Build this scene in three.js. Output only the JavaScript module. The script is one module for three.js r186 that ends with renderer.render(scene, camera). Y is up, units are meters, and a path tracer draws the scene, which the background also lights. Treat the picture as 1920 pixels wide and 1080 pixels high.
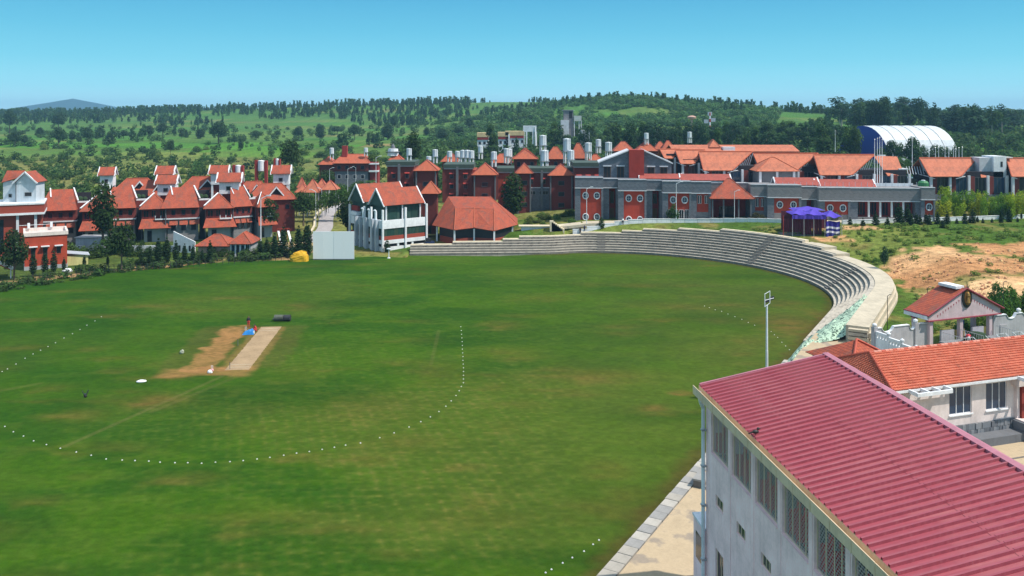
import * as THREE from 'three';
import { MarchingCubes } from 'three/addons/objects/MarchingCubes.js';

// ---------- camera, sky, sun, exposure ----------
const F = 1604, EYE = 33, HY = 215;            // focal length in pixels of a 1920 wide picture, eye height, horizon row
const scene = new THREE.Scene();
const camera = new THREE.PerspectiveCamera(2 * Math.atan(865 / F) * 180 / Math.PI, 1920 / 1730, 1, 16000);
camera.position.set(0, EYE, 0);
camera.setViewOffset(1920, 1730, 0, 650, 1920, 1080);
const renderer = new THREE.WebGLRenderer({ antialias: true });
renderer.toneMapping = THREE.LinearToneMapping;
renderer.toneMappingExposure = 1.5;
renderer.shadowMap.enabled = true;
{
  const W = 64, H = 1024, data = new Float32Array(W * H * 4);
  const stops = [[-90, .16, .22, .12], [-6, .20, .30, .22], [-1.2, .40, .68, .74], [0, .42, .70, .76], [.8, .36, .67, .745], [1.8, .245, .575, .67], [3.5, .15, .475, .60], [5.5, .10, .39, .545], [7.6, .07, .315, .495], [14, .09, .30, .49], [35, .29, .40, .52], [90, .39, .46, .54]];
  for (let j = 0; j < H; j++) {
    const e = ((j + .5) / H - .5) * 180;
    let k = 0; while (k < stops.length - 2 && e > stops[k + 1][0]) k++;
    const a = stops[k], b = stops[k + 1], t = Math.min(1, Math.max(0, (e - a[0]) / (b[0] - a[0])));
    for (let i = 0; i < W; i++) { const o = (j * W + i) * 4; for (let c = 0; c < 3; c++) data[o + c] = 1.04 * (a[c + 1] + (b[c + 1] - a[c + 1]) * t); data[o + 3] = 1; }
  }
  const sky = new THREE.DataTexture(data, W, H, THREE.RGBAFormat, THREE.FloatType);
  sky.mapping = THREE.EquirectangularReflectionMapping; sky.magFilter = THREE.LinearFilter; sky.needsUpdate = true;
  scene.background = sky; scene.environment = sky;
}
const sun = new THREE.DirectionalLight(new THREE.Color(1, .94, .84), 3.6);
sun.position.set(200 * .54, 200 * .82, -190 + 200 * .18); sun.target.position.set(0, 0, -190);
sun.castShadow = true; sun.shadow.mapSize.set(4096, 4096);
Object.assign(sun.shadow.camera, { left: -220, right: 220, top: 200, bottom: -200, near: 1, far: 700 });
scene.add(sun, sun.target);
scene.fog = new THREE.FogExp2(new THREE.Color(.36, .68, 1.0), 0.00014);

// ---------- small tools ----------
function rng(seed) { let s = seed >>> 0; return () => { s = (s + 0x6D2B79F5) | 0; let t = Math.imul(s ^ (s >>> 15), 1 | s); t = (t + Math.imul(t ^ (t >>> 7), 61 | t)) ^ t; return ((t ^ (t >>> 14)) >>> 0) / 4294967296; }; }
const clamp = (x, a = 0, b = 1) => Math.min(b, Math.max(a, x)), mix = (a, b, t) => a + (b - a) * t;
const sstep = (a, b, x) => { const t = clamp((x - a) / (b - a)); return t * t * (3 - 2 * t); };
function hash2(x, y, s = 0) { let h = Math.imul(x | 0, 374761393) ^ Math.imul(y | 0, 668265263) ^ Math.imul(s + 1, 1274126177); h = Math.imul(h ^ (h >>> 13), 1274126177); return ((h ^ (h >>> 16)) >>> 0) / 4294967296; }
function vnoise(x, y, s = 0, P = 0) {
  const i = Math.floor(x), j = Math.floor(y), u = x - i, v = y - j, a = u * u * (3 - 2 * u), b = v * v * (3 - 2 * v), w = (k) => P ? ((k % P) + P) % P : k;
  return mix(mix(hash2(w(i), w(j), s), hash2(w(i + 1), w(j), s), a), mix(hash2(w(i), w(j + 1), s), hash2(w(i + 1), w(j + 1), s), a), b);
}
function fbm(x, y, o = 4, s = 0, P = 0) { let t = 0, a = .5, n = 0; for (let k = 0; k < o; k++) { t += a * vnoise(x, y, s + k, P); n += a; a *= .5; x *= 2; y *= 2; P *= 2; } return t / n; }
const X = (px, d) => (px - 960) * d / F, Y = (py, d) => EYE - (py - HY) * d / F;      // metres across and up of a direction at depth d
const used = new Map();
function numbered(n) { const k = used.get(n) ?? 0; used.set(n, k + 1); return k ? n + '_' + String(k).padStart(3, '0') : n; }
function tag(o, label, category, group, kind) { Object.assign(o.userData, { label }, category && { category }, group && { group }, kind && { kind }); return o; }
function base(name, label, category, [x, y, z], turn = 0, group) { const o = new THREE.Group(); o.name = numbered(name); o.position.set(x, y, z); o.rotation.y = turn * Math.PI / 180; scene.add(o); return tag(o, label, category, group); }
function dup(o, [x, y, z], turn, label, s = 1) { const c = o.clone(); c.name = numbered(o.name.replace(/_\d{3}$/, '')); c.userData = { ...o.userData }; c.position.set(x, y, z); if (turn != null) c.rotation.y = turn * Math.PI / 180; if (Array.isArray(s)) c.scale.set(...s); else c.scale.setScalar(s); if (label) c.userData.label = label; scene.add(c); return c; }
const V = (x, y, z) => new THREE.Vector3(x, y, z);

// mesh builder: collects faces, uv in metres along each face
class MB {
  constructor() { this.p = []; this.n = []; this.uv = []; this.c = null; }
  tri(a, b, c, N) {
    const ab = [b[0] - a[0], b[1] - a[1], b[2] - a[2]], ac = [c[0] - a[0], c[1] - a[1], c[2] - a[2]];
    let n = [ab[1] * ac[2] - ab[2] * ac[1], ab[2] * ac[0] - ab[0] * ac[2], ab[0] * ac[1] - ab[1] * ac[0]]; const l = Math.hypot(...n); if (l < 1e-10) return this; n = n.map((q) => q / l);
    let t = [n[2], 0, -n[0]]; const tl = Math.hypot(t[0], t[2]); t = tl < .05 ? [1, 0, 0] : [t[0] / tl, 0, t[2] / tl];
    const b2 = [n[1] * t[2] - n[2] * t[1], n[2] * t[0] - n[0] * t[2], n[0] * t[1] - n[1] * t[0]];
    [a, b, c].forEach((q, i) => { this.p.push(...q); this.n.push(...(N ? N[i] : n)); this.uv.push(q[0] * t[0] + q[2] * t[2], q[0] * b2[0] + q[1] * b2[1] + q[2] * b2[2]); });
    return this;
  }
  quad(a, b, c, d) { this.tri(a, b, c); return this.tri(a, c, d); }
  poly(pts) { for (let i = 1; i < pts.length - 1; i++) this.tri(pts[0], pts[i], pts[i + 1]); return this; }
  box(x0, x1, y0, y1, z0, z1) {
    const P = (i) => [i & 1 ? x1 : x0, i & 2 ? y1 : y0, i & 4 ? z1 : z0];
    for (const [a, b, c, d] of [[4, 5, 7, 6], [1, 0, 2, 3], [5, 1, 3, 7], [0, 4, 6, 2], [6, 7, 3, 2], [0, 1, 5, 4]]) this.quad(P(a), P(b), P(c), P(d));
    return this;
  }
  // flat polygon (seen counter-clockwise) made t thick behind its face
  slab(pts, t = .12) {
    const u = pts[1].map((q, i) => q - pts[0][i]), v = pts[pts.length - 1].map((q, i) => q - pts[0][i]);
    let n = [u[1] * v[2] - u[2] * v[1], u[2] * v[0] - u[0] * v[2], u[0] * v[1] - u[1] * v[0]]; const l = Math.hypot(...n); n = n.map((q) => q / l * t);
    const back = pts.map((p) => p.map((q, i) => q - n[i]));
    this.poly(pts); this.poly([...back].reverse());
    pts.forEach((p, i) => { const j = (i + 1) % pts.length; this.quad(p, back[i], back[j], pts[j]); });
    return this;
  }
  // round or square bar from a to b
  bar(a, b, r, n = 6, r2 = r, caps = true) {
    const A = V(...a), B = V(...b), d = B.clone().sub(A).normalize(), s = Math.abs(d.y) > .9 ? V(1, 0, 0) : V(0, 1, 0), u = s.clone().cross(d).normalize(), w = d.clone().cross(u);
    const ring = (c, q) => Array.from({ length: n }, (_, i) => { const t = (i + .5) / n * 2 * Math.PI; return c.clone().addScaledVector(u, Math.cos(t) * q).addScaledVector(w, Math.sin(t) * q).toArray(); });
    const R0 = ring(A, r), R1 = ring(B, r2);
    for (let i = 0; i < n; i++) { const j = (i + 1) % n; this.quad(R0[i], R0[j], R1[j], R1[i]); }
    if (caps) { this.poly([...R0].reverse()); this.poly(R1); }
    return this;
  }
  lathe(prof, n = 12, cx = 0, cz = 0) {
    for (let k = 0; k < prof.length - 1; k++) for (let i = 0; i < n; i++) {
      const t0 = i / n * 2 * Math.PI, t1 = (i + 1) / n * 2 * Math.PI, [r0, y0] = prof[k], [r1, y1] = prof[k + 1];
      const q = (r, t, y) => [cx + r * Math.cos(t), y, cz - r * Math.sin(t)];
      this.quad(q(r0, t0, y0), q(r0, t1, y0), q(r1, t1, y1), q(r1, t0, y1));
    }
    return this;
  }
  geo() {
    const g = new THREE.BufferGeometry();
    g.setAttribute('position', new THREE.Float32BufferAttribute(this.p, 3)); g.setAttribute('normal', new THREE.Float32BufferAttribute(this.n, 3)); g.setAttribute('uv', new THREE.Float32BufferAttribute(this.uv, 2));
    if (this.c) g.setAttribute('color', new THREE.Float32BufferAttribute(this.c, 3));
    return g;
  }
  build(name, mat, parent = scene) { return mesh(name, this.geo(), mat, parent); }
}
function mesh(name, geo, mat, parent = scene) { const m = new THREE.Mesh(geo, mat); m.name = parent === scene ? numbered(name) : name; m.castShadow = m.receiveShadow = true; parent.add(m); return m; }
const mb = () => new MB();
const bx = (name, mat, parent, ...a) => mb().box(...a).build(name, mat, parent);

// ---------- materials ----------
const enc = (x) => 255 * (x <= .0031308 ? x * 12.92 : 1.055 * Math.pow(clamp(x), 1 / 2.4) - .055);
function tex(n, metres, fn, linear = false) {
  const d = new Uint8Array(n * n * 4);
  for (let j = 0; j < n; j++) for (let i = 0; i < n; i++) { const c = fn(i / n, j / n), o = (j * n + i) * 4; for (let k = 0; k < 3; k++) d[o + k] = linear ? 255 * clamp(Array.isArray(c) ? c[k] : c) : enc(Array.isArray(c) ? c[k] : c); d[o + 3] = 255; }
  const t = new THREE.DataTexture(d, n, n, THREE.RGBAFormat); t.wrapS = t.wrapT = THREE.RepeatWrapping; t.magFilter = THREE.LinearFilter; t.minFilter = THREE.LinearMipmapLinearFilter; t.generateMipmaps = true;
  if (!linear) t.colorSpace = THREE.SRGBColorSpace; t.repeat.set(1 / metres, 1 / metres); t.needsUpdate = true; return t;
}
const std = (rgb, rough = .85, more = {}) => new THREE.MeshStandardMaterial({ color: new THREE.Color().setRGB(...rgb), roughness: rough, metalness: 0, ...more });
// weathered paint or plaster: fine grain, blotches and faint rain streaks
const grime = tex(512, 7, (u, v) => { const a = fbm(u * 6, v * 6, 5, 3, 6), b = fbm(u * 40, v * 3, 3, 9, 0) * 0 + fbm(u * 32, v * 4, 3, 9, 32), c = fbm(u * 64, v * 64, 2, 4, 64); return clamp(.72 + .34 * (a - .25) + .16 * (b - .5) + .12 * (c - .5), 0, 1); });
const matte = (o) => new THREE.MeshPhysicalMaterial({ roughness: 1, specularIntensity: .12, ...o });
const painted = (rgb, rough = .85, more = {}) => std(rgb.map((c) => c / .82), rough, { map: grime, ...more });
function tiled(bw, bh, n, cols, rows, seed, c0, c1, joint, jw = .06, stagger = .5) {   // coursed pieces too far off to tell apart
  return tex(n, 1, (u, v) => {
    const r = Math.floor(v * rows), uu = u * cols + (r % 2) * stagger, k = Math.floor(uu), fu = uu - k, fv = v * rows - r;
    const t = hash2(((k % cols) + cols) % cols, r, seed), g = .86 + .28 * fbm(u * 24, v * 24, 3, seed, 24);
    const e = fu < jw || fv < jw * bw / bh;
    return e ? joint.map((q) => q * g) : c0.map((q, i) => mix(q, c1[i], t) * g);
  });
}
function withSize(t, sx, sy) { t.repeat.set(1 / sx, 1 / sy); return t; }
const M = {};
{
  const rows = 16, cols = 12;
  const roofMap = (c0, c1, seed, dirt) => withSize(tex(512, 1, (u, v) => {
    const r = Math.floor(v * rows), k = Math.floor(u * cols), fv = v * rows - r, fu = u * cols - k, t = hash2(k, r, seed);
    const w = .78 + .3 * fbm(u * 5, v * 5, 4, seed, 5) + .12 * (fbm(u * 40, v * 40, 2, seed + 4, 40) - .5), s = (fv > .86 ? .72 : 1) * (Math.abs(fu - .5) > .42 ? .8 : 1);
    const dk = sstep(.56, .75, fbm(u * 4, v * 4, 5, seed + 7, 4)) * dirt;
    return c0.map((q, i) => mix(mix(q, c1[i], t) * w * s, [.12, .07, .055][i], dk));
  }), 3.6, 5.6);
  const roofBump = withSize(tex(512, 1, (u, v) => { const fv = v * rows % 1, fu = u * cols % 1; return .5 * (1 - fv) + .45 * Math.abs(Math.sin(fu * Math.PI)); }, true), 3.6, 5.6);
  const roof = (c0, c1, seed, dirt) => new THREE.MeshStandardMaterial({ map: roofMap(c0, c1, seed, dirt), bumpMap: roofBump, bumpScale: .05, roughness: .8 });
  M.roofRed = roof([.42, .082, .036], [.32, .06, .03], 1, .45);          // deep red tiles, left houses
  M.roofOrange = roof([.52, .125, .055], [.44, .095, .045], 2, .22);          // paler salmon tiles, big halls
  M.roofSalmon = roof([.58, .18, .095], [.5, .145, .075], 3, .25);
  M.roofPink = roof([.42, .085, .060], [.34, .07, .052], 5, .35);            // low roofs on the stone building
  M.brick = new THREE.MeshStandardMaterial({ map: withSize(tiled(1, .34, 256, 6, 18, 11, [.19, .026, .019], [.125, .02, .016], [.15, .04, .034], .06), 1.5, 1.5), roughness: .9 });
  M.brickOrange = new THREE.MeshStandardMaterial({ map: withSize(tiled(1, .34, 256, 6, 18, 13, [.36, .055, .026], [.28, .04, .022], [.28, .075, .05], .05), 1.5, 1.5), roughness: .9 });
  M.brickPale = new THREE.MeshStandardMaterial({ map: withSize(tiled(1, .34, 256, 5, 12, 14, [.46, .28, .2], [.36, .2, .15], [.5, .4, .33], .09), 2, 2), roughness: .9 });
  M.stone = new THREE.MeshStandardMaterial({ map: withSize(tiled(1, .5, 256, 4, 8, 21, [.155, .168, .20], [.105, .118, .145], [.19, .20, .22], .05), 2.4, 2.4), roughness: .9 });
  M.stoneWarm = new THREE.MeshStandardMaterial({ map: withSize(tiled(1, .5, 256, 4, 8, 23, [.225, .215, .225], [.165, .16, .17], [.25, .24, .24], .05), 2.4, 2.4), roughness: .9 });
  M.white = painted([.72, .73, .76]); M.offwhite = painted([.66, .62, .6]); M.grey = painted([.34, .35, .37]); M.dgrey = painted([.13, .135, .15]); M.trim = painted([.62, .62, .66]);
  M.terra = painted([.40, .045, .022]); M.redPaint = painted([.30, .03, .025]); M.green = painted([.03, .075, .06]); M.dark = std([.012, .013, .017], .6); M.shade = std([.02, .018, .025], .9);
  M.glass = std([.012, .016, .028], .12, { metalness: 0 }); M.glassBlue = std([.02, .045, .09], .08); M.glassGreen = std([.02, .055, .045], .2);
  M.steel = std([.55, .57, .6], .4, { metalness: .6 }); M.tank = painted([.70, .74, .78], .5); M.tankShade = painted([.42, .46, .52], .5);
  M.concrete = painted([.50, .43, .325]); M.concreteGrey = painted([.27, .26, .25]); M.concreteDark = painted([.14, .125, .115]); M.cream = painted([.66, .56, .40]);
  M.wallPink = painted([.96, .685, .69]); M.beige = painted([.66, .51, .35]); M.black = std([.012, .012, .012], .5); M.wood = painted([.2, .085, .03]); M.iron = std([.05, .05, .055], .5, { metalness: .4 });
  M.corr = new THREE.MeshStandardMaterial({ roughness: .5, map: tex(1024, 9, (u, v) => { const st = fbm(u * 90, v * 2, 3, 131, 90) * 0 + fbm(u * 64, v * 2, 3, 131, 64), b = fbm(u * 4, v * 4, 5, 133, 4), f = fbm(u * 40, v * 40, 3, 135, 40), du = sstep(.5, .75, b) * .17 + sstep(.62, .8, st) * .1; return [.345, .068, .093].map((q, k) => mix(q * (.84 + .2 * st + .16 * (f - .5)), [.48, .25, .235][k], du)); }) }); M.corrEdge = painted([.45, .17, .22], .5);
}
const ready = {};   // prototypes by name
// ---------- ground ----------
const ARC = { x: 17, d: 163, r: 41.5 };
function offStand(x, d) {                    // metres outside the foot of the terrace (negative: on the field)
  const t = Math.atan2(d - ARC.d, x - ARC.x);
  if (t > -30 * Math.PI / 180 && t < 95 * Math.PI / 180) return Math.hypot(x - ARC.x, d - ARC.d) - ARC.r;
  if (x < 17 && d > 150) return d - 202.5 + .25 * Math.abs(x) * 0;
  const n = [.866, -.5], p = [52.94, 142.25];    // straight run beside the pad, down to the hall
  return (x - p[0]) * n[0] + (d - p[1]) * n[1];
}
function landHigh(d) { return d < 1500 ? Math.max(0, (d - 195) * .0242) : 31.6 + (d - 1500) * .0004; }
const bump = (x, d, cx, cd, sx, sd, h) => h * Math.exp(-(((x - cx) / sx) ** 2) - ((d - cd) / sd) ** 2);
function leftEdge(x) { return x < -85 ? 176 - (-85 - x) * .85 : x < -48 ? 176.4 + (x + 85.8) * .49 : 195.5; }
function H(x, d) {
  let h = landHigh(d);
  h += bump(x, d, 118, 930, 150, 240, 27) + bump(x, d, -250, 1320, 380, 260, 15) + bump(x, d, 60, 1300, 300, 260, 14) + bump(x, d, 350, 760, 170, 230, 15) + bump(x, d, 160, 520, 150, 90, 6) + bump(x, d, -620, 1500, 260, 250, 3);
  if (d > 420) h += (fbm(x / 140, d / 140, 3, 5) - .5) * Math.min(6, (d - 420) * .012);
  h += bump(x, d, -3240, 6000, 105, 500, 190) + bump(x, d, -3080, 6050, 200, 500, 70) + bump(x, d, -2860, 6100, 170, 500, 36);
  const plat = 6 * sstep(-40, 28, x) * (1 - sstep(420, 600, d) * .2);
  h = Math.max(h, plat);
  const rise = 3.7 + (d - 105) * .03, fence = 105 + .364 * (x - 44.5);
  if (x > 20) h = mix(h, Math.max(d > 200 ? 6.5 : rise, d > 230 ? landHigh(d) : 0), sstep(46, 66, x) * (1 - sstep(200, 420, d)));
  if (x > 20 && d < fence) h = d > 84 ? 2.3 : 3.9;
  // the field and the terrace stand on a level bowl
  const s = offStand(x, d);
  let out = s;
  if (x < 17) out = Math.max(out, d - 203.5);
  let m = x > -24 || d > 230 ? sstep(1, 11, s) : 1;
  if (x < -24) m = sstep(0, 6, d - leftEdge(x));
  else if (x < 17) m = Math.max(m, 0) * 1;
  if (d < 118 && x > 0) m = sstep(7, 15, s);
  if (x > 17 && d > fence) { const t = Math.atan2(d - ARC.d, x - ARC.x) * 180 / Math.PI; h = mix(mix(2.6, 5.8, sstep(-4, 26, t)), h, sstep(13, 26, s)); }
  const low = -.35;
  return mix(low, h, m);
}
function hit(px, py, from = 60, to = 4000) { for (let d = from; d < to; d += d * .002) if (Y(py, d) <= H(X(px, d), d)) return d; return to; }

const grass2 = tex(512, 9, (u, v) => { const a = fbm(u * 9, v * 9, 4, 31, 9), b = fbm(u * 70, v * 70, 3, 33, 70); return clamp(.45 + .75 * (a - .3) + .5 * (b - .45), .1, 1); });
const PLOTS = [[[61, 128], [65, 133.5], [68, 141], [70, 152], [74, 170], [90, 176], [112, 180], [112, 124]], [[92, 178.5], [135, 184], [135, 172], [98, 168]]];
const inside = (poly, x, y) => { let c = false; for (let i = 0, j = poly.length - 1; i < poly.length; j = i++) { const [a, b] = poly[i], [e, f] = poly[j]; if ((b > y) !== (f > y) && x < (e - a) * (y - b) / (f - b) + a) c = !c; } return c; };
function soilAt(x, d) {
  const jx = x + (fbm(x / 5, d / 5, 3, 71) - .5) * 9, jd = d + (fbm(x / 5, d / 5, 3, 73) - .5) * 9;
  if (!inside(PLOTS[0], jx, jd) && !inside(PLOTS[1], jx, jd)) return 0;
  if (Math.abs(jd - 146.5 - (x - 70) * .13) < 1.1 && x < 92) return .35;
  if (Math.abs(jx - 90 - (176 - jd) * .55) < 2.2 && jd > 148) return 0;
  return 1;
}
function landColour(x, d) {
  const n1 = fbm(x / 26, d / 26, 4, 41), n2 = fbm(x / 6, d / 6, 3, 43), n3 = fbm(x / 90, d / 90, 3, 45);
  if (d > 4000) return [.018, .045, .03];
  let c = [.125, .155, .032];                                          // rough olive grass
  c = c.map((q, i) => mix(q, [.055, .105, .016][i], sstep(.42, .62, n1)));
  c = c.map((q, i) => mix(q, [.19, .155, .05][i], sstep(.56, .74, n2) * .8));
  if (d > 235) {                                                       // fields strung out across the slope
    const row = Math.floor(d / 34 + fbm(x / 160, d / 160, 2, 47) * 3), cell = Math.floor(x / (60 + 50 * hash2(row, 3)) + hash2(row, 9) * 7), k = hash2(row, cell, 5);
    const field = k < .36 ? [.06, .19, .02] : k < .58 ? [.14, .2, .04] : k < .7 ? [.2, .2, .06] : k < .76 ? [.27, .19, .085] : [.07, .14, .026];
    const w = sstep(235, 330, d) * .85; c = c.map((q, i) => mix(q, field[i], w));
    c = c.map((q, i) => mix(q, [.05, .10, .022][i], sstep(.52, .7, n1) * .6));
    if (x < 40) c = c.map((q, i) => mix(q, [.165, .16, .05][i], (1 - sstep(420, 620, d)) * (.5 + .45 * sstep(.4, .6, n1))));
    const f2 = sstep(520, 900, d); c = c.map((q, i) => mix(q, [.06, .135, .034][i], f2 * .6 + .3 * sstep(.45, .7, n3)));
  }
  if (x < -45 && d > 160 && d < 235) { c = c.map((q, i) => mix(q, [.05, .075, .018][i], .7)); c = c.map((q, i) => mix(q, [.33, .2, .1][i], sstep(.5, .62, n2) * sstep(7, 2, Math.abs(d - leftEdge(x) - 4)))); }
  if (x > 40) { const s = soilAt(x, d); const soil = [.58, .365, .19].map((q, i) => mix(q, [.40, .2, .09][i], sstep(.4, .65, n1)) * (.8 + .4 * n2)); c = c.map((q, i) => mix(q, soil[i], s)); }
  if (d > 198 && d < 204 && x > 70 && x < 86) c = [.4, .24, .12];
  if (x > 66 && x < 78 && d > 183 && d < 190) c = c.map((q, i) => mix(q, [.5, .27, .13][i], sstep(.42, .52, n2)));
  return c.map((q) => q * (.8 + .4 * fbm(x / 2.3, d / 2.3, 2, 49)));
}
{
  const xs = [], ds = [];
  for (let k = -230; k <= 230; k++) { const t = k / 230; xs.push(Math.sign(t) * (Math.abs(t) * 130 + Math.pow(Math.abs(t), 5) * 600 + Math.pow(Math.abs(t), 24) * 6500)); }
  for (let k = 0; k <= 420; k++) { const t = k / 420; ds.push(-60 + t * 330 + Math.pow(t, 6) * 1500 + Math.pow(t, 30) * 5400); }
  const nx = xs.length, nd = ds.length, p = [], c = [], uv = [], idx = [];
  for (const d of ds) for (const x of xs) { p.push(x, H(x, d), -d); c.push(...landColour(x, d).map((q) => q * 1.75)); uv.push(x, d); }
  for (let j = 0; j < nd - 1; j++) for (let i = 0; i < nx - 1; i++) { const a = j * nx + i; idx.push(a, a + 1, a + nx + 1, a, a + nx + 1, a + nx); }
  const g = new THREE.BufferGeometry(); g.setAttribute('position', new THREE.Float32BufferAttribute(p, 3)); g.setAttribute('color', new THREE.Float32BufferAttribute(c, 3)); g.setAttribute('uv', new THREE.Float32BufferAttribute(uv, 2)); g.setIndex(idx); g.computeVertexNormals();
  tag(mesh('ground', g, matte({ vertexColors: true, map: grass2, bumpMap: grass2, bumpScale: .25 })), 'rough green countryside with small fields rising to low hills', null, null, 'structure');
}
// the playing field
const EDGE = [[-131, 146], [-98.9, 165], [-85.8, 176.4], [-66.7, 190.5], [-48.5, 194.6], [-36.4, 198], [-23.2, 200.5], [-3, 199.5], [8, 202.8], [17, 204.5]];
for (let t = 86; t >= -30; t -= 4) EDGE.push([ARC.x + ARC.r * Math.cos(t * Math.PI / 180), ARC.d + ARC.r * Math.sin(t * Math.PI / 180)]);
EDGE.push([41.5, 122.5], [-4.9, 42], [-131, 42]);
{
  const FX = -131, FD = 42, FW = 192, FH = 165, N = 2048;
  const brown = [];       // worn patches: x, d, half-length, half-depth, strength, ochre
  const R = rng(77);
  for (const [px, py, w, h, s] of [[300, 750, 60, 14, .8], [330, 705, 40, 8, .6], [950, 662, 70, 12, .35], [1110, 705, 120, 16, .55], [1225, 766, 34, 4, 1], [1280, 737, 24, 3, .9], [1270, 575, 90, 8, .35], [1480, 570, 60, 10, .4], [1490, 610, 70, 24, .75], [1530, 590, 30, 20, .6], [1400, 640, 60, 12, .3], [700, 760, 130, 40, .25], [760, 830, 90, 20, .35], [560, 700, 60, 30, .2], [140, 780, 60, 14, .5], [560, 860, 50, 12, .5], [690, 860, 60, 12, .45], [1140, 880, 50, 20, .4], [1180, 930, 60, 20, .35], [900, 940, 60, 20, .3], [650, 990, 90, 16, .35], [450, 1000, 60, 14, .3], [740, 1040, 60, 14, .3], [530, 640, 40, 12, .25], [560, 575, 30, 8, .5], [150, 545, 60, 4, .3], [940, 610, 40, 10, .45], [1010, 560, 60, 8, .3], [80, 940, 50, 12, .3], [820, 700, 60, 30, .3]]) {
    const d = EYE * F / (py - HY); brown.push([X(px, d), d, w * d / F, Math.max(1, h * d / (py - HY)), s]);
  }
  for (let k = 0; k < 150; k++) { const d = 60 + R() * 135; brown.push([-120 + R() * 170, d, 1.5 + R() * 5, .7 + R() * 1.8, .1 + .3 * R()]); }
  const dark = []; for (let k = 0; k < 90; k++) dark.push([-125 + R() * 180, 50 + R() * 150, 4 + R() * 14, 1.5 + R() * 5, .25 + .5 * R()]);
  const d8 = new Uint8Array(N * N * 4), P1 = [-35.6, 110.6], u = [-.082, .9966];
  const C = 512, low = [0, 1, 2, 3].map(() => new Float32Array((C + 1) * (C + 1)));       // slow variation on a coarser grid
  for (let j = 0; j <= C; j++) for (let i = 0; i <= C; i++) {
    const x = FX + i / C * FW, d = FD + j / C * FH, o = j * (C + 1) + i, n2 = fbm(x / 2.2, d / 1.3, 2, 2), jx = x + (n2 - .5) * 3, jd = d + (n2 - .5) * 2; let b = 0, dk = 0;
    for (const q of brown) { const ed = (jd - q[1]) / q[3]; if (ed * ed > 2.6) continue; const ex = (jx - q[0]) / q[2]; if (ex * ex + ed * ed < 2.6) b = Math.max(b, q[4] * Math.exp(-1.3 * (ex * ex + ed * ed)) * (.5 + n2)); }
    for (const q of dark) { const ed = (jd - q[1]) / q[3]; if (ed * ed > 2.6) continue; const ex = (jx - q[0]) / q[2]; if (ex * ex + ed * ed < 2.6) dk = Math.max(dk, q[4] * Math.exp(-1.3 * (ex * ex + ed * ed))); }
    low[0][o] = fbm(x / 11, d / 6, 4, 1); low[1][o] = fbm(x / 45, d / 30, 3, 3); low[2][o] = b; low[3][o] = dk;
  }
  const slow = (L, i, j) => { const a = (i + .5) / N * C, e = (j + .5) / N * C, ia = a | 0, ja = e | 0, u = a - ia, v = e - ja, o = ja * (C + 1) + ia; return (L[o] * (1 - u) + L[o + 1] * u) * (1 - v) + (L[o + C + 1] * (1 - u) + L[o + C + 2] * u) * v; };
  const TR = [[-36.5, 108, -44.5, 85, .3, .22], [-35, 107, -40, 95, .35, .14], [-11.2, 131, -10.7, 113, .25, .14], [-74, 91, -58, 105, .4, .15]];
  const to = (c, r, g, b, t) => { c[0] += (r - c[0]) * t; c[1] += (g - c[1]) * t; c[2] += (b - c[2]) * t; };
  const LUT = new Uint8Array(4096); for (let i = 0; i < 4096; i++) LUT[i] = enc(i / 8190);
  const c = [0, 0, 0];
  for (let j = 0; j < N; j++) for (let i = 0; i < N; i++) {
    const x = FX + (i + .5) / N * FW, d = FD + (j + .5) / N * FH;
    const n1 = slow(low[0], i, j), n3 = slow(low[1], i, j), b = slow(low[2], i, j), dk = slow(low[3], i, j), n2 = .67 * vnoise(x / 2.2, d / 1.3, 2) + .33 * vnoise(x / 1.1, d / .65, 3), n4 = hash2(i, j, 8), n5 = vnoise(x / .55, d / .4, 6);
    c[0] = .066; c[1] = .16; c[2] = .007;
    to(c, .042, .125, .0075, sstep(.4, .62, n1));
    to(c, .105, .17, .018, sstep(.5, .72, n2) * .3 + .6 * sstep(.47, .62, n3));
    if (d < 150 && x > -60 && x < 12) {                                  // mowing lanes, faint and in both directions
      const lm = sstep(-60, -20, x) * (1 - sstep(-2, 12, x)) * sstep(150, 110, d), lane = .5 + .5 * Math.sin((x + .33 * d) * 5.2 + n1 * 5), lane2 = .5 + .5 * Math.sin((d - .05 * x) * 4.1 + n1 * 6);
      to(c, .15, .175, .03, (.36 * lane * lane + .3 * lane2 * lane2) * lm * (n5 * n5 + .1) * 2.1 * (.5 + n2) * (.3 + .7 * sstep(.42, .6, n3)));
    }
    to(c, .125, .145, .026, sstep(-20, 40, x) * .5 * (.35 + n1)); to(c, .03, .105, .006, sstep(-25, -85, x) * .5);
    to(c, .026, .09, .006, dk * .85); to(c, .22, .14, .038, clamp(b) * .8);
    const sx = (x - P1[0]) * u[1] - (d - P1[1]) * u[0], sl = (x - P1[0]) * u[0] + (d - P1[1]) * u[1];
    if (sx > -13 && sx < 9 && sl > -6 && sl < 30) {                       // worn ground round the square and the practice strip
      const sq = sstep(-11, -9.6, sx + (n2 - .5) * 1.5) * (1 - sstep(5, 6.2, sx + (n2 - .5) * 2)) * sstep(-1.5, 1, sl + (n1 - .5) * 5) * (1 - sstep(22.5, 25, sl + (n1 - .5) * 5));
      to(c, .13, .125, .03, sq * .45);
      const bare = sstep(-7.6, -6.4, sx + (n2 - .5) * 2.4) * (1 - sstep(-4.2, -3, sx + (n2 - .5) * 2.2)) * sstep(-2.2, -.5, sl + (n2 - .5) * 3) * (1 - sstep(22, 24.5, sl + (n2 - .5) * 3));
      const bare2 = sstep(-10.5, -8.5, sx + (n1 - .5) * 3) * (1 - sstep(1, 3, sx)) * (1 - sstep(1.2, 2.6, Math.abs(sl + .6 + (n2 - .5) * 2)));
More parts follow.
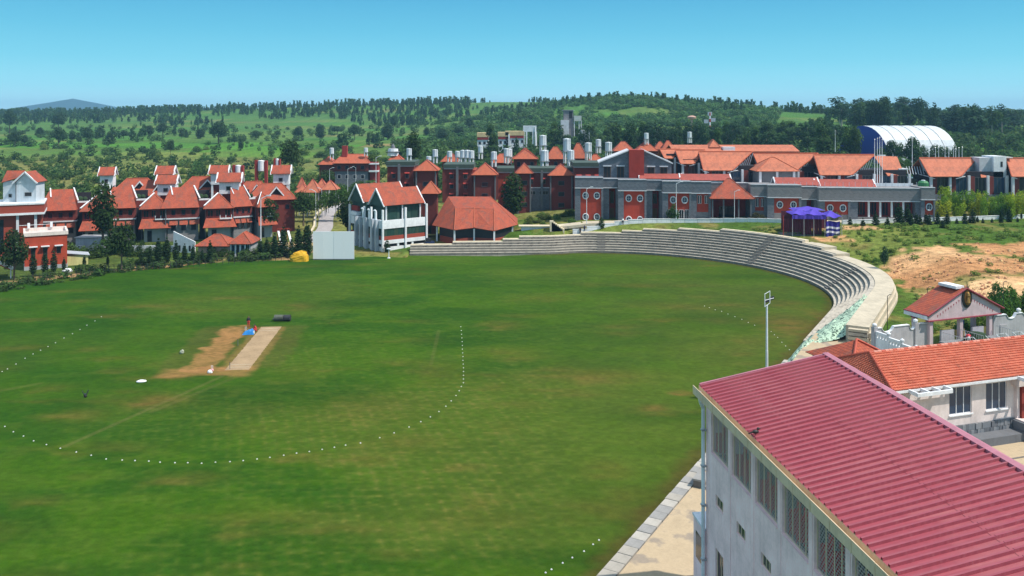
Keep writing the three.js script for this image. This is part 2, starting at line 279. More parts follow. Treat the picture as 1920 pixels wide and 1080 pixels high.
      const rim = (1 - sstep(.2, 1.1, Math.abs(Math.abs(sx - .1) - 1.75) + (n2 - .5))) * sstep(-1, 0, sl) * (1 - sstep(22, 23, sl));
      to(c, .46, .245, .09, clamp(bare * (.3 + .75 * n1 + .3 * n5) + bare2 * .6 + rim * .4));
    }
    if (d < 132 && d > 80 && x < -8) for (const [ax, ad, ex, ed, w, s] of TR) {   // trodden tracks, faint chalk
      const L = Math.hypot(ex - ax, ed - ad), t = clamp(((x - ax) * (ex - ax) + (d - ad) * (ed - ad)) / L / L), q = Math.hypot(x - ax - t * (ex - ax), d - ad - t * (ed - ad));
      if (q < w * 2) to(c, .3, .24, .1, s * (1 - sstep(w * .5, w * 1.6, q)));
    }
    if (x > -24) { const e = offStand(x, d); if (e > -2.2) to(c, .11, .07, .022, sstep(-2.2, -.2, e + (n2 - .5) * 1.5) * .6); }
    const o = (j * N + i) * 4, gq = .60 * (.74 + .22 * n4 + .14 * (n2 - .5) + .3 * n5);
    for (let k = 0; k < 3; k++) d8[o + k] = LUT[clamp(c[k] * gq * 8190, 0, 4095) | 0]; d8[o + 3] = 255;
  }
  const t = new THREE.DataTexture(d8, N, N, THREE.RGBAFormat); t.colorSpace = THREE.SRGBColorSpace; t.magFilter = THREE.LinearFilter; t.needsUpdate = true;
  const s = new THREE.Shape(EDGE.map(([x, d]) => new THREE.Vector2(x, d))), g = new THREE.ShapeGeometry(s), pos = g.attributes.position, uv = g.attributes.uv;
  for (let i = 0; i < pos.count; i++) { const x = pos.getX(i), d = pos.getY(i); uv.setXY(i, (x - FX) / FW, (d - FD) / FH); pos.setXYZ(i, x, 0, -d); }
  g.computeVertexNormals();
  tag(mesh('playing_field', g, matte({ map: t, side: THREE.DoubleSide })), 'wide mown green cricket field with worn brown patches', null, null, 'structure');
  // the prepared pitch
  const q = (l, w) => [P1[0] + u[0] * l + u[1] * w, .006, -(P1[1] + u[1] * l - u[0] * w)];
  const pt = tex(512, 12, (a, b) => { const n = fbm(a * 8, b * 8, 4, 61, 8), m = fbm(a * 60, b * 60, 2, 62, 60); return [.375, .265, .16].map((z) => z * (.72 + .42 * n + .22 * (m - .5))); });
  const pr = rng(21), pg = mb(); let pv = null;
  for (let i = 0; i <= 70; i++) { const l = i / 70 * 22.6, e = i === 0 || i === 70 ? .25 : .12, now = [q(l, 1.58 + (pr() - .5) * e), q(l, -1.5 + (pr() - .5) * e)]; if (pv) pg.quad(pv[0], now[0], now[1], pv[1]); pv = now; }
  pg.build('cricket_pitch', matte({ map: pt, side: THREE.DoubleSide })).userData.kind = 'structure';
  const cm = std([.6, .58, .5], 1); for (const l of [1.2, 2.4, 20.2, 21.4]) { const c = mb().quad(q(l, 1.3), q(l + .06, 1.3), q(l + .06, -1.25), q(l, -1.25)); const m = c.build('pitch_crease', cm); m.position.y = .005; m.userData.kind = 'structure'; }
}
// the road that climbs between the houses, with its kerb walls
function ribbon(name, pts, w, mat, lift = .06, kind = 'structure') {
  const g = mb(); let prev = null;
  const c = new THREE.CatmullRomCurve3(pts.map(([x, d]) => V(x, 0, -d))), n = pts.length * 8;
  for (let i = 0; i <= n; i++) {
    const p = c.getPoint(i / n), t = c.getTangent(i / n), s = V(-t.z, 0, t.x).normalize(), L = p.clone().addScaledVector(s, -w / 2), Rr = p.clone().addScaledVector(s, w / 2), y = Math.max(H(L.x, -L.z), H(Rr.x, -Rr.z), H(p.x, -p.z)) + lift;
    const now = [[L.x, y, L.z], [Rr.x, y, Rr.z], [L.x, y - .7, L.z], [Rr.x, y - .7, Rr.z]];
    if (prev) { g.quad(prev[0], prev[1], now[1], now[0]); g.quad(prev[2], prev[0], now[0], now[2]); g.quad(prev[1], prev[3], now[3], now[1]); }
    prev = now;
  }
  const m = g.build(name, mat); if (kind) m.userData.kind = kind; return m;
}
ribbon('road', [[-51.5, 212], [-51.5, 228], [-52.5, 240], [-56, 258], [-58.5, 275], [-57, 296], [-48, 320]], 4.2, painted([.36, .33, .33]), .1);
ribbon('road_kerb', [[-54.6, 232], [-56, 242], [-59.4, 258], [-61.6, 275], [-60, 297], [-51, 321]], .5, M.cream, .55);
// ---------- the stepped terrace round the field ----------
const RISE = .5, TREAD = .72;
const standPath = [];              // foot of the terrace: x, d, outward normal, arc length s
{
  const pts = [];
  for (let x = -24; x <= 8; x += 2) pts.push([x, 200.6 + (x + 24) * .05, Math.atan2(1, -.05)]);
  const y0 = pts[pts.length - 1][1];
  for (let k = 1; k <= 3; k++) pts.push([8 + k * 3, mix(y0, 204.5, sstep(0, 3, k)), Math.PI / 2]);
  for (let t = 88; t >= -30; t -= 2) pts.push([ARC.x + ARC.r * Math.cos(t * Math.PI / 180), ARC.d + ARC.r * Math.sin(t * Math.PI / 180), t * Math.PI / 180]);
  for (let k = 1; k <= 14; k++) pts.push([52.94 - .5 * 2 * k, 142.25 - .866 * 2 * k, -30 * Math.PI / 180]);
  let s = 0;
  pts.forEach((p, i) => { if (i) s += Math.hypot(p[0] - pts[i - 1][0], p[1] - pts[i - 1][1]); standPath.push({ x: p[0], d: p[1], nx: Math.cos(p[2]), nd: Math.sin(p[2]), s, t: p[2] * 180 / Math.PI }); });
}
const sAtX = (x) => standPath.find((p) => p.x >= x).s, sAtT = (t) => standPath.find((p) => p.x > 17.5 && p.t <= t).s, sEnd = standPath[standPath.length - 1].s, sTan = sAtT(-29.9);
function standPoint(s, off) {
  let i = 1; while (i < standPath.length - 1 && standPath[i].s < s) i++;
  const a = standPath[i - 1], b = standPath[i], t = clamp((s - a.s) / (b.s - a.s), 0, 1.2), nx = mix(a.nx, b.nx, t), nd = mix(a.nd, b.nd, t), l = Math.hypot(nx, nd);
  return [mix(a.x, b.x, t) + nx / l * off, mix(a.d, b.d, t) + nd / l * off];
}
const standRuns = [[sAtX(-24), 4], [sAtX(-15), 5], [sAtX(-2.6), 6], [sAtX(.8), 7], [sAtX(14.5), 8], [sAtX(25), 9], [sAtX(29), 10], [sAtT(62), 11], [sAtT(52), 12], [sAtT(25), 11], [sAtT(17), 10], [sAtT(10), 9], [sEnd - 1, 0]];
const rowsAt = (s) => { let n = 0; for (const [a, k] of standRuns) if (s >= a - 1e-6) n = k; return n; };
function sweep(g, s0, s1, o0, o1, y0, y1, step = 2) {          // a block that follows the curve
  const n = Math.max(1, Math.round((s1 - s0) / step)); let prev = null;
  for (let i = 0; i <= n; i++) {
    const s = mix(s0, s1, i / n), [ax, ad] = standPoint(s, o0), [bx2, bd] = standPoint(s, o1), now = [[ax, y0, -ad], [ax, y1, -ad], [bx2, y1, -bd], [bx2, y0, -bd]];
    if (prev) { for (let k = 0; k < 4; k++) { const m = (k + 1) % 4; g.quad(prev[k], now[k], now[m], prev[m]); } } else g.quad(now[0], now[1], now[2], now[3]);
    if (i === n) g.quad(now[3], now[2], now[1], now[0]);
    prev = now;
  }
  return g;
}
function riser(g, s0, s1, o, y0, y1) { const n = Math.max(1, Math.round((s1 - s0) / 2)); let p = null; for (let i = 0; i <= n; i++) { const [x, d] = standPoint(mix(s0, s1, i / n), o), q = [[x, y0, -d], [x, y1, -d]]; if (p) g.quad(p[0], p[1], q[1], q[0]); p = q; } return g; }
const stepTop = tex(512, 5, (u, v) => { const a = fbm(u * 5, v * 5, 5, 81, 5), b = fbm(u * 50, v * 50, 3, 83, 50); return [.47, .42, .35].map((q) => q * clamp(.62 + .55 * a + .22 * (b - .5) - .4 * sstep(.56, .75, fbm(u * 9, v * 9, 4, 85, 9)), 0, 2)); });
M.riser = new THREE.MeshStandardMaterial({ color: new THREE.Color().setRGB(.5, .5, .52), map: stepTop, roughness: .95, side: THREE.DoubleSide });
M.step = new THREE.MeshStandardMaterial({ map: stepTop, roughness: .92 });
{
  const T = base('stepped_terrace', 'long curved stand of bare concrete steps round the far side of the cricket field', 'stand', [0, 0, 0]);
  for (let k = 0; k < 12; k++) {
    let run = null; const g = mb(), r = mb();
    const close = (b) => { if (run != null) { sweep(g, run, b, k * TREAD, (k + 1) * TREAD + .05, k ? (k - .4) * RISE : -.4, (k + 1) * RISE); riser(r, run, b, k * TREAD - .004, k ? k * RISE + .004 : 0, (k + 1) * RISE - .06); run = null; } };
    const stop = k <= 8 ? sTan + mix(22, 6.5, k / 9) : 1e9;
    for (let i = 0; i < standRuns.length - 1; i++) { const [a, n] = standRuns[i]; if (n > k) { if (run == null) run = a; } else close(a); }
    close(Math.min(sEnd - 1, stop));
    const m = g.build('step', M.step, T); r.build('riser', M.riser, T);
  }
  // pale coping along the back, wide walkway at the near end
  for (let i = 0; i < standRuns.length - 1; i++) {
    const [a, n] = standRuns[i], b = standRuns[i + 1][0], wide = n <= 11 && i >= 9;
    sweep(mb(), a + .02, b - .02, n * TREAD + .06, n * TREAD + (wide ? 3.0 : 1.1), wide ? Math.max(.6, n * RISE - 2.6) : n * RISE - 1.5, n * RISE + .12).build(wide ? 'walkway' : 'coping', wide ? M.concrete : M.cream, T);
  }
  for (let k = 0; k < 4; k++) sweep(mb(), sEnd - .98, sEnd - .98 + .9 - k * .02, 9 * TREAD + .4 + k * .02, 9 * TREAD + 3.0 - k * .02, 2.2 + k * .56 + .12, 2.2 + (k + 1) * .56 - (k === 3 ? .12 : 0), 1).build('end_ledge', k % 2 ? M.concrete : M.step, T);
  // ledges down the outside of the walkway
  for (let k = 0; k < 4; k++) sweep(mb(), sAtT(16), sEnd - .5, 9 * TREAD + 3.0 + .01, 9 * TREAD + 3.3 + k * .25, .3 + (3 - k) * .95, .3 + (3 - k) * .95 + .8).build('side_ledge', M.concrete, T);
  // stairways between the rows: half steps
  for (const [s, n] of [[sAtT(34), 12], [sAtT(-4), 9], [sAtX(21), 8]]) for (let k = 0; k < n - 1; k++) { const y = (k + 1) * RISE; sweep(mb(), s - .9, s + .9, (k + 1) * TREAD - .42, (k + 1) * TREAD + .02, y + .005, y + RISE / 2, 1.8).build('stairway_step', M.concreteDark, T); }
  for (const [x, w] of [[-24, 0]]) for (let k = 0; k < 4; k++) { const p = standPoint(0, k * TREAD); }
}
// green net heaped over the cut ends of the rows
{
  const g = mb(), cols = 64, rows = 12, P = [];
  for (let i = 0; i <= cols; i++) for (let j = 0; j <= rows; j++) {
    const t = i / cols, v = j / rows;      // t along from the walkway down to the field edge, v from the field side to the walkway side
    const s = sTan + mix(4.5, 40, t), near = mix(8 * TREAD - .7, .15, sstep(0, .52, t)), far = mix(9 * TREAD + .15, 3.3, sstep(.6, .74, t)), off = mix(near, far, v);
    const ss = Math.min(s, sEnd - .2), ex = s - ss, [x0, d0] = standPoint(ss, Math.max(.15, off)), x = x0 - .5 * ex, d = d0 - .866 * ex;
    const ground = mix(.15 + 4.2 * clamp(off / 6.5), mix(.25, 2.6 * (1 - .55 * sstep(.6, 1, t)), v), sstep(.5, .68, t)) + .55 * sstep(.42, .6, t) * (1 - sstep(.78, .95, t)) * Math.sin(Math.PI * v);
    const fold = fbm(i * .55, j * .5, 3, 91);
    P.push([x + (fold - .5) * .5, ground + .15 + fold * 1.0 * Math.sin(Math.PI * clamp(v, .06, .94)) - .15, -d]);
  }
  for (let i = 0; i < cols; i++) for (let j = 0; j < rows; j++) { const a = i * (rows + 1) + j; g.quad(P[a], P[a + 1], P[a + rows + 2], P[a + rows + 1]); }
  const net = tex(256, 1.6, (u, v) => { const n = fbm(u * 7, v * 7, 4, 93, 7); return n > .6 ? [.06, .1, .075] : [.50, .66, .49].map((q) => q * (.65 + .6 * n)); });
  tag(g.build('ground_net', new THREE.MeshStandardMaterial({ map: net, roughness: 1, side: THREE.DoubleSide })), 'pale green crumpled netting heaped along the cut end of the stepped stand', 'netting');
}
{
  const b = base('spectator_box', 'small grey box on the green netting beside the field edge', 'box', [39.6, .9, -113.5], 20);
  bx('box_body', M.dgrey, b, -.9, .9, 0, 1.1, -.6, .6); bx('lid', M.grey, b, -1, 1, 1.1, 1.22, -.7, .7);
}
// paved ground between the field edge and the hall
{
  const padTex = tex(512, 9, (u, v) => { const a = fbm(u * 6, v * 6, 5, 101, 6), b = fbm(u * 60, v * 60, 2, 102, 60); return [.47, .36, .235].map((q, k) => mix(q, [.2, .17, .15][k], sstep(.55, .72, a) * .7) * (.8 + .3 * a + .15 * (b - .5))); });
  M.pad = new THREE.MeshStandardMaterial({ map: padTex, roughness: .95 });
  const g = mb(), L = (d, o) => { const t = (142.25 - d) / .866; return [52.94 - .5 * t + o * .866, d - o * .5]; };
  const hp = (d) => .12 + 2.3 * sstep(86, 112, d);
  let prev = null;
  for (let d = 121; d >= 44; d -= 3) { const [ax, ad] = L(d, d > 95 ? 2.2 : 1.3), [cx, cd] = L(d, 16), now = [[ax, hp(d), -ad], [cx, hp(d), -cd]]; if (prev) g.quad(prev[0], now[0], now[1], prev[1]); prev = now; }
  g.build('pavement', M.pad).userData.kind = 'structure';
  // loose row of kerb slabs along the field
  const K = new THREE.Group(); K.name = 'pavement_kerb'; K.userData.kind = 'structure'; K.userData.label = 'row of pale stone slabs edging the field'; scene.add(K);
  const slabMats = [M.concreteGrey, painted([.34, .31, .27]), painted([.4, .37, .33])], R = rng(5);
  const slabG = [0, 1, 2].map((k) => mb().box(-.62, .62, -.5, .0, -.6, .6).geo());
  for (let d = 112, i = 0; d > 44; d -= 1.125, i++) { const [x, dd] = L(d, .62), m = mesh('paving_slab', slabG[i % 3], slabMats[Math.floor(R() * 3)], K); m.position.set(x, .17 + R() * .03 + (d > 92 ? (d - 92) * .03 : 0), -dd); m.rotation.y = 60 * Math.PI / 180 + (R() - .5) * .03; m.scale.set(1, 1, .95 + R() * .08); }
  const b = base('field_steps', 'low dark concrete step block with pale top at the field edge', 'steps', [L(77, 2.0)[0], 0, -L(77, 2.0)[1]], 62); b.scale.set(.55, .8, .55);
  bx('block', M.concreteDark, b, -1.6, 1.6, 0, .9, -1.2, .6); bx('top_slab', M.concreteGrey, b, -1.7, 1.7, .9, 1.1, -1.3, .7); bx('lower_step', M.concreteGrey, b, -1.6, 1.6, 0, .45, .61, 1.2);
}
// ---------- the big hall close by on the right ----------
{
  const yaw = -6.4 + 0;      // local z runs towards the viewer along the gutter
  // local x: across (0 at the gutter wall, + to the ridge), local z: along the wall, + towards the viewer
  const h = base('sports_hall', 'tall pinkish hall with ribbed crimson metal roof and lattice windows facing the field', 'building', [12.54, 0, -57], 6.4);
  const EV = 15, LEN = 52, W = 17.7, TK = .3, ridge = 8.85, RH = 1.75;
  const wx0 = .42, T1 = 13.75, B1 = 10.9;
  const wall = mb(), zW = [...Array(14)].map((_, k) => [.94 + 3.65 * k, .94 + 3.65 * k + 3.05]);
  // facade of strips round the openings
  const openings = [];
  zW.forEach(([a, b], k) => { openings.push([a, b, B1, T1]); const c = (a + b) / 2; openings.push([c - .68, c + .68, 7.75, 8.5]); openings.push([c - .7, c + .7, 2.9, 5.04]); });
  const zs = [...new Set([.25, LEN, ...openings.flatMap((o) => [o[0], o[1]])])].sort((a, b) => a - b), ys = [0, 2.9, 5.04, 7.75, 8.5, 10.9, 13.75, EV - .25];
  for (let i = 0; i < zs.length - 1; i++) for (let j = 0; j < ys.length - 1; j++) {
    const zc = (zs[i] + zs[i + 1]) / 2, yc = (ys[j] + ys[j + 1]) / 2; if (openings.some((o) => zc > o[0] && zc < o[1] && yc > o[2] && yc < o[3])) continue;
    const q = (x) => [[x, ys[j], zs[i]], [x, ys[j], zs[i + 1]], [x, ys[j + 1], zs[i + 1]], [x, ys[j + 1], zs[i]]];
    wall.poly(q(wx0)); wall.poly(q(wx0 + TK).reverse());
  }
  for (const [a, b, y0, y1] of openings) { const x0 = wx0, x1 = wx0 + TK; wall.quad([x0, y0, a], [x0, y0, b], [x1, y0, b], [x1, y0, a].slice()); wall.quad([x0, y1, a], [x1, y1, a], [x1, y1, b], [x0, y1, b]); wall.quad([x0, y0, a], [x1, y0, a], [x1, y1, a], [x0, y1, a]); wall.quad([x0, y0, b], [x0, y1, b], [x1, y1, b], [x1, y0, b]); }
  wall.build('wall', M.wallPink, h);
  // gable end, floors, far long wall with unseen openings added to let daylight in
  mb().slab([[wx0 + TK, 0, .25], [wx0, 0, .25], [wx0, EV - .3, .25], [ridge, EV + RH - .35, .25], [ridge, 0, .25]].reverse(), .3).build('gable_wall', M.wallPink, h);
  bx('back_wall', M.wallPink, h, ridge - .5, ridge - .2, 0, 10.9, .56, LEN); bx('back_wall', M.wallPink, h, ridge - .5, ridge - .2, 14.4, EV + RH - .35, .56, LEN);
  for (let z = .56; z < LEN; z += 3.65) bx('back_pier', M.wallPink, h, ridge - .5, ridge - .2, 10.901, 14.399, z, z + .6);
  bx('floor_slab', M.concreteGrey, h, wx0 + TK, ridge - .51, 10.2, 10.5, .56, LEN); bx('floor_slab', M.concreteGrey, h, wx0 + TK, ridge - .51, 5.5, 5.75, .56, LEN);
  // pilasters between the big windows, thin cills
  zW.forEach(([a], k) => { if (k) bx('pilaster', M.wallPink, h, wx0 - .035, wx0 + .01, .02, 13.9, a - .47, a - .13); });
  // ribbed metal roof: one continuous sheet over both slopes
  const P = .54, prof = [[0, 0], [.32, 0], [.345, .125], [.46, .13], [.475, 0], [.54, 0]];
  for (const [t0, t1, lift] of [[-.012, .52, 0], [.50, .995, .014]]) {         // lower and upper lengths, the upper lapping over
    const rib = mb(), at = (z, up, t) => [t * ridge, EV + t * RH + up + lift, z];
    for (let z = 0; z < LEN; z += P) for (let k = 0; k < prof.length - 1; k++) { const a = z + prof[k][0], b = z + prof[k + 1][0]; rib.poly([at(a, prof[k][1], t0), at(b, prof[k + 1][1], t0), at(b, prof[k + 1][1], t1), at(a, prof[k][1], t1)]); if (lift) rib.quad(at(a, prof[k][1] - .013, t0), at(b, prof[k + 1][1] - .013, t0), at(b, prof[k + 1][1], t0), at(a, prof[k][1], t0)); }
    rib.build('ribbed_roof_sheet', M.corr, h);
  }
  mb().slab([[0, EV - .06, LEN], [ridge, EV + RH - .06, LEN], [ridge, EV + RH - .06, .02], [0, EV - .06, .02]], .1).build('roof_underside', M.dgrey, h);
  mb().box(ridge - .02, ridge + .12, EV + RH - .5, EV + RH + .12, -.06, LEN).build('high_edge_trim', M.corrEdge, h); mb().slab([[ridge - .3, EV + RH + .09, LEN], [ridge - .03, EV + RH + .15, LEN], [ridge - .03, EV + RH + .15, -.05], [ridge - .3, EV + RH + .09, -.05]], .02).build('edge_flashing', M.corrEdge, h); bx('closure_strip', M.corrEdge, h, ridge - .29, ridge - .27, EV + RH - .1, EV + RH + .07, 0, LEN);
  // verge flashing along the far end
  mb().slab([[-.05, EV - .02, -.04], [ridge, EV + RH - .02, -.04], [ridge, EV + RH + .1, -.04], [-.05, EV + .1, -.04]].reverse(), .14).build('verge_trim', M.corrEdge, h);
  // beige gutter in lengths, with brackets
  for (let z = -.15, i = 0; z < LEN; z += 1.9, i++) { mb().box(-.46, -.42, EV - .6, EV - .04, z, z + 1.88).box(-.42, -.02, EV - .6, EV - .57, z, z + 1.88).box(-.05, -.02, EV - .57, EV - .06, z, z + 1.88).build('gutter', M.beige, h); bx('gutter_bracket', M.beige, h, -.49, -.46, EV - .62, EV - .01, z + 1.84, z + 1.93); }
  bx('fascia', M.dgrey, h, .02, .1, EV - .45, EV - .1, 0, LEN);
  // soffit beam under the eave
  bx('soffit', M.wallPink, h, .1, wx0 + .2, EV - .25, EV - .12, .1, LEN);
  // lattice windows
  const bar = .03, lat = mb(), w = 3.05, hh = T1 - B1;
  for (let y = .06; y < hh; y += .15) lat.box(-.005, .005, y, y + bar, 0.02, w - .02);
  for (let r = 0, y = .06; y < hh - .05; y += .15, r++) for (let z = .05 + (r % 2) * .1; z < w - .02; z += .23) lat.box(-.005, .005, y + bar, Math.min(y + .15, hh), z, z + bar);
  const latG = lat.geo(), fr = mb().box(-.03, .03, 0, hh, 0, .06).box(-.03, .03, 0, hh, w - .06, w).box(-.03, .03, 0, .06, .06, w - .06).box(-.03, .03, hh - .06, hh, .06, w - .06).geo(), mu = mb().box(-.02, .02, .06, hh - .06, -.035, .035).geo(), cill = mb().box(-.1, .1, -.06, -.005, 0, w).geo();
  const latM = painted([.52, .47, .45], .6), frM = M.beige;
  const smallF = mb().box(-.04, .04, 0, .75, 0, .05).box(-.04, .04, 0, .75, 1.31, 1.36).box(-.04, .04, 0, .05, .05, 1.31).box(-.04, .04, .7, .75, .05, 1.31).box(-.035, .035, .05, .7, .42, .47).box(-.035, .035, .05, .7, .88, .93).geo(), smallP = mb().box(-.008, .008, .05, .7, .05, 1.31).geo();
  const lowF = mb().box(-.04, .04, 0, 2.14, 0, .06).box(-.04, .04, 0, 2.14, 1.34, 1.4).box(-.04, .04, 2.08, 2.14, .06, 1.34).box(-.04, .04, 0, .06, .06, 1.34).box(-.035, .035, .06, 2.08, .67, .73).geo(), lowP = mb().box(-.008, .008, .06, 2.08, .06, 1.34).geo();
  zW.forEach(([a, b]) => {
    const g = new THREE.Group(); g.name = 'lattice_window'; g.position.set(wx0 + .17, B1, a); h.add(g);
    mesh('window_frame', fr, frM, g); mesh('lattice', latG, latM, g); for (const z of [.9, 1.72, 2.44]) mesh('mullion', mu, frM, g).position.z = z; mesh('cill', cill, M.wallPink, g).position.x = -.14;
    const s = new THREE.Group(); s.name = 'vent_window'; s.position.set(wx0 + .16, 7.75, (a + b) / 2 - .68); h.add(s); mesh('window_frame', smallF, M.beige, s); mesh('pane', smallP, M.glassGreen, s);
    const l = new THREE.Group(); l.name = 'lower_window'; l.position.set(wx0 + .16, 2.9, (a + b) / 2 - .7); h.add(l); mesh('window_frame', lowF, M.beige, l); mesh('pane', lowP, M.glass, l);
  });
  // white down pipe with its swan neck at the far corner
  const pipe = mb(), pts = [[-.14, EV - .34, .3], [-.14, EV - .75, .3], [-.02, EV - 1.15, .22], [.17, EV - 1.5, .1], [.17, 0, .1]];
  for (let i = 0; i < pts.length - 1; i++) pipe.bar(pts[i], pts[i + 1], .125, 10);
  pipe.build('down_pipe', M.tank, h);
  for (const y of [3.4, 7, 9.6, 12]) bx('pipe_clamp', M.grey, h, .03, .34, y, y + .1, -.06, .3);
  // low annex on the gable end
  bx('annex_wall', M.wallPink, h, .34, 5, 0, 5.2, -2.4, -.06); bx('annex_coping', M.white, h, .28, 5.1, 5.2, 5.36, -2.5, -.06); bx('annex_window', M.glass, h, .325, .34, 2.6, 4.4, -1.9, -.7);
  // things inside: rows of red chairs stacked behind the lattice
  const R = rng(9);
  const loc = (x, y, z) => { const t = 6.4 * Math.PI / 180; return [12.54 + x * Math.cos(t) + z * Math.sin(t), y, -57 - x * Math.sin(t) + z * Math.cos(t)]; };
  const ch = base('chair_stack', 'stack of red plastic chairs behind the first lattice window of the hall', 'chair stack', loc(1.0, 10.5, 1.1), 6.4);
  for (let k = 0; k < 8; k++) { const y = k * .16; const c = mb().box(-.24, .24, y + .42, y + .46, -.24, .24).box(.2, .25, y + .46, y + .9, -.24, .24); for (const [x, z] of [[-.21, -.21], [-.21, .21], [.21, -.21], [.21, .21]]) c.box(x - .02, x + .02, k ? y + .2 : 0, y + .42, z - .02, z + .02); c.build('chair', std([.75, .02, .035], .5), ch); }
  const ord = ['second', 'third', 'fourth', 'fifth', 'sixth', 'seventh'];
  zW.slice(1, 6).forEach(([a], k) => { dup(ch, loc(1.0 + R() * .12, 10.5, a + .1), 6.4, `stack of red plastic chairs behind the ${ord[k]} lattice window of the hall, left pile`); dup(ch, loc(1.0 + R() * .12, 10.5, a + .95), 6.4, `stack of red plastic chairs behind the ${ord[k]} lattice window of the hall, right pile`); });
  const bird = base('roof_bird', 'small dark crow perched on the gutter edge of the crimson roof', 'bird', loc(.02, EV + .1, 9.3), 100);
  { const b = new MB(), e = (cx, cy, cz, a, bb, c) => { const s = new THREE.SphereGeometry(1, 10, 8).toNonIndexed(), p = s.attributes.position; for (let i = 0; i < p.count; i += 3) b.tri(...[0, 1, 2].map((k) => [cx + p.getX(i + k) * a, cy + p.getY(i + k) * bb, cz + p.getZ(i + k) * c])); };
    e(0, .2, 0, .11, .11, .2); e(0, .36, .16, .075, .075, .085); b.bar([0, .36, .23], [0, .34, .33], .03, 6, .006); b.bar([0, .2, -.15], [0, .12, -.42], .06, 6, .04); b.bar([.04, 0, 0], [.04, .14, 0], .012, 5); b.bar([-.04, 0, 0], [-.04, .14, 0], .012, 5); b.build('body', M.black, bird); }
}
// floodlight mast at the field edge
function floodlight(x, d, top, label, yaw = 20) {
  const m = base('floodlight_mast', label, 'floodlight', [x, Math.max(0, H(x, d)), -d], yaw); const hgt = top - Math.max(0, H(x, d));
  mb().bar([0, 0, 0], [0, hgt * .55, 0], .17, 10, .14).build('mast', M.tank, m); mb().bar([0, hgt * .55, 0], [0, hgt, 0], .125, 10, .1).build('mast', M.tank, m);
  const k = .62, fy = (y) => hgt + y * k, W = (x) => x * k;
  mb().box(W(-.5), W(-.4), fy(-.3), fy(2.1), -.035, .035).box(W(.6), W(.7), fy(.3), fy(2.6), -.035, .035).bar([W(-.5), fy(2.05), 0], [W(.7), fy(2.55), 0], .035, 5).bar([W(-.5), fy(-.25), 0], [W(.7), fy(.35), 0], .035, 5).bar([W(-.5), fy(.9), 0], [W(1.5), fy(1.2), 0], .035, 5).build('lamp_frame', M.tank, m);
  for (const [x2, y] of [[0, .75], [.4, .85], [1.05, 1.1], [1.45, 1.25]]) { const l = bx('lamp', M.iron, m, W(x2 - .22), W(x2 + .22), fy(y - .3), fy(y + .25), -.2, -.04); bx('lens', M.tankShade, l, W(x2 - .19), W(x2 + .19), fy(y - .27), fy(y + .22), -.225, -.201); }
}
floodlight(28.9, 97, 11.4, 'tall white floodlight mast between the field and the crimson hall roof');
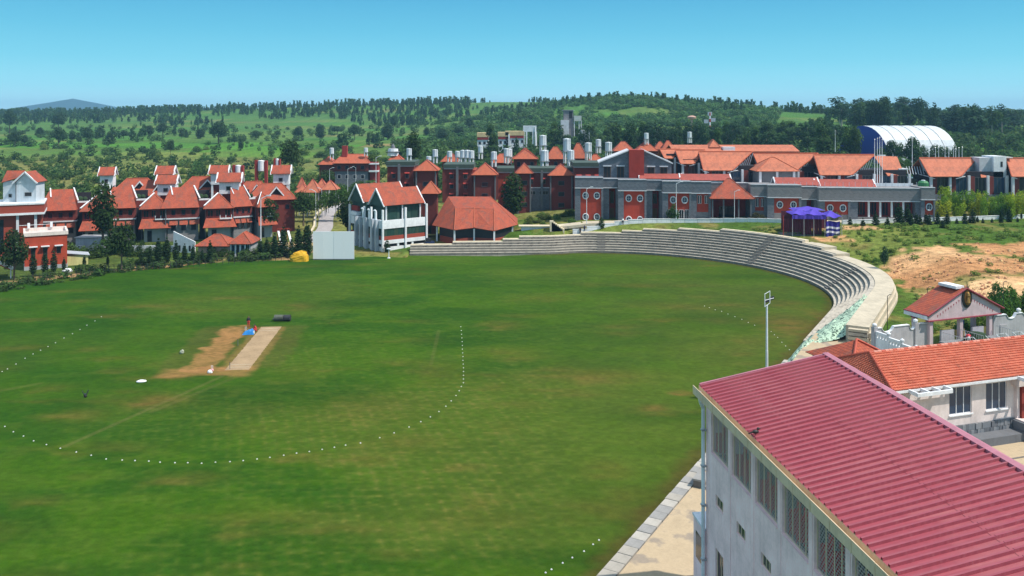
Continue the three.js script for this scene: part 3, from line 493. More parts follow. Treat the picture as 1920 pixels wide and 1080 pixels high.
// ---------- tiled house, wall and gate at the right edge ----------
{
  const yaw = 18, t = yaw * Math.PI / 180, E = [32.05, 9.7, -72];
  const h = base('tiled_house', 'low cream house with bright clay tile roof beside the crimson hall roof', 'house', [E[0], 4.2, E[2]], yaw);
  // local x along the eave (right), z towards the viewer; eave corner at 0,5.5,0
  const ey = 5.5, L = 40, D = 9.2, s = 1.58, rise = 1.9, w = 4.6;
  const wallM = painted([.66, .57, .55]);
  // roof slopes with real courses of tiles
  const tileM = [[.53, .135, .072], [.505, .12, .065], [.55, .15, .085]];
  const tm = new THREE.MeshStandardMaterial({ roughness: .75, vertexColors: true, map: grime });
  function tiles(name, a, b, c, d, seed) {       // eave a->b, top d->c: rows of overlapping rounded tiles
    const g = mb(); g.c = []; const A = V(...a), B = V(...b), C = V(...c), Dd = V(...d), up = Dd.clone().sub(A), n = B.clone().sub(A).cross(up).normalize(), slope = Math.abs(A.clone().sub(Dd).y) / Math.sin(Math.atan2(Math.abs(A.y - Dd.y), 4.6)), rows = Math.round(slope / .31), R = rng(seed);
    for (let r = 0; r < rows; r++) {
      const v0 = r / rows, v1 = (r + 1) / rows, l0 = A.clone().lerp(Dd, v0), r0 = B.clone().lerp(C, v0), l1 = A.clone().lerp(Dd, v1), r1 = B.clone().lerp(C, v1), len = l0.distanceTo(r0), cols = Math.max(1, Math.round(len / .27));
      for (let k = 0; k < cols; k++) {
        const tone = tileM[Math.floor(R() * 3)], f = (.93 + .12 * R()) * (R() < .015 ? .72 : 1) / .82, jig = R() * .012;
        const q = (u, top, lift) => (top ? l1.clone().lerp(r1, u) : l0.clone().lerp(r0, u)).addScaledVector(n, lift + jig).toArray();
        const u0 = k / cols, um = (k + .5) / cols, u1 = (k + 1) / cols, lo = .1, hi = .015;
        const before = g.p.length;
        g.quad(q(u0, 0, lo), q(um, 0, lo + .05), q(um, 1, hi + .05), q(u0, 1, hi)); g.quad(q(um, 0, lo + .05), q(u1, 0, lo), q(u1, 1, hi), q(um, 1, hi + .05));
        g.quad(q(u0, 0, -.02), q(u1, 0, -.02), q(u1, 0, lo), q(u0, 0, lo)); g.tri(q(u0, 0, lo), q(u1, 0, lo), q(um, 0, lo + .05));
        for (let i = before; i < g.p.length; i += 3) g.c.push(tone[0] * f, tone[1] * f, tone[2] * f);
      }
    }
    const m = g.build(name, tm, h); m.userData.kind = 'stuff'; return m;
  }
  tiles('roof_tiles', [0, ey, 0], [L, ey, 0], [L, ey + rise, -w], [s, ey + rise, -w], 1);
  tiles('roof_tiles', [0, ey, -D], [0, ey, 0], [s, ey + rise, -w], [s, ey + rise, -w - .01], 2);
  mb().slab([[L, ey - .03, -D], [0, ey - .03, -D], [s, ey + rise - .03, -w], [L, ey + rise - .03, -w]], .15).build('back_slope', M.roofOrange, h);
  mb().slab([[0, ey - .1, 0], [L, ey - .1, 0], [L, ey - .1, -D], [0, ey - .1, -D]], .12).build('ceiling', M.white, h);
  const cap = painted([.42, .07, .035], .7);
  for (let i = 0; i < 92; i++) { const x = s + i * .42; if (x > L - .4) break; mb().bar([x, ey + rise + .03, -w], [x + .44, ey + rise + .03, -w], .15, 8, .125).build('ridge_tile', i % 3 ? M.roofPinkCap ??= painted([.56, .22, .16], .7) : cap, h); }
  const hipRow = (a, b) => { const A = V(...a), B = V(...b), n = Math.round(A.distanceTo(B) / .42); for (let i = 0; i < n; i++) { const p = A.clone().lerp(B, i / n), q = A.clone().lerp(B, (i + 1.06) / n); mb().bar(p.toArray(), q.toArray(), .15, 8, .125).build('hip_tile', cap, h); } };
  hipRow([0, ey + .08, 0], [s, ey + rise + .06, -w]); hipRow([0, ey + .08, -D], [s, ey + rise + .06, -w]);
  // walls, plinth, windows
  const z0 = -.6;
  const wins = [[6.6, 9.1], [10.7, 13.1], [16, 18.4]], top = 4.95, bot = 2.55, WL = mb();
  let x = 2.2; for (const [a, b] of [...wins, [19, 19]]) { WL.box(x, a, 1.6, 5.36, z0 - .25, z0); if (b > a) { WL.box(a, b, top, 5.36, z0 - .25, z0); WL.box(a, b, 1.6, bot, z0 - .25, z0); } x = b; }
  WL.box(1, 4.6, 1.6, 5.36, z0 - .9, z0 - .26); WL.box(.8, 1, 1.6, 5.36, -D + .6, z0 - .26); WL.box(1, L, 1.6, 5.36, -D + .4, -D + .6); WL.box(19, L, 1.6, 5.36, z0 - .25, z0);
  WL.build('wall', wallM, h);
  const wf = (a, b) => { const g = new THREE.Group(); g.name = 'window'; h.add(g); const f = mb(), n = 3, ww = b - a; f.box(a, b, bot, bot + .06, z0 - .16, z0 - .08).box(a, b, top - .06, top, z0 - .16, z0 - .08); for (let k = 0; k <= n; k++) { const c = a + .03 + (ww - .06) * k / n; f.box(c - .03, c + .03, bot + .06, top - .06, z0 - .16, z0 - .08); } f.build('window_frame', M.white, g); for (let k = 0; k < n; k++) { const c = a + .06 + (ww - .06) * k / n; bx('pane', M.glassBlue, g, c, c + (ww - .06) / n - .06, bot + .06, top - .06, z0 - .13, z0 - .12); } bx('cill', M.white, g, a - .08, b + .08, bot - .1, bot - .005, z0 - .1, z0 + .12); };
  wins.forEach(([a, b]) => wf(a, b));
  bx('dark_room', M.dark, h, 4.7, 18, 1.7, 5.3, z0 - 2, z0 - 1.2);
  // stone plinth of upright rough blocks
  const R = rng(12), slateG = [mb().box(-.17, .17, 0, .52, 0, .1).geo(), mb().box(-.16, .16, 0, .5, 0, .14).geo(), mb().box(-.175, .175, 0, .52, 0, .075).geo()], slateM = [M.dgrey, painted([.17, .18, .2]), painted([.22, .225, .24])];
  bx('plinth', M.dgrey, h, 1, 19, -.3, 1.58, z0 - .8, z0 + .02);
  for (let r = 0; r < 3; r++) for (let k = 0; k < 42; k++) { const m = mesh('plinth_stone', slateG[Math.floor(R() * 3)], slateM[Math.floor(R() * 3)], h); m.position.set(1.3 + k * .36 + (r % 2) * .18, .02 + r * .53, z0 + .02); }
  bx('bench_ledge', M.dgrey, h, 5, 13.6, -.3, .75, z0 + .18, z0 + 1.5); bx('bench_ledge', painted([.16, .17, .19]), h, 13.6, 19, -.3, 1.5, z0 + .18, z0 + 1.9);
  bx('porch_wall', painted([.23, .03, .02]), h, 14.3, 14.6, 1.6, 5.3, z0 + .02, z0 + .5); bx('porch_floor', wallM, h, 13.8, 19, 1.5, 1.62, z0 + .2, z0 + 2);
  bx('porch_column', wallM, h, 13.95, 14.25, 1.6, 5.3, z0 - .1, z0 + .3); bx('porch_shade', M.dark, h, 14.65, 15.9, 1.7, 5.2, z0 + .001, z0 + .02);
  // white slatted canopies at the eave
  for (const [a, b] of [[1.6, 5.3], [13.6, 17.4]]) { const c = new THREE.Group(); c.name = 'eave_canopy'; h.add(c); mb().box(a, b, ey - .32, ey - .02, .95, 1.1).build('canopy_beam', M.white, c); for (let x2 = a; x2 <= b; x2 += 1.22) bx('canopy_rib', M.white, c, x2, x2 + .16, ey - .3, ey + .02, .02, .94); bx('canopy_wall', wallM, c, a, b, 4.6, ey - .35, z0 + .02, .2); }
  bx('fascia', M.white, h, 0, L, ey - .22, ey - .02, .02, .1);
  // wing with its own hipped roof, behind
  const wx = 3.6, wz = -D - .4, tileRed = M.roofRed;
  const wing = new THREE.Group(); wing.name = 'wing'; h.add(wing); wing.position.set(3.0, 0, -14.6);
  const wr = (pts, n) => mb().slab(pts, .1).build(n, tileRed, wing), wy = 4.5, ph = 6.4;
  wr([[0, wy, 6], [6.5, wy, 6], [3.2, ph, 2.8]], 'roof_slope'); wr([[0, wy, -1], [0, wy, 6], [3.2, ph, 2.8]], 'roof_slope'); wr([[6.5, wy, 6], [6.5, wy, -1], [3.2, ph, 2.8]], 'roof_slope'); wr([[6.5, wy, -1], [0, wy, -1], [3.2, ph, 2.8]], 'roof_slope');
  for (const [a2, b2] of [[[0, wy + .06, 6], [3.2, ph + .06, 2.8]], [[6.5, wy + .06, 6], [3.2, ph + .06, 2.8]]]) mb().bar(a2, b2, .13, 6).build('hip_cap', cap, wing);
  bx('wing_wall', wallM, wing, .5, 6, -.2, wy - .05, -.5, 5.5);
  // yard in front
  const yd = mb().quad([-6, .02, 14], [34, .02, 14], [34, .02, -.4], [-6, .02, -.4]); const ym = yd.build('yard', M.pad); ym.position.set(E[0], 4.22, E[2]); ym.rotation.y = t; ym.userData.kind = 'structure';
  bx('drain', M.concreteDark, ym, 8, 30, .024, .05, 3.4, 3.6);
}
// compound wall
const wallAt = (l) => [44.5 + .94 * l, -105 - .342 * l];
{
  const w = base('compound_wall', 'grey plastered compound wall with scalloped white coping beside the gate', 'wall', [44.5, 2.2, -105], 20);
  const g = painted([.40, .385, .41]);
  const seg = (a, b, scoops, n = 1) => {
    const top = 4.55, pts = [[a, 0, 0]]; pts.push([b, 0, 0]); const prof = [];
    for (let i = 0; i <= 40; i++) { const u = i / 40; let y = top; for (const [c, r] of scoops) { const q = Math.abs(mix(a, b, u) - c); if (q < r) y = Math.min(y, top - .62 * Math.sqrt(Math.max(0, 1 - (q / r) ** 2))); } prof.push([mix(a, b, u), y, 0]); }
    const face = mb(); for (let i = 0; i < 40; i++) { const p = prof[i], q = prof[i + 1]; face.quad([p[0], 0, .12], [q[0], 0, .12], [q[0], q[1], .12], [p[0], p[1], .12]); face.quad([q[0], 0, -.12], [p[0], 0, -.12], [p[0], p[1], -.12], [q[0], q[1], -.12]); } face.quad([a, 0, -.12], [a, 0, .12], [a, prof[0][1], .12], [a, prof[0][1], -.12]).quad([b, 0, .12], [b, 0, -.12], [b, prof[40][1], -.12], [b, prof[40][1], .12]).build('wall_panel', g, w);
    const c = mb(); for (let i = 0; i < 40; i++) { const p = prof[i], q = prof[i + 1]; c.quad([p[0], p[1] + .09, .2], [q[0], q[1] + .09, .2], [q[0], q[1] + .09, -.2], [p[0], p[1] + .09, -.2]).quad([p[0], p[1], .2], [q[0], q[1], .2], [q[0], q[1] + .09, .2], [p[0], p[1] + .09, .2]).quad([q[0], q[1], -.2], [p[0], p[1], -.2], [p[0], p[1] + .09, -.2], [q[0], q[1] + .09, -.2]); } c.build('coping', M.white, w);
  };
  seg(.2, 6.2, [[1.9, .9], [5.8, .5]]); seg(6.7, 9.2, []); seg(19.4, 34, [[22.5, .9], [25.6, .9], [29, .9]]);
  for (const x of [6.45, 0]) { mb().box(x - .28, x + .28, 0, 4.75, -.28, .28).build('pier', g, w); mb().lathe([[.0, 5.25], [.26, 5.1], [.3, 4.95], [.2, 4.76]].reverse(), 10, x, 0).build('finial', M.white, w); }
  mb().lathe([[.2, 4.76], [.3, 4.95], [.26, 5.1], [0, 5.25]], 10, 24, 0).build('finial', M.white, w);
  // the return that steps down towards the pad
  const r = base('pad_wall', 'white wall stepping down from the compound wall beside the paved pad, with small pierced openings', 'wall', [44.5, 2.2, -105], 20);
  for (let k = 0; k < 5; k++) { const z = .3 + k * 2.1, top = 4.3 - k * .25; const p = mb().box(-.14, .14, -1, top - .75, z, z + 2.08).box(-.14, .14, top - .35, top, z, z + 2.08); for (let q = 0; q < 5; q++) p.box(-.14, .14, top - .75, top - .35, z + q * .44, z + q * .44 + .2); p.build('pierced_panel', M.white, r); mb().lathe([[.22, top], [.26, top + .2], [0, top + .42]], 8, 0, z + 2).build('finial', M.white, r); }
}
// the gate
{
  const [gx, gz] = wallAt(8.0), G = base('gatehouse', 'gate with pale gable front, dark oval emblem and red tiled roof over three posts', 'gate', [gx, 2.4, gz], 20), pk = painted([.56, .43, .45]), pe = painted([.3, .05, .07]);
  const w = 12, ey = 4.9, ph = 8.3;         // above the base
  // posts
  for (const [x, z] of [[.5, .25], [5.5, .25], [10.5, .25], [.5, -2.2], [10.5, -2.2]]) { mb().box(x - .25, x + .25, 0, ey - .12, z - .25, z + .25).build('post', pk, G); mb().box(x - .33, x + .33, ey - .34, ey - .13, z - .33, z + .33).build('post_capital', pe, G); }
  mb().slab([[-.1, ey - .1, .62], [w, ey - .1, .62], [w, ey + .62, .62], [w / 2 + .1, ph, .62], [-.1, ey + .62, .62]], .3).build('gable_front', pk, G);
  mb().slab([[w, ey - .1, -2.9], [-.1, ey - .1, -2.9], [-.1, ey + .62, -2.9], [w / 2, ph, -2.9], [w, ey + .62, -2.9]], .2).build('gable_back', pk, G);
  bx('gable_base', pe, G, -.2, w + .1, ey - .24, ey - .101, .25, .75);
  mb().slab([[-.35, ey + .42, .8], [w / 2, ph + .1, .8], [w / 2, ph + .1, -3.1], [-.35, ey + .42, -3.1]].reverse().map((p) => p), .14);
  const sl = (x0) => { const s = Math.sign(w / 2 - x0); const q = [[x0, ey + .52, .8], [w / 2, ph + .16, .8], [w / 2, ph + .16, -3.1], [x0, ey + .52, -3.1]]; if (s > 0) mb().slab(q, .14).build('roof_slope', M.roofRed, G); else mb().slab(q.reverse(), .14).build('roof_slope', M.roofRed, G); };
  sl(-.35); sl(w + .35);
  mb().bar([-.4, ey + .56, .86], [w / 2, ph + .2, .86], .09, 6).build('verge_trim', pe, G); mb().bar([w + .4, ey + .56, .86], [w / 2, ph + .2, .86], .09, 6).build('verge_trim', pe, G);
  mb().bar([-.4, ey + .56, .86], [-.4, ey + .56, -3.1], .09, 6).build('eave_trim', pe, G); bx('eave_board', M.white, G, -.42, -.3, ey + .0, ey + .5, -3.05, .7);
  mb().box(w / 2 - 1.1, w / 2 + .25, ph + .02, ph + .36, -2.6, .2).build('ridge_block', M.white, G);
  // small triangular dark slots under the verge
  for (const s of [-1, 1]) for (let k = 1; k <= 9; k++) { const x = w / 2 + s * (.65 + k * .44), y = ph - .75 - (.65 + k * .44) * .47; const q = s > 0 ? 1 : 1; mb().slab([[x - .07, y - .02, .635], [x + .02, y - .36, .635], [x + .11, y - .02, .635]], .02).build('slot', pe, G); }
  // dark oval emblem with a bronze centre
  const em = new THREE.Group(); em.name = 'emblem'; em.position.set(w / 2 + .2, ph - 1.05, .63); G.add(em);
  const oval = (a, b, t) => { const g = mb(), P = [...Array(24)].map((_, i) => [a * Math.cos(i / 12 * Math.PI), b * Math.sin(i / 12 * Math.PI), t]); g.slab(P, t); return g; };
  oval(.8, 1.3, .12).build('rim', M.black, em); oval(.5, .95, .16).build('bronze_plate', std([.28, .13, .035], .45, { metalness: .5 }), em);
  mb().lathe([[0, .8], [.18, .6], [.26, .3], [.14, .05], [.22, -.3], [.3, -.62], [0, -.7]].map(([r, y]) => [r, y]).reverse(), 10, 0, .2).build('relief_figure', std([.36, .2, .05], .45, { metalness: .4 }), em);
  mb().bar([.05, 1, .06], [0, 2.0, .06], .12, 6, .03).build('finial', std([.05, .08, .03], .6), em); mb().bar([.05, .95, .06], [.4, 1.55, .06], .1, 6, .03).build('finial', std([.05, .08, .03], .6), em);
  // steps landing with railings
  const P = base('gate_landing', 'dark stone landing with thin steel railings in front of the gate', 'landing', [...[wallAt(9.6)[0], 2.9, wallAt(9.6)[1]]], 20);
  bx('landing_slab', M.dgrey, P, 0, 9.6, .9, 1.5, .6, 4.4); bx('landing_top', painted([.24, .25, .27]), P, .05, 9.55, 1.5, 1.56, .65, 4.35); bx('landing_edge', M.black, P, 0, 9.6, .2, .9, .62, 4.38);
  const rail = (a, b) => { const g = mb(), A = V(...a), B = V(...b), n = Math.round(A.distanceTo(B) / .34); for (let i = 0; i <= n; i++) { const p = A.clone().lerp(B, i / n); g.bar(p.toArray(), [p.x, p.y + 1.25, p.z], .025, 5); } g.bar([A.x, A.y + 1.25, A.z], [B.x, B.y + 1.25, B.z], .035, 6); g.build('railing', M.steel, P); };
  rail([.1, 1.56, .9], [.1, 1.56, 4.2]); rail([.1, 1.56, 4.2], [1.6, 1.56, 4.2]); rail([3.4, 1.56, .8], [3.4, 1.56, 4.2]); rail([5.6, 1.56, 4.2], [6.8, 1.56, 4.2]); rail([9.4, 1.56, .8], [9.4, 1.56, 4.2]); rail([8.2, 1.56, 4.2], [9.4, 1.56, 4.2]);
  for (const x of [1.6, 3.6, 5.4, 6.9, 8.2, 9.5]) mb().bar([x, 2.85, 4.3], [x + .7, .9, 6.6], .045, 6).build('handrail', M.white, P);
  bx('planter_block', M.black, P, 3.0, 5.5, 1.56, 2.2, 1.6, 3.4); mb().lathe([[1.3, 2.2], [.9, 2.7], [0, 2.9]], 10, 4.3, 2.5).build('planter_leaves', std([.02, .045, .02], 1), P);
  const gt = base('gate_leaf', 'yellow steel gate leaves standing closed between the gate posts', 'gate', [...[wallAt(11.1)[0], 2.4, wallAt(11.1)[1]]], 20), ye = std([.62, .42, .16], .6);
  for (const [a, b] of [[1.6, 3.5], [6.6, 8.3]]) { const g = mb().box(a, b, .5, .58, -.03, .03).box(a, b, 3.0, 3.08, -.03, .03); for (let x = a; x <= b; x += .22) g.box(x, x + .06, .5, 3.1, -.03, .03); g.build('gate_panel', ye, gt); }
  const wallG = painted([.40, .385, .41]); for (const [a, b, p, q] of [[3.6, 4.5, 3.1, 1.4], [8.4, 9.3, 3.1, 1.4]]) mb().slab([[a, .3, -.2], [b, .3, -.2], [b, q, -.2], [a, p, -.2]], .2).build('wing_wall', wallG, gt);
  bx('centre_wall', painted([.42, .39, .43]), gt, 4.6, 6.5, 0, 3.2, -.1, .2); bx('side_wall', wallG, gt, -.6, 1.5, 0, 3.2, -.1, .2); bx('side_wall', wallG, gt, 9.4, 10.6, 0, 3.1, -.1, .2);
  const rd = mb().quad([-3, .02, -.6], [14, .02, -.6], [14, .02, -5], [-3, .02, -5]).build('path', M.pad); rd.position.set(gx, 2.45, gz); rd.rotation.y = 20 * Math.PI / 180; rd.userData.kind = 'structure';
  const bin = base('blue_sign_panel', 'bright blue square panel on a post standing in the grass behind the gate', 'sign', [...[wallAt(17)[0] - .9, 4.2, wallAt(17)[1] - 2.6]], 20);
  bx('panel', std([.005, .06, .42], .5), bin, -.42, .42, .45, 1.5, -.05, .05); mb().bar([0, -1.2, 0], [0, .45, 0], .05, 6).build('post', M.iron, bin);
}
// ---------- placing helpers for buildings beyond the field ----------
// a building stands on its front edge: px of the two ends, depth of the first, turn in degrees
function front(px0, px1, d, turn) { const t = turn * Math.PI / 180, x0 = X(px0, d), c = Math.cos(t), s = Math.sin(t), k = px1 - 960; return { x: x0, d, w: (k * d - x0 * F) / (c * F - k * s), turn }; }
function win(parent, x0, x1, y0, y1, z, o = {}) {
  const g = new THREE.Group(); g.name = o.name ?? 'window'; parent.add(g); const f = o.f ?? .07, dp = o.depth ?? .08, m = o.frame ?? M.white;
  mb().box(x0, x1, y0, y0 + f, z, z + dp).box(x0, x1, y1 - f, y1, z, z + dp).box(x0, x0 + f, y0 + f, y1 - f, z, z + dp).box(x1 - f, x1, y0 + f, y1 - f, z, z + dp).build('frame', m, g);
  bx('pane', o.glass ?? M.glass, g, x0 + f, x1 - f, y0 + f, y1 - f, z + .005, z + .03);
  if (o.bars) for (let k = 1; k <= o.bars; k++) { const c = mix(x0, x1, k / (o.bars + 1)); bx('bar', m, g, c - .03, c + .03, y0 + f, y1 - f, z + .031, z + dp - .01); }
  if (o.hood) mb().slab([[x0 - .2, y1 + .05, z + .62], [x1 + .2, y1 + .05, z + .62], [x1 + .2, y1 + .42, z + .01], [x0 - .2, y1 + .42, z + .01]], .08).build('sunshade', o.hood, g);
  return g;
}
function onSide(parent, x, side = 1) { const g = new THREE.Group(); g.name = 'side_face'; return g; }
function hip(parent, x0, x1, z0, z1, y, ph, mat, o = {}) {        // hipped roof: z0 back, z1 front; ridge along x (or a point)
  const w = x1 - x0, dp = z1 - z0, r = o.inset ?? Math.min(w, dp) / 2, zc = (z0 + z1) / 2; let a, b;
  if (w >= dp) { a = [x0 + r, y + ph, zc]; b = [x1 - r, y + ph, zc]; } else { a = [(x0 + x1) / 2, y + ph, z1 - r]; b = [(x0 + x1) / 2, y + ph, z0 + r]; }
  const A = [x0, y, z1], B = [x1, y, z1], C = [x1, y, z0], D = [x0, y, z0], t = .14, same = Math.hypot(a[0] - b[0], a[2] - b[2]) < .01;
  const S = (p) => mb().slab(same ? p.filter((q, i) => !i || q !== p[i - 1]) : p, t).build('roof_slope', mat, parent);
  if (w >= dp) { S(same ? [A, B, b] : [A, B, b, a]); S([B, C, b]); S(same ? [C, D, a] : [C, D, a, b]); S([D, A, a]); } else { S([A, B, a]); S([B, C, b, a]); S([C, D, b]); S([D, A, a, b]); }
  const cap = o.cap ?? mat; for (const [p, q] of w >= dp ? [[A, a], [B, b], [C, b], [D, a]] : [[A, a], [B, a], [C, b], [D, b]]) mb().bar([p[0], p[1] + .04, p[2]], [q[0], q[1] + .05, q[2]], .11, 5).build('hip_cap', cap, parent);
  if (!same) mb().bar([a[0], a[1] + .05, a[2]], [b[0], b[1] + .05, b[2]], .12, 5).build('ridge_cap', cap, parent);
}
function gable(parent, x0, x1, z0, z1, y, ph, mat, o = {}) {      // ridge along x; gable ends with pale verges
  const zc = o.zc ?? (z0 + z1) / 2, t = .14;
  mb().slab([[x0, y, z1], [x1, y, z1], [x1, y + ph, zc], [x0, y + ph, zc]], t).build('roof_slope', mat, parent); mb().slab([[x1, y, z0], [x0, y, z0], [x0, y + ph, zc], [x1, y + ph, zc]], t).build('roof_slope', mat, parent);
  if (o.verge) for (const x of [x0, x1]) for (const z of [z0, z1]) mb().slab(z === z1 ? [[x - .16, y - .16, z + .1], [x + .16, y - .16, z + .1], [x + .16, y + ph + .12, zc], [x - .16, y + ph + .12, zc]] : [[x + .16, y - .16, z - .1], [x - .16, y - .16, z - .1], [x - .16, y + ph + .12, zc], [x + .16, y + ph + .12, zc]], .3).build('verge_board', o.verge, parent);
  if (o.end) for (const x of [x0 + .35, x1 - .35]) { const q = [[x, y - .2, z1 - .4], [x, y + ph - .25, zc], [x, y - .2, z0 + .4]]; mb().slab(x < (x0 + x1) / 2 ? q.slice().reverse() : q.slice().reverse(), .2).build('gable_wall', o.end, parent); }
}
// gables whose ridge runs towards the viewer (along z)
function gableZ(parent, x0, x1, z0, z1, y, ph, mat, o = {}) {
  const xc = (x0 + x1) / 2, t = .14;
  mb().slab([[x0, y, z0], [x0, y, z1], [xc, y + ph, z1], [xc, y + ph, z0]], t).build('roof_slope', mat, parent); mb().slab([[x1, y, z1], [x1, y, z0], [xc, y + ph, z0], [xc, y + ph, z1]], t).build('roof_slope', mat, parent);
  if (o.verge) for (const [xa, s] of [[x0, 1], [x1, -1]]) { const q = [[xa - s * .1, y - .16, z1 + .16], [xa - s * .1, y - .16, z1 - .16], [xc, y + ph + .12, z1 - .16], [xc, y + ph + .12, z1 + .16]]; mb().slab(s > 0 ? q.reverse() : q, .3).build('verge_board', o.verge, parent); }
  if (o.end) mb().slab([[x0 + .4, y - .2, z1 - .4], [x1 - .4, y - .2, z1 - .4], [xc, y + ph - .3, z1 - .4]], .2).build('gable_wall', o.end, parent);
}
// ---------- long grey stone building with red panels and round windows ----------
{
  const D0 = 222, turn = -4.5;                        // it comes nearer to the right
  const fr = front(1078, 1752, D0, turn), gy = 5.6;
  const G = base('stone_building', 'long grey stone building with red wall panels, round windows and stepped parapet behind the stand', 'building', [fr.x, gy, -D0], turn);
  const c = Math.cos(turn * Math.PI / 180), s = Math.sin(turn * Math.PI / 180);
  const lx = (px, z = 0) => { const k = px - 960, d = D0 - z * c, x0 = fr.x + z * -s * -1 * 0; /* solve on the plane z */ return ((k * (D0 - z * c)) - (fr.x + z * Math.sin(turn * Math.PI / 180)) * F) / (c * F - k * s); };
  const ly = (py, x, z = 0) => Y(py, D0 + x * s - z * c) - gy;
  // the ground climbs along it, so the plinth does too
  const base0 = (x) => Math.max(-.5, H(fr.x + x * c, D0 + x * s) - gy - .6);
  // bays: [px0, px1, set forward, kind]
  const bays = [[1078, 1131, .6, 'port'], [1131, 1158, -1.2, 'dark'], [1158, 1212, 1.6, 'port'], [1212, 1240, -.4, 'dark'], [1240, 1296, 2.2, 'port1'], [1296, 1333, .8, 'slit'], [1333, 1402, -2.5, 'entry'], [1402, 1436, .8, 'slit'], [1436, 1502, 2.2, 'port1'], [1502, 1530, .6, 'dark'], [1530, 1594, 2.6, 'port1'], [1594, 1724, 2.2, 'columns'], [1724, 1752, 2.9, 'port0']];
  const topPx = [333, 335, 337, 338, 340, 341, 343, 346, 347, 350, 352, 353, 352], trimPx = [353, 352.5, 358, 357, 362, 363, 366, 369, 371, 374, 377, 378, 375];
  let prevX = 0;
  bays.forEach(([p0, p1, z, kind], i) => {
    const x0 = i ? prevX : 0, x1 = lx(p1, z); prevX = x1; const xm = (x0 + x1) / 2, yt = ly(trimPx[i], xm, z), yp = ly(topPx[i], xm, z) , y0 = base0(xm), n = 'bay_' ;
    const B = new THREE.Group(); B.name = 'bay'; G.add(B); const w = x1 - x0;
    bx('parapet', i < 6 ? M.stone : M.stoneWarm, B, x0, x1, yt + .22, yp, -6, z + .5); bx('string_course', M.trim, B, x0 - .02, x1 + .02, yt, yt + .2, -5, z + .62); bx('coping', M.trim, B, x0, x1, yp + .002, yp + .14, z + .1, z + .6); 
    const dk = () => bx('recess_wall', M.redPaint, B, x0, x1, y0, yt - .01, z - 3.2, z - 2.9);
    if (kind.startsWith('port')) {
      const pw = kind === 'port0' ? .9 : Math.min(2.0, w * .2);
      bx('pier', M.stone, B, x0, x0 + pw, y0, yt - .01, -5, z + .3); bx('pier', M.stone, B, x1 - pw * .35, x1, y0, yt - .01, -5, z + .3);
      const low = kind === 'port' ? y0 : yt - (yt - y0) * .62; bx('red_panel', M.terra, B, x0 + pw, x1 - pw * .35, low, yt - .01, -4, z); if (low > y0) bx('lower_wall', M.stoneWarm, B, x0 + pw, x1 - pw * .35, y0, low - .01, -4, z + .02);
      const rows = kind === 'port' ? [yt - 1.9, yt - 7.4] : [yt - 1.75], xs = kind === 'port0' ? [mix(x0 + pw, x1, .48)] : [mix(x0 + pw, x1, .22), mix(x0 + pw, x1, .72)], r = .82;
      for (const y of rows) for (const x of xs) { const g = new THREE.Group(); g.name = 'round_window'; B.add(g); g.position.set(x, y, z); const ring = new THREE.TorusGeometry(r, .16, 6, 24); mesh('ring', ring, M.trim, g).scale.set(.86, 1, 1); const dsk = new THREE.CircleGeometry(r * .98, 24); const q = mesh('pane', dsk, M.glassBlue, g); q.position.z = .03; q.scale.set(.86, 1, 1); mb().box(-.03, .03, -r * .95, r * .95, .035, .07).box(-r * .8, r * .8, -.03, .03, .036, .065).build('glazing_bar', M.trim, g); }
      if (i === 4) for (let k = 0; k < 4; k++) win(B, x0 + pw + .1 + k * 1.35, x0 + pw + 1.2 + k * 1.35, y0 + 1.2, y0 + 3.5, z + .03, { bars: 1 });
    } else if (kind === 'dark') {
      bx('pier', M.stone, B, x0, x0 + w * .42, y0, yt - .01, -5, z + .2); bx('pier', M.stone, B, x1 - w * .12, x1, y0, yt - .01, -5, z + .4); dk(); bx('door', M.wood, B, x0 + w * .5, x1 - w * .2, y0, y0 + 3.2, z - 2.88, z - 2.8); win(B, x0 + w * .5, x1 - w * .2, y0 + 4.4, yt - 1, z - 2.88, { frame: M.redPaint });
    } else if (kind === 'slit') {
      bx('pier', M.stone, B, x0, x0 + w * .3, y0, yt - .01, -5, z + .3); bx('pier', M.stone, B, x1 - w * .12, x1, y0, yt - .01, -5, z + .3); bx('red_panel', M.terra, B, x0 + w * .3, x1 - w * .12, y0 + 2.7, yt - .01, -4, z - .3); bx('lower_wall', M.stoneWarm, B, x0 + w * .3, x1 - w * .12, y0, y0 + 2.69, -4, z - .28);
      for (const t of [.36, .46, .7, .78]) win(B, x0 + w * t, x0 + w * t + .42, yt - 2.6, yt - .5, z - .29);
    } else if (kind === 'entry') {
      dk(); for (const t of [0, .28, .66, .97]) bx('column', M.dgrey, B, x0 + w * t, x0 + w * t + .35, y0, yt - .6, z + 4.6, z + 4.95);
      bx('glass_door', M.glass, B, x0 + w * .3, x1 - w * .3, y0, y0 + 3.4, z - 2.89, z - 2.8); bx('porch_floor', M.cream, B, x0 - 1, x1, y0 - .4, y0 + .5, z - 2.8, z + 5.6);
      hip(B, x0 - .6, x1 + .8, -8, z + 5.4, yt - .4, ly(336, xm, 1) - yt + .3, M.roofRed, { inset: 5.2 });
    } else {                                                             // row of white columns before dark red screens
      bx('pier', M.stone, B, x0, x0 + 1.9, y0, yt - .01, -5, z + .3); bx('pier', M.stone, B, x1 - 1.1, x1, y0, yt - .01, -5, z + .3); bx('recess_wall', M.redPaint, B, x0 + 1.9, x1 - 1.1, y0, yt - .01, z - 2, z - 1.7); bx('low_wall', M.stoneWarm, B, x0 + 1.9, x1 - 1.1, y0, y0 + 1.5, z - .2, z + .1);
      for (let k = 1; k <= 4; k++) { const x = mix(x0 + 1.9, x1 - 1.1, k / 5); bx('white_column', M.white, B, x - .22, x + .22, y0 + 1.51, yt - .01, z - .3, z + .05); }
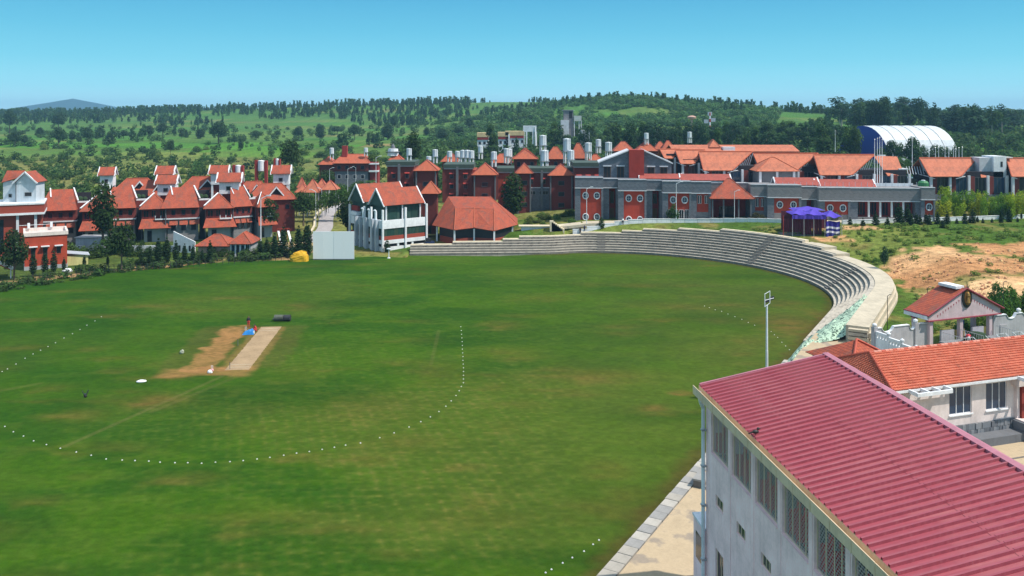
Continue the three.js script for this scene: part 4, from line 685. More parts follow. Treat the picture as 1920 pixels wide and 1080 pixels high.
      for (let k = 0; k < 5; k++) { const a = mix(x0 + 1.9, x1 - 1.1, k / 5) + .35, b = mix(x0 + 1.9, x1 - 1.1, (k + 1) / 5) - .35; win(B, a, b, y0 + 1.8, yt - .3, z - 1.69, { frame: M.redPaint, bars: 2 }); }
    }
  });
  bx('roof_deck', M.offwhite, G, .4, prevX - .4, 8.6, 8.8, -16, -5.9); bx('back_wall', M.stone, G, .3, prevX - .3, -.5, 8.59, -16, -15.6);  bx('side_wall', M.stone, G, 0, .3, -.5, 8.59, -15.6, -1); bx('side_wall', M.stoneWarm, G, prevX - .3, prevX, -.5, 8.59, -15.6, -1);
  bx('core_wall', M.stone, G, .31, prevX - .31, -.4, 8.58, -5.8, -5.5);
  // white roof terrace wall and rail at the right end
  { const a = lx(1440, -3), b = lx(1640, -3), yy = ly(352, b, -3); bx('terrace_wall', M.white, G, lx(1640, -4), lx(1712, -4), yy - 1.4, yy + 1.1, -4.2, -4); for (let x = a; x < lx(1716, -1); x += 1.5) bx('rail_post', M.tankShade, G, x, x + .07, ly(352, x, 0), ly(352, x, 0) + 1.4, -.2, -.13);
    const t = new THREE.Group(); t.name = 'roof_tank'; t.position.set(lx(1731, -2), ly(350, lx(1731, -2), -2) - .3, -2); G.add(t); mb().lathe([[0, 0], [1.25, 0], [1.3, 1.3], [.9, 1.75], [0, 1.8]], 14).build('tank_body', std([.03, .18, .06], .6), t); mb().lathe([[.5, 1.76], [.5, 1.98], [0, 2.0]], 10).build('tank_lid', M.white, t); }
  // tall gabled block on top with a red stair column
  {
    const z = -5.5, xa = lx(1124, z), xb = lx(1259, z), xc0 = lx(1179, z), xc1 = lx(1207, z), yb = 8.0, ye = ly(304, xa, z), ye2 = ly(306, xb, z), yp = ly(283, xc0, z);
    const U = new THREE.Group(); U.name = 'upper_block'; G.add(U);
    mb().slab([[xa, yb, z], [xb, yb, z], [xb, ye2, z], [xc1 + .2, yp, z], [xc0 - .2, yp, z], [xa, ye, z]], .4).build('gable_wall', M.stone, U);
    bx('stair_column', painted([.34, .032, .02]), U, xc0, xc1, yb - 1, ly(281, xc0, z + 1), z - 3, z + 1.1);
    mb().slab([[xa - .4, ye + .05, z + .4], [xc0, yp + .3, z + .4], [xc0, yp + .3, z - 10], [xa - .4, ye + .05, z - 10]], .3).build('roof_slope', M.trim, U); mb().slab([[xc1, yp + .3, z + .4], [xb + .4, ye2 + .05, z + .4], [xb + .4, ye2 + .05, z - 10], [xc1, yp + .3, z - 10]], .3).build('roof_slope', M.trim, U);
    bx('side_wall', M.stone, U, xa + .01, xa + .4, yb, ye, z - 10, z - .41); bx('side_wall', M.stone, U, xb - .4, xb - .01, yb, ye2, z - 10, z - .41);
    for (const [p, q, a, b] of [[1132, 1145, 312, 334], [1157, 1170, 312, 334], [1214, 1227, 313, 326], [1238, 1251, 313, 327]]) { const x0 = lx(p, z), x1 = lx(q, z); const g = win(U, x0, x1, ly(b, x0, z), ly(a, x0, z), z + .01, { frame: M.wood, bars: 1, glass: M.dark }); bx('lintel', M.trim, g, x0 - .2, x1 + .2, ly(a, x0, z) + .01, ly(a, x0, z) + .3, z + .01, z + .35); }
  }
  // low red roofs along the parapet
  for (const [p0, p1, a, b, zc] of [[1199, 1280, 325.5, 335, -2.5], [1276, 1372, 326, 338, -2], [1455, 1538, 332.5, 347, -2], [1532, 1644, 336, 351, -1.5]]) {
    const x0 = lx(p0, zc), x1 = lx(p1, zc), y = ly(b, (x0 + x1) / 2, zc), ph = ly(a, (x0 + x1) / 2, zc - 3) - y; const U = new THREE.Group(); U.name = 'low_roof'; G.add(U);
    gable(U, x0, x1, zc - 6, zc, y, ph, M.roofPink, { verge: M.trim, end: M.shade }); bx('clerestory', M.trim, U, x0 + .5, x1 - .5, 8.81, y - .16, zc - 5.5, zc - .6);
  }
}
// ---------- low white wall along the road behind the stand ----------
{
  const strip = (pts, label) => {
    const w = base('low_white_wall', label, 'wall', [0, 0, 0]); const c = new THREE.CatmullRomCurve3(pts.map(([x, d, y]) => V(x, y ?? H(x, d), -d))), n = Math.round(c.getLength() / 3.2);
    for (let i = 0; i < n; i++) { const a = c.getPoint(i / n), b = c.getPoint((i + 1) / n), t = b.clone().sub(a), l = Math.hypot(t.x, t.z), m = mb().box(-l / 2 + .03, l / 2 - .03, -.6, .85, -.16, .16).box(-l / 2, l / 2, .852, .98, -.22, .22).build('wall_length', M.white, w); m.position.copy(a.clone().add(b).multiplyScalar(.5)); m.rotation.y = -Math.atan2(t.z, t.x); }
  };
  strip([[15, 211.5], [30, 214], [45, 215], [58, 213], [67, 209]], 'low white wall along the road between the stand and the stone building');
  strip([[80, 207], [97, 210.5], [132, 219], [175, 231]], 'low white wall behind the row of cypresses at the right');
  ribbon('road_pavement', [[10, 214.2], [30, 217], [45, 218], [60, 217], [76, 212.5], [97, 213.5], [132, 222], [175, 234]], 4.5, M.concrete, .1);
}
// ---------- white clubhouse with the red gabled roof ----------
{
  const t = 39.6, B = base('clubhouse', 'white two storey clubhouse with red gabled roof and tall posts right of the sight screen', 'building', [-30.65, .1, -204], t);
  // local: x along the right face (away), z along the left face (towards the viewer is the corner at 0,0; the left face runs to -z)
  const L = 12.2, D = 15.8, P = M.white;
  bx('base_wall', P, B, 0, L, 0, 1.15, -.3, 0); bx('base_wall', P, B, 0, .3, 0, 1.15, -D, -.31); bx('inner_floor', M.concreteGrey, B, .3, L, .9, 1.2, -D, -.31);
  for (const x of [3.9, 8]) bx('pier', P, B, x, x + .5, 1.151, 1.95, -.3, 0);
  bx('basement_screen', M.dark, B, .4, L, 1.2, 1.95, -.9, -.7); bx('basement_screen', M.dark, B, .7, .9, 1.2, 1.95, -D, -1);
  bx('white_band', P, B, -.1, L, 1.951, 2.85, -.4, .1); bx('white_band', P, B, -.1, .3, 1.95, 2.85, -D, -.41);
  bx('red_band', M.brickOrange, B, 0, L, 2.851, 3.8, -.35, 0); bx('red_band', M.brickOrange, B, 0, .35, 2.851, 3.8, -D, -.36);
  // glazed storey in panes
  for (let k = 0; k < 12; k++) bx('green_pane', k % 3 ? M.glassGreen : painted([.03, .06, .04], .4), B, .1 + k, 1.06 + k, 3.801, 5.6, -.2, -.1);
  for (let k = 0; k < 15; k++) bx('green_pane', k % 4 ? M.glassGreen : M.glass, B, .1, .2, 3.801, 5.6, -1.06 - k, -.1 - k);
  bx('parapet', P, B, -.15, L, 5.601, 7.6, -.35, .12); bx('parapet', P, B, -.15, .3, 5.601, 7.6, -D, -.36); bx('terrace_floor', M.offwhite, B, .31, L, 5.3, 5.7, -D, -.36); bx('terrace_wall', P, B, L - .3, L, 5.701, 7.0, -D, -.36);
  for (const [x, z, top] of [[-.3, .15, 10.2], [6.1, .15, 10.4], [L, .15, 10.9], [-.3, -D, 10.3], [-.3, -8.5, 10.4], [-.3, -5.2, 10.5]]) bx('tall_post', P, B, x - .22, x + .22, 0, top, z - .22, z + .22);
  for (const z of [-2.2, -4, -7, -9.8, -12]) { bx('grey_fin', M.tankShade, B, -1.0, -.16, 0, 7.7, z - .28, z + .28); }
  for (const z of [-2.6, -5.6, -8.6]) mb().bar([-.6, 7.6, z], [-.6, 9.6, z], .3, 10).bar([-.6, 9.6, z], [-.95, 10, z], .3, 10, .26).build('curved_vent', M.tank, B);
  // upper room and roofs
  bx('upper_wall', M.green, B, 2.4, L + .2, 5.701, 11.0, -9, -3.2); for (const x of [3.4, 6.6, 9.8]) bx('upper_pane', M.glassGreen, B, x, x + 2.4, 6.9, 10.2, -3.19, -3.1);
  for (const x of [2.4, 7, 12.2]) bx('upper_column', P, B, x - .16, x + .16, 5.702, 11, -2.9, -2.6);
  const U = new THREE.Group(); U.name = 'front_roof'; B.add(U); gable(U, 1.4, 13.2, -9.6, -2, 10.9, 3.9, M.roofRed, { verge: M.white, end: M.green });
  const W = new THREE.Group(); W.name = 'rear_roof'; B.add(W); gable(W, .2, 13, -17.4, -9.7, 11.3, 4.2, M.roofRed, { verge: M.white, end: M.green });
  bx('rear_wall', M.green, B, 1, 12.4, 0, 11.2, -16.8, -9.8); bx('rear_balcony', P, B, -.2, .99, 7.7, 8.6, -16.5, -12.5); bx('rear_balcony', M.redPaint, B, .3, .98, 8.8, 10, -16, -13);
  for (const x of [4, 9]) mb().bar([x, 5.7, -1.6], [x, 6.9, -1.6], .05, 6).box(x - .6, x + .6, 6.9, 7, -2.2, -1).build('terrace_table', M.white, B);
  bx('red_mat', M.terra, B, 7.2, 11.8, 5.701, 5.76, -2.4, -.6);
}
// ---------- open red roofed pavilion with two hipped bays ----------
{
  const d = 209, fr = front(812, 966, d, 0), B = base('pavilion', 'open pavilion with big double hipped red tile roof behind the low end of the stand', 'building', [fr.x, 1.2, -d], 0), k = F / d;
  const lx = (px) => (px - 812) / k, ly = (py) => Y(py, d) - 1.2;
  const e = ly(429), pk = ly(394), S = (p) => mb().slab(p, .16).build('roof_slope', M.roofRed, B);
  // octagon-like front: left cheek, two front faces with a valley between, right cheek
  const A = [lx(806), e + .2, -5.5], A2 = [lx(853), e, 2.2], Vv = [lx(889), e + .35, .6], C = [lx(927), e - .15, 2.6], D = [lx(971), e + .3, -5.5], T1 = [lx(852), pk, -4.6], Tm = [lx(888), pk + .1, -5], T2 = [lx(926), pk - .2, -4.6];
  S([A, A2, T1]); S([A2, Vv, Tm, T1]); S([Vv, C, T2, Tm]); S([C, D, T2]);
  const R1 = [lx(833), ly(377), -12], R2 = [lx(917), ly(377.5), -12], Lb = [lx(806), e + .2, -19], Rb = [lx(971), e + .3, -19];
  S([A, T1, R1]); S([T1, Tm, T2, R2, R1]); S([D, R2, T2]); S([Lb, A, R1]); S([D, Rb, R2]); S([Rb, Lb, R1, R2]);
  for (const [p, q] of [[A2, T1], [C, T2], [Vv, Tm], [D, R2]]) mb().bar([p[0], p[1] + .06, p[2]], [q[0], q[1] + .06, q[2]], .13, 6).build('hip_cap', M.roofOrange, B);
  for (const [x, z] of [[lx(853), 1.5], [lx(927), 1.9], [lx(961), -4.8], [lx(816), -4.8], [lx(889), 0]]) bx('post', M.white, B, x - .2, x + .2, 0, e, z - .2, z + .2);
  const segs = [[lx(822), -4, lx(853), 1.2], [lx(853), 1.2, lx(889), 0], [lx(889), 0, lx(927), 1.6], [lx(927), 1.6, lx(961), -4.6]];
  for (const [x0, z0, x1, z1] of segs) { const q = (y0, y1, o) => [[x0, y0, z0 - o], [x1, y0, z1 - o], [x1, y1, z1 - o], [x0, y1, z0 - o]]; mb().slab(q(-.6, 1.7, .3), .25).build('brick_parapet', M.brickOrange, B); mb().slab(q(1.72, e + .1, .5), .1).build('dark_screen', M.dark, B); }
  bx('floor', M.concreteGrey, B, lx(814), lx(964), -.6, .1, -18, -4.8);
  bx('back_wall', M.dgrey, B, lx(812), lx(966), 0, e, -18.6, -18.3);
}
// small square kiosk with a pointed red roof
{
  const d = 222, B = base('kiosk', 'small square kiosk with pointed red roof between the clubhouse and the hostel blocks', 'kiosk', [X(790, d), 2, -d], 0), w = (821 - 790) * d / F, e = Y(363, d) - 2;
  bx('wall', M.brick, B, .3, w - .3, 0, e, -w, -.2); hip(B, -.3, w + .6, -w - .6, .5, e, Y(341, d) - 2 - e, M.roofOrange); bx('door', M.dark, B, 1.4, 2.6, 0, 2.2, -.19, -.1);
}
// ---------- water tanks on stilts: one prototype, many roofs ----------
const tankProto = new THREE.Group(); tankProto.name = 'water_tank';
{
  mb().lathe([[0, 2.4], [.82, 2.4], [.86, 2.5], [.86, 4.7], [.8, 4.85], [0, 4.95]], 14).build('tank_body', M.tank, tankProto);
  for (let i = 0; i < 8; i++) { const a = (i + .5) / 8 * 2 * Math.PI; mb().bar([.9 * Math.cos(a), 2.3, .9 * Math.sin(a)], [.9 * Math.cos(a), 4.9, .9 * Math.sin(a)], .07, 4).build('strap', M.tankShade, tankProto); }
  for (const [x, z] of [[-.6, -.6], [.6, -.6], [.6, .6], [-.6, .6]]) bx('leg', M.white, tankProto, x - .13, x + .13, 0, 2.3, z - .13, z + .13);
  bx('deck', M.grey, tankProto, -.95, .95, 2.28, 2.39, -.95, .95);
}
const tankList = [];
function tank(px, pyTop, pyBase, d, label) { const o = tankProto.clone(); o.name = numbered('water_tank'); const h = (pyBase - pyTop) * d / F, w = h / 4.95; o.position.set(X(px, d), Y(pyBase, d), -d); o.scale.set(Math.min(1.3, Math.max(.9, w)), w, Math.min(1.3, Math.max(.9, w))); o.rotation.y = .3; scene.add(o); tag(o, label, 'water tank', 'white water tanks on roof stilts'); tankList.push(o); }
for (const [px, a, b, d, l] of [
  [622, 277, 299, 342, 'white water tank on the left end of the distant red roofed house by the road'], [686, 277, 293, 342, 'white water tank on the right end of the distant red roofed house by the road'],
  [767, 278, 303, 264, 'white water tank on the leftmost hostel roof, beside a tall dark tree'], [816, 280, 306, 268, 'white water tank behind the second hostel tower roof, single'], [804, 293, 306, 275, 'short white tank just left of the single tank on the hostel roof'],
  [843, 283, 305, 280, 'white water tank left of the close row of four on the hostel roof'], [868, 281, 309, 282, 'first of the close row of white tanks on the hostel roof'], [876, 281, 309, 282, 'second of the close row of white tanks on the hostel roof'], [884, 282, 310, 282, 'third of the close row of white tanks on the hostel roof'], [858, 283, 306, 284, 'rear white tank left of the close row on the hostel roof'],
  [901, 273, 298, 290, 'broad white tank below the far cream building'], [926, 284, 313, 266, 'white tank above the third hostel tower roof'], [950, 278, 306, 284, 'slim white tank left of the big brick red hall roof'], [955, 279, 308, 286, 'slim white tank just right of its twin beside the big red roof'],
  [1018, 253, 290, 300, 'tall grey tank behind the high red roof left of the conifers'], [1021, 281, 321, 262, 'large white tank on tall legs over the right hostel block'], [1063, 259, 306, 280, 'tallest white tank over the right hostel block'], [1070, 281, 316, 264, 'white tank right of the tallest one, lower'],
  [1103, 267, 300, 290, 'white tank left of the pair beside the stone gable'], [1122, 261, 287, 300, 'white tank middle of three beside the stone gable'], [1141, 266, 299, 288, 'white tank nearest the stone gable, on legs'], [1212, 249, 271, 320, 'white tank above the orange roofs right of the stone gable'], [1293, 247, 268, 330, 'white tank on a flat roof before the eucalyptus wood'],
]) tank(px, a, b, d, l);

// ---------- brick hostel blocks ----------
function hostel(label, p0, p1, d, turn, gy, topPy, o = {}) {
  const fr = front(p0, p1, d, turn), B = base('hostel_block', label, 'building', [fr.x, gy, -d], turn), w = fr.w, h = Y(topPy, d) - gy, dep = o.depth ?? 12;
  const lower = o.stoneBelow ? Y(o.stoneBelow, d) - gy : 0;
  bx('wall', o.mat ?? M.brick, B, 0, w, lower, h, -dep, 0); if (lower) { bx('stone_wall', M.stone, B, -.05, w + .05, 0, lower - .25, -dep, .06); bx('stone_band', M.trim, B, -.1, w + .1, lower - .25, lower, -dep, .12); }
  bx('roof_rim', painted([.05, .075, .06]), B, -.4, w + .4, h, h + 1.1, -dep - .3, .5); bx('roof_slab', M.grey, B, -.2, w + .2, h - .35, h - .001, -dep - .1, .4);
  const nf = Math.max(1, Math.floor((h - lower) / 3)), n = o.n ?? Math.max(1, Math.floor(w / 4));
  for (let r = 0; r < nf; r++) for (let k = 0; k < n; k++) { const x = w * (k + .5) / n; win(B, x - .55, x + .55, lower + 1 + r * 3, lower + 2.4 + r * 3, .01, { frame: M.dgrey, hood: M.redPaint }); }
  if (lower) for (let k = 0; k < n; k++) { const x = w * (k + .5) / n; win(B, x - 1.3, x + 1.3, lower - 2.2, lower - 1.1, .07, { frame: M.grey, bars: 2 }); }
  for (const x of o.fins ?? [w * .45]) bx('fin', M.dgrey, B, x - .35, x + .35, 0, h + .4, .01, .9);
  if (o.side) bx('pale_corner', M.brickOrange, B, w + .01, w + o.side, 0, h - .6, -dep, -.4);
  return B;
}
function towerRoof(label, p0, p1, eave, peak, d, gy, o = {}) {
  const fr = front(p0, p1, d, 0), B = base('stair_tower', label, 'tower', [fr.x, gy, -d], 0), w = fr.w, e = Y(eave, d) - gy;
  bx('wall', o.mat ?? M.brick, B, .5, w - .5, 0, e, -w, -.3); hip(B, -.2, w + .2, -w - .8, .5, e, Y(peak, d) - gy - e, o.roof ?? M.roofOrange, { inset: w * .42, cap: M.roofPink });
  for (const x of [.5, w - .9]) bx('corner_fin', M.dgrey, B, x, x + .4, 0, e, -.29, .05);
  for (let y = 2; y < e - 2; y += 3.2) win(B, w / 2 - .9, w / 2 + .9, y, y + 1.3, -.29, { frame: M.dgrey });
  return B;
}
hostel('brick hostel block at the left, with dark rim and two window columns', 726, 776, 256, 0, 4, 310, { n: 2 });
towerRoof('hostel tower with hipped roof right of the leftmost block', 776, 821, 320, 301, 252, 3.5);
hostel('brick hostel block behind the clubhouse kiosk, between two hipped towers', 834, 886, 254, 0, 4, 315, { n: 2, side: 1 });
towerRoof('hostel tower with hipped roof left of the dark round tree', 885, 933, 328, 307, 250, 3.5);
hostel('plain orange brick wall block just left of the dark round tree', 934, 962, 256, 0, 4, 322, { n: 1, mat: M.brickOrange, fins: [] });
hostel('hostel block with grey stone ground floor right of the dark round tree', 984, 1079, 252, 0, 3.8, 322, { n: 4, stoneBelow: 351, fins: [5, 10.5] });
towerRoof('hostel tower with small hipped roof right above the dark round tree', 967, 999, 325, 307, 250, 4);
towerRoof('hostel tower with hipped roof beside the stone building', 1028, 1077, 329, 309, 249, 4);
hostel('low brick block with pale roof rim joining the stone building', 1077, 1128, 246, 0, 4, 312, { n: 3, fins: [] });
// high roofs behind the hostel
function farRoof(label, p0, p1, eave, peak, d, o = {}) { const fr = front(p0, p1, d, 0), gy = H(fr.x + fr.w / 2, d) - .5, B = base(o.name ?? 'hipped_house', label, 'house', [fr.x, gy, -d], o.turn ?? 0), e = Y(eave, d) - gy, w = fr.w; bx('wall', o.mat ?? M.brick, B, .6, w - .6, 0, e, -(o.dep ?? w * .7), -.4); hip(B, 0, w, -(o.dep ?? w * .7) - .5, .4, e, Y(peak, d) - gy - e, o.roof ?? M.roofOrange, { cap: M.roofPink, inset: o.inset }); const n = Math.max(1, Math.floor(w / 4)); for (let k = 0; k < n; k++) win(B, w * (k + .5) / n - .6, w * (k + .5) / n + .6, e - 2.6, e - 1, -.39, { frame: M.dgrey }); return B; }
farRoof('high hipped red roof on a dark brick upper storey behind the hostel', 960, 1010, 298, 279, 282, { inset: 5 });
farRoof('red hipped roof right of the high one behind the tall tanks', 1022, 1062, 298, 276, 296);
farRoof('pointed red roof behind the tank row, left of the three tanks', 1068, 1102, 297, 269, 298);
farRoof('low red roof left of the stone gable under the three tanks', 1100, 1135, 306, 290, 290);
farRoof('small pointed orange roof behind the first row of tanks', 826, 862, 303, 288, 296); farRoof('small orange roof between the close tank row and the brick towers', 920, 962, 305, 289, 300);
farRoof('pointed orange roof just left above the stone gable', 1150, 1190, 283, 266, 318); farRoof('pointed orange roof just right above the stone column', 1192, 1234, 283, 268, 318); farRoof('small orange roof tip between the tanks and the big tiled halls', 1226, 1252, 280, 266, 330); farRoof('orange roof tip right of the flat roofed tank', 1240, 1268, 281, 264, 326);
farRoof('small pale red roof left of the leftmost hostel tank', 728, 756, 300, 289, 290, { roof: M.roofOrange });
{ const d = 292, B = base('roof_water_house', 'small white room with dark cap on the roof left of the first hostel tank', 'roof room', [X(737, d), Y(292, d), -d]); mb().lathe([[0, 0], [1.9, 0], [1.7, 2.4], [0, 2.5]], 10).build('room', M.white, B); mb().lathe([[.9, 2.4], [.6, 3.4], [0, 4.2]], 8).build('dark_cap', M.dgrey, B); bx('dark_band', M.dgrey, B, -1.95, 1.95, 1.2, 1.5, -1.95, 1.95); }
// house by the bend of the road
{
  const d = 340, fr = front(628, 690, d, 0), gy = H(fr.x, d) - .5, B = base('road_house', 'red roofed house with grey lower storey at the top of the climbing road', 'house', [fr.x, gy, -d]), w = fr.w, e = Y(306, d) - gy, m = Y(321, d) - gy;
  bx('lower_wall', M.stone, B, 0, w, 0, m, -10, 0); bx('upper_wall', M.brick, B, -.2, w + .2, m, e, -10, .3); hip(B, -.8, w + .8, -11, 1, e, Y(290, d) - gy - e, M.roofOrange, { cap: M.roofPink, inset: 3 });
  for (let k = 0; k < 4; k++) { win(B, 1 + k * 3.1, 2.4 + k * 3.1, m - 3, m - 1.4, .01, {}); win(B, 1 + k * 3.1, 2.4 + k * 3.1, m + .8, m + 2.2, .31, { frame: M.dgrey }); }
  bx('red_pier', M.redPaint, B, 2.2, 4.2, e, Y(274, d) - gy, -5, -3); bx('left_wing', M.brick, B, -6.4, -.3, 0, Y(309, d) - gy, -9, -1); hip(B, -7, .2, -9.6, -.4, Y(309, d) - gy, 3, M.roofOrange, { cap: M.roofPink });
  bx('white_frame', M.white, B, w + .4, w + 4, m - .3, m + .3, -3, .6); bx('white_frame', M.white, B, w + .4, w + 4, e - .5, e, -3, .6); bx('red_wall', M.redPaint, B, w + .6, w + 3.8, 0, Y(304, d) - gy, -6, -1); bx('white_frame', M.white, B, w + .4, w + 4, 1, 1.6, -3, .6);
}
// ---------- big tiled halls with open raftered gables ----------
// front slope runs from a wide ridge to a narrower eave; dark rafters show under the cut-away gables
function bigHall(label, rl, rr, ry, el, er, ey, d, o = {}) {
  const x0 = X(el, d), gy = o.gy ?? 5.5, B = base('tiled_hall', label, 'hall', [x0, gy, -d]), k = d / F, dep = o.dep ?? 7, dr = d + dep, lx = (px, dd) => X(px, dd) - x0, e = Y(ey, d) - gy, p = Y(ry, dr) - gy;
  const A = [lx(el, d), e, 0], Bq = [lx(er, d), e, 0], C = [lx(rr, dr), p, -dep], D = [lx(rl, dr), p, -dep];
  mb().slab([A, Bq, C, D], .22).build('roof_slope', M.roofSalmon, B); mb().slab([[Bq[0], e, -2 * dep], [A[0], e, -2 * dep], D, C], .22).build('roof_slope', M.roofSalmon, B);
  mb().bar([D[0], D[1] + .06, D[2]], [C[0], C[1] + .06, C[2]], .2, 6).build('ridge_cap', M.roofOrange, B);
  for (const [q, z] of [[Bq, C], [A, D]]) mb().bar([q[0], q[1] + .05, q[2]], [z[0], z[1] + .05, z[2]], .16, 6).build('verge_trim', M.roofOrange, B);
  // walls: brick panels and windows between pale columns under the eave, grey stone below
  const wl = A[0] + .8, wr = Math.max(Bq[0] + (o.right ?? 4), Bq[0] + .5), n = Math.max(2, Math.round((wr - wl) / 5)); const sb = e - 5;
  bx('stone_wall', M.stone, B, wl, wr, 0, sb, -12, -.8); 
  for (let i = 0; i < n; i++) { const a = mix(wl, wr, i / n), b = mix(wl, wr, (i + 1) / n); bx('column', M.trim, B, a - .3, a + .3, sb, e + .2, -1.1, -.5); bx('red_panel', M.brick, B, a + .31, a + (b - a) * .35, sb, e - .1, -1.6, -1.2); win(B, a + (b - a) * .36, b - .32, sb + .3, e - .3, -1.4, { frame: M.dgrey, bars: 2, glass: i % 2 ? M.glassBlue : M.glass }); win(B, a + (b - a) * .3, b - .7, sb - 3, sb - 1.4, -.79, { frame: M.trim }); }
  bx('column', M.trim, B, wr - .3, wr + .3, sb, e + .2, -1.1, -.5);
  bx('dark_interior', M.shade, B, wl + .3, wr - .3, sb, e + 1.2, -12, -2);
  // rafters fanning out of the open gables
  const fan = (q, z, s) => { for (let i = 0; i < 9; i++) { const t = i / 8, top = [mix(z[0], q[0], t) + s * .1, mix(z[1], q[1], t) - .25, mix(z[2], q[2], t)]; mb().bar(top, [top[0] - s * 1.6, Math.min(top[1] - .2, e - .6), top[2] + .3 - t * .2], .09, 4).build('rafter', M.tankShade, B); } mb().bar([q[0] - s * .4, e - .2, q[2]], [z[0], e + .1, z[2] + .2], .12, 4).build('tie_beam', M.trim, B); };
  if (o.fan !== 0) { fan(Bq, C, 1); fan(A, D, -1); }
  if (o.rs) { const [a, b, c, f] = o.rs.map(([px, py, z]) => [lx(px, d + z), Y(py, d + z) - gy, -z]); mb().slab([a, b, c, f], .2).build('side_slope', M.roofSalmon, B); }
  return B;
}
bigHall('first orange tiled hall, small, just right of the stone gable', 1237, 1275, 280, 1246, 1262, 297, 248, { right: 3, fan: 0 });
bigHall('second orange tiled hall, with open rafters under its right gable', 1266, 1322, 281.5, 1276, 1302, 307, 243, { right: 6 });
bigHall('third orange tiled hall, broad, above the low red roofs of the stone building', 1310, 1411, 284.5, 1319, 1374, 319.5, 238, { right: 8 });
bigHall('fourth orange tiled hall, half hidden behind the porch roof, with a hipped front', 1412, 1534, 288, 1426, 1492, 321, 240, { right: 6 });
bigHall('fifth orange tiled hall, broad, behind the right end of the stone building', 1526, 1640, 290.5, 1537, 1598, 328, 234, { right: 16, rs: [[1665, 330, 1], [1696, 328, 2.5], [1682, 293.5, 8], [1638, 292, 7]] });
bigHall('sixth orange tiled hall, broad, above the yellow green bushes', 1724, 1832, 296.5, 1743, 1802, 331, 234, { right: 13, rs: [[1840, 333, 1], [1874, 331, 2.5], [1852, 296, 8], [1832, 297, 7]] });
bigHall('seventh orange tiled hall, cut by the right edge of the view', 1887, 2010, 297, 1897, 1990, 331, 232, { right: 4 });
{ // long roof behind them, hipped front bay, white stair tower, grey link
  const d = 262, B = base('long_tiled_roof', 'long low orange tiled roof running behind the broad halls', 'hall', [X(1262, d), 5.5, -d]), lx = (p) => X(p, d) - X(1262, d), ly = (p) => Y(p, d) - 5.5; gable(B, 0, lx(1500), -14, 0, ly(284), ly(273) - ly(284), M.roofSalmon, {}); bx('wall', M.brick, B, .5, lx(1498), 0, ly(284) - .2, -13, -1); bx('roof_room', M.white, B, lx(1358), lx(1380), ly(284), ly(276), -4, -1);
  hip(B, lx(1334), lx(1356), -9, -3, ly(277), 2.2, M.roofSalmon);
  const d2 = 233, C = base('hipped_bay', 'hipped orange roof bay before the fourth tiled hall', 'hall', [X(1418, d2), 5.5, -d2]), cx = (p) => X(p, d2) - X(1418, d2), cy = (p) => Y(p, d2) - 5.5; hip(C, 0, cx(1500), -10, 0, cy(321), cy(297) - cy(321), M.roofSalmon, { inset: 5.4, cap: M.roofOrange }); bx('wall', M.dgrey, C, .8, cx(1498), 0, cy(322), -9, -1); for (let k = 0; k < 3; k++) bx('column', M.trim, C, 1 + k * 4.6, 1.6 + k * 4.6, 0, cy(322), -.99, -.5);
  const d3 = 236, S = base('white_stair_tower', 'white rendered stair tower between the sixth and seventh tiled halls', 'tower', [X(1863, d3), 5.5, -d3]), sx = (p) => X(p, d3) - X(1863, d3), sy = (p) => Y(p, d3) - 5.5; bx('wall', M.white, S, 0, sx(1887), 0, sy(293), -6, 0); bx('slot_window', M.dark, S, sx(1876), sx(1880), sy(313), sy(303), .005, .05); bx('link_wall', painted([.5, .5, .54]), S, sx(1840), -.01, 0, sy(296), -6, -1); bx('top_slab', M.offwhite, S, sx(1868), sx(1905), sy(297), sy(295), -6, -1.5);
  const d4 = 238, L = base('glazed_link', 'dark glazed link with flat roof between the fifth and sixth tiled halls', 'building', [X(1688, d4), 5.5, -d4]), kx = (p) => X(p, d4) - X(1688, d4), ky = (p) => Y(p, d4) - 5.5; bx('wall', M.stone, L, 0, kx(1745), 0, ky(352), -8, 0); bx('glazing', M.glass, L, .5, kx(1743), ky(352), ky(335), -7, -.5); bx('flat_roof', M.trim, L, kx(1684), kx(1702), ky(318), ky(316), -6, .5); bx('white_wall', M.white, L, kx(1672), kx(1686), ky(310), ky(293), -9, -8.6); for (let k = 0; k < 7; k++) mb().bar([kx(1704 + k * 5), ky(327), -.4], [kx(1712 + k * 5), ky(314), -4], .1, 4).build('rafter', M.tankShade, L);
}
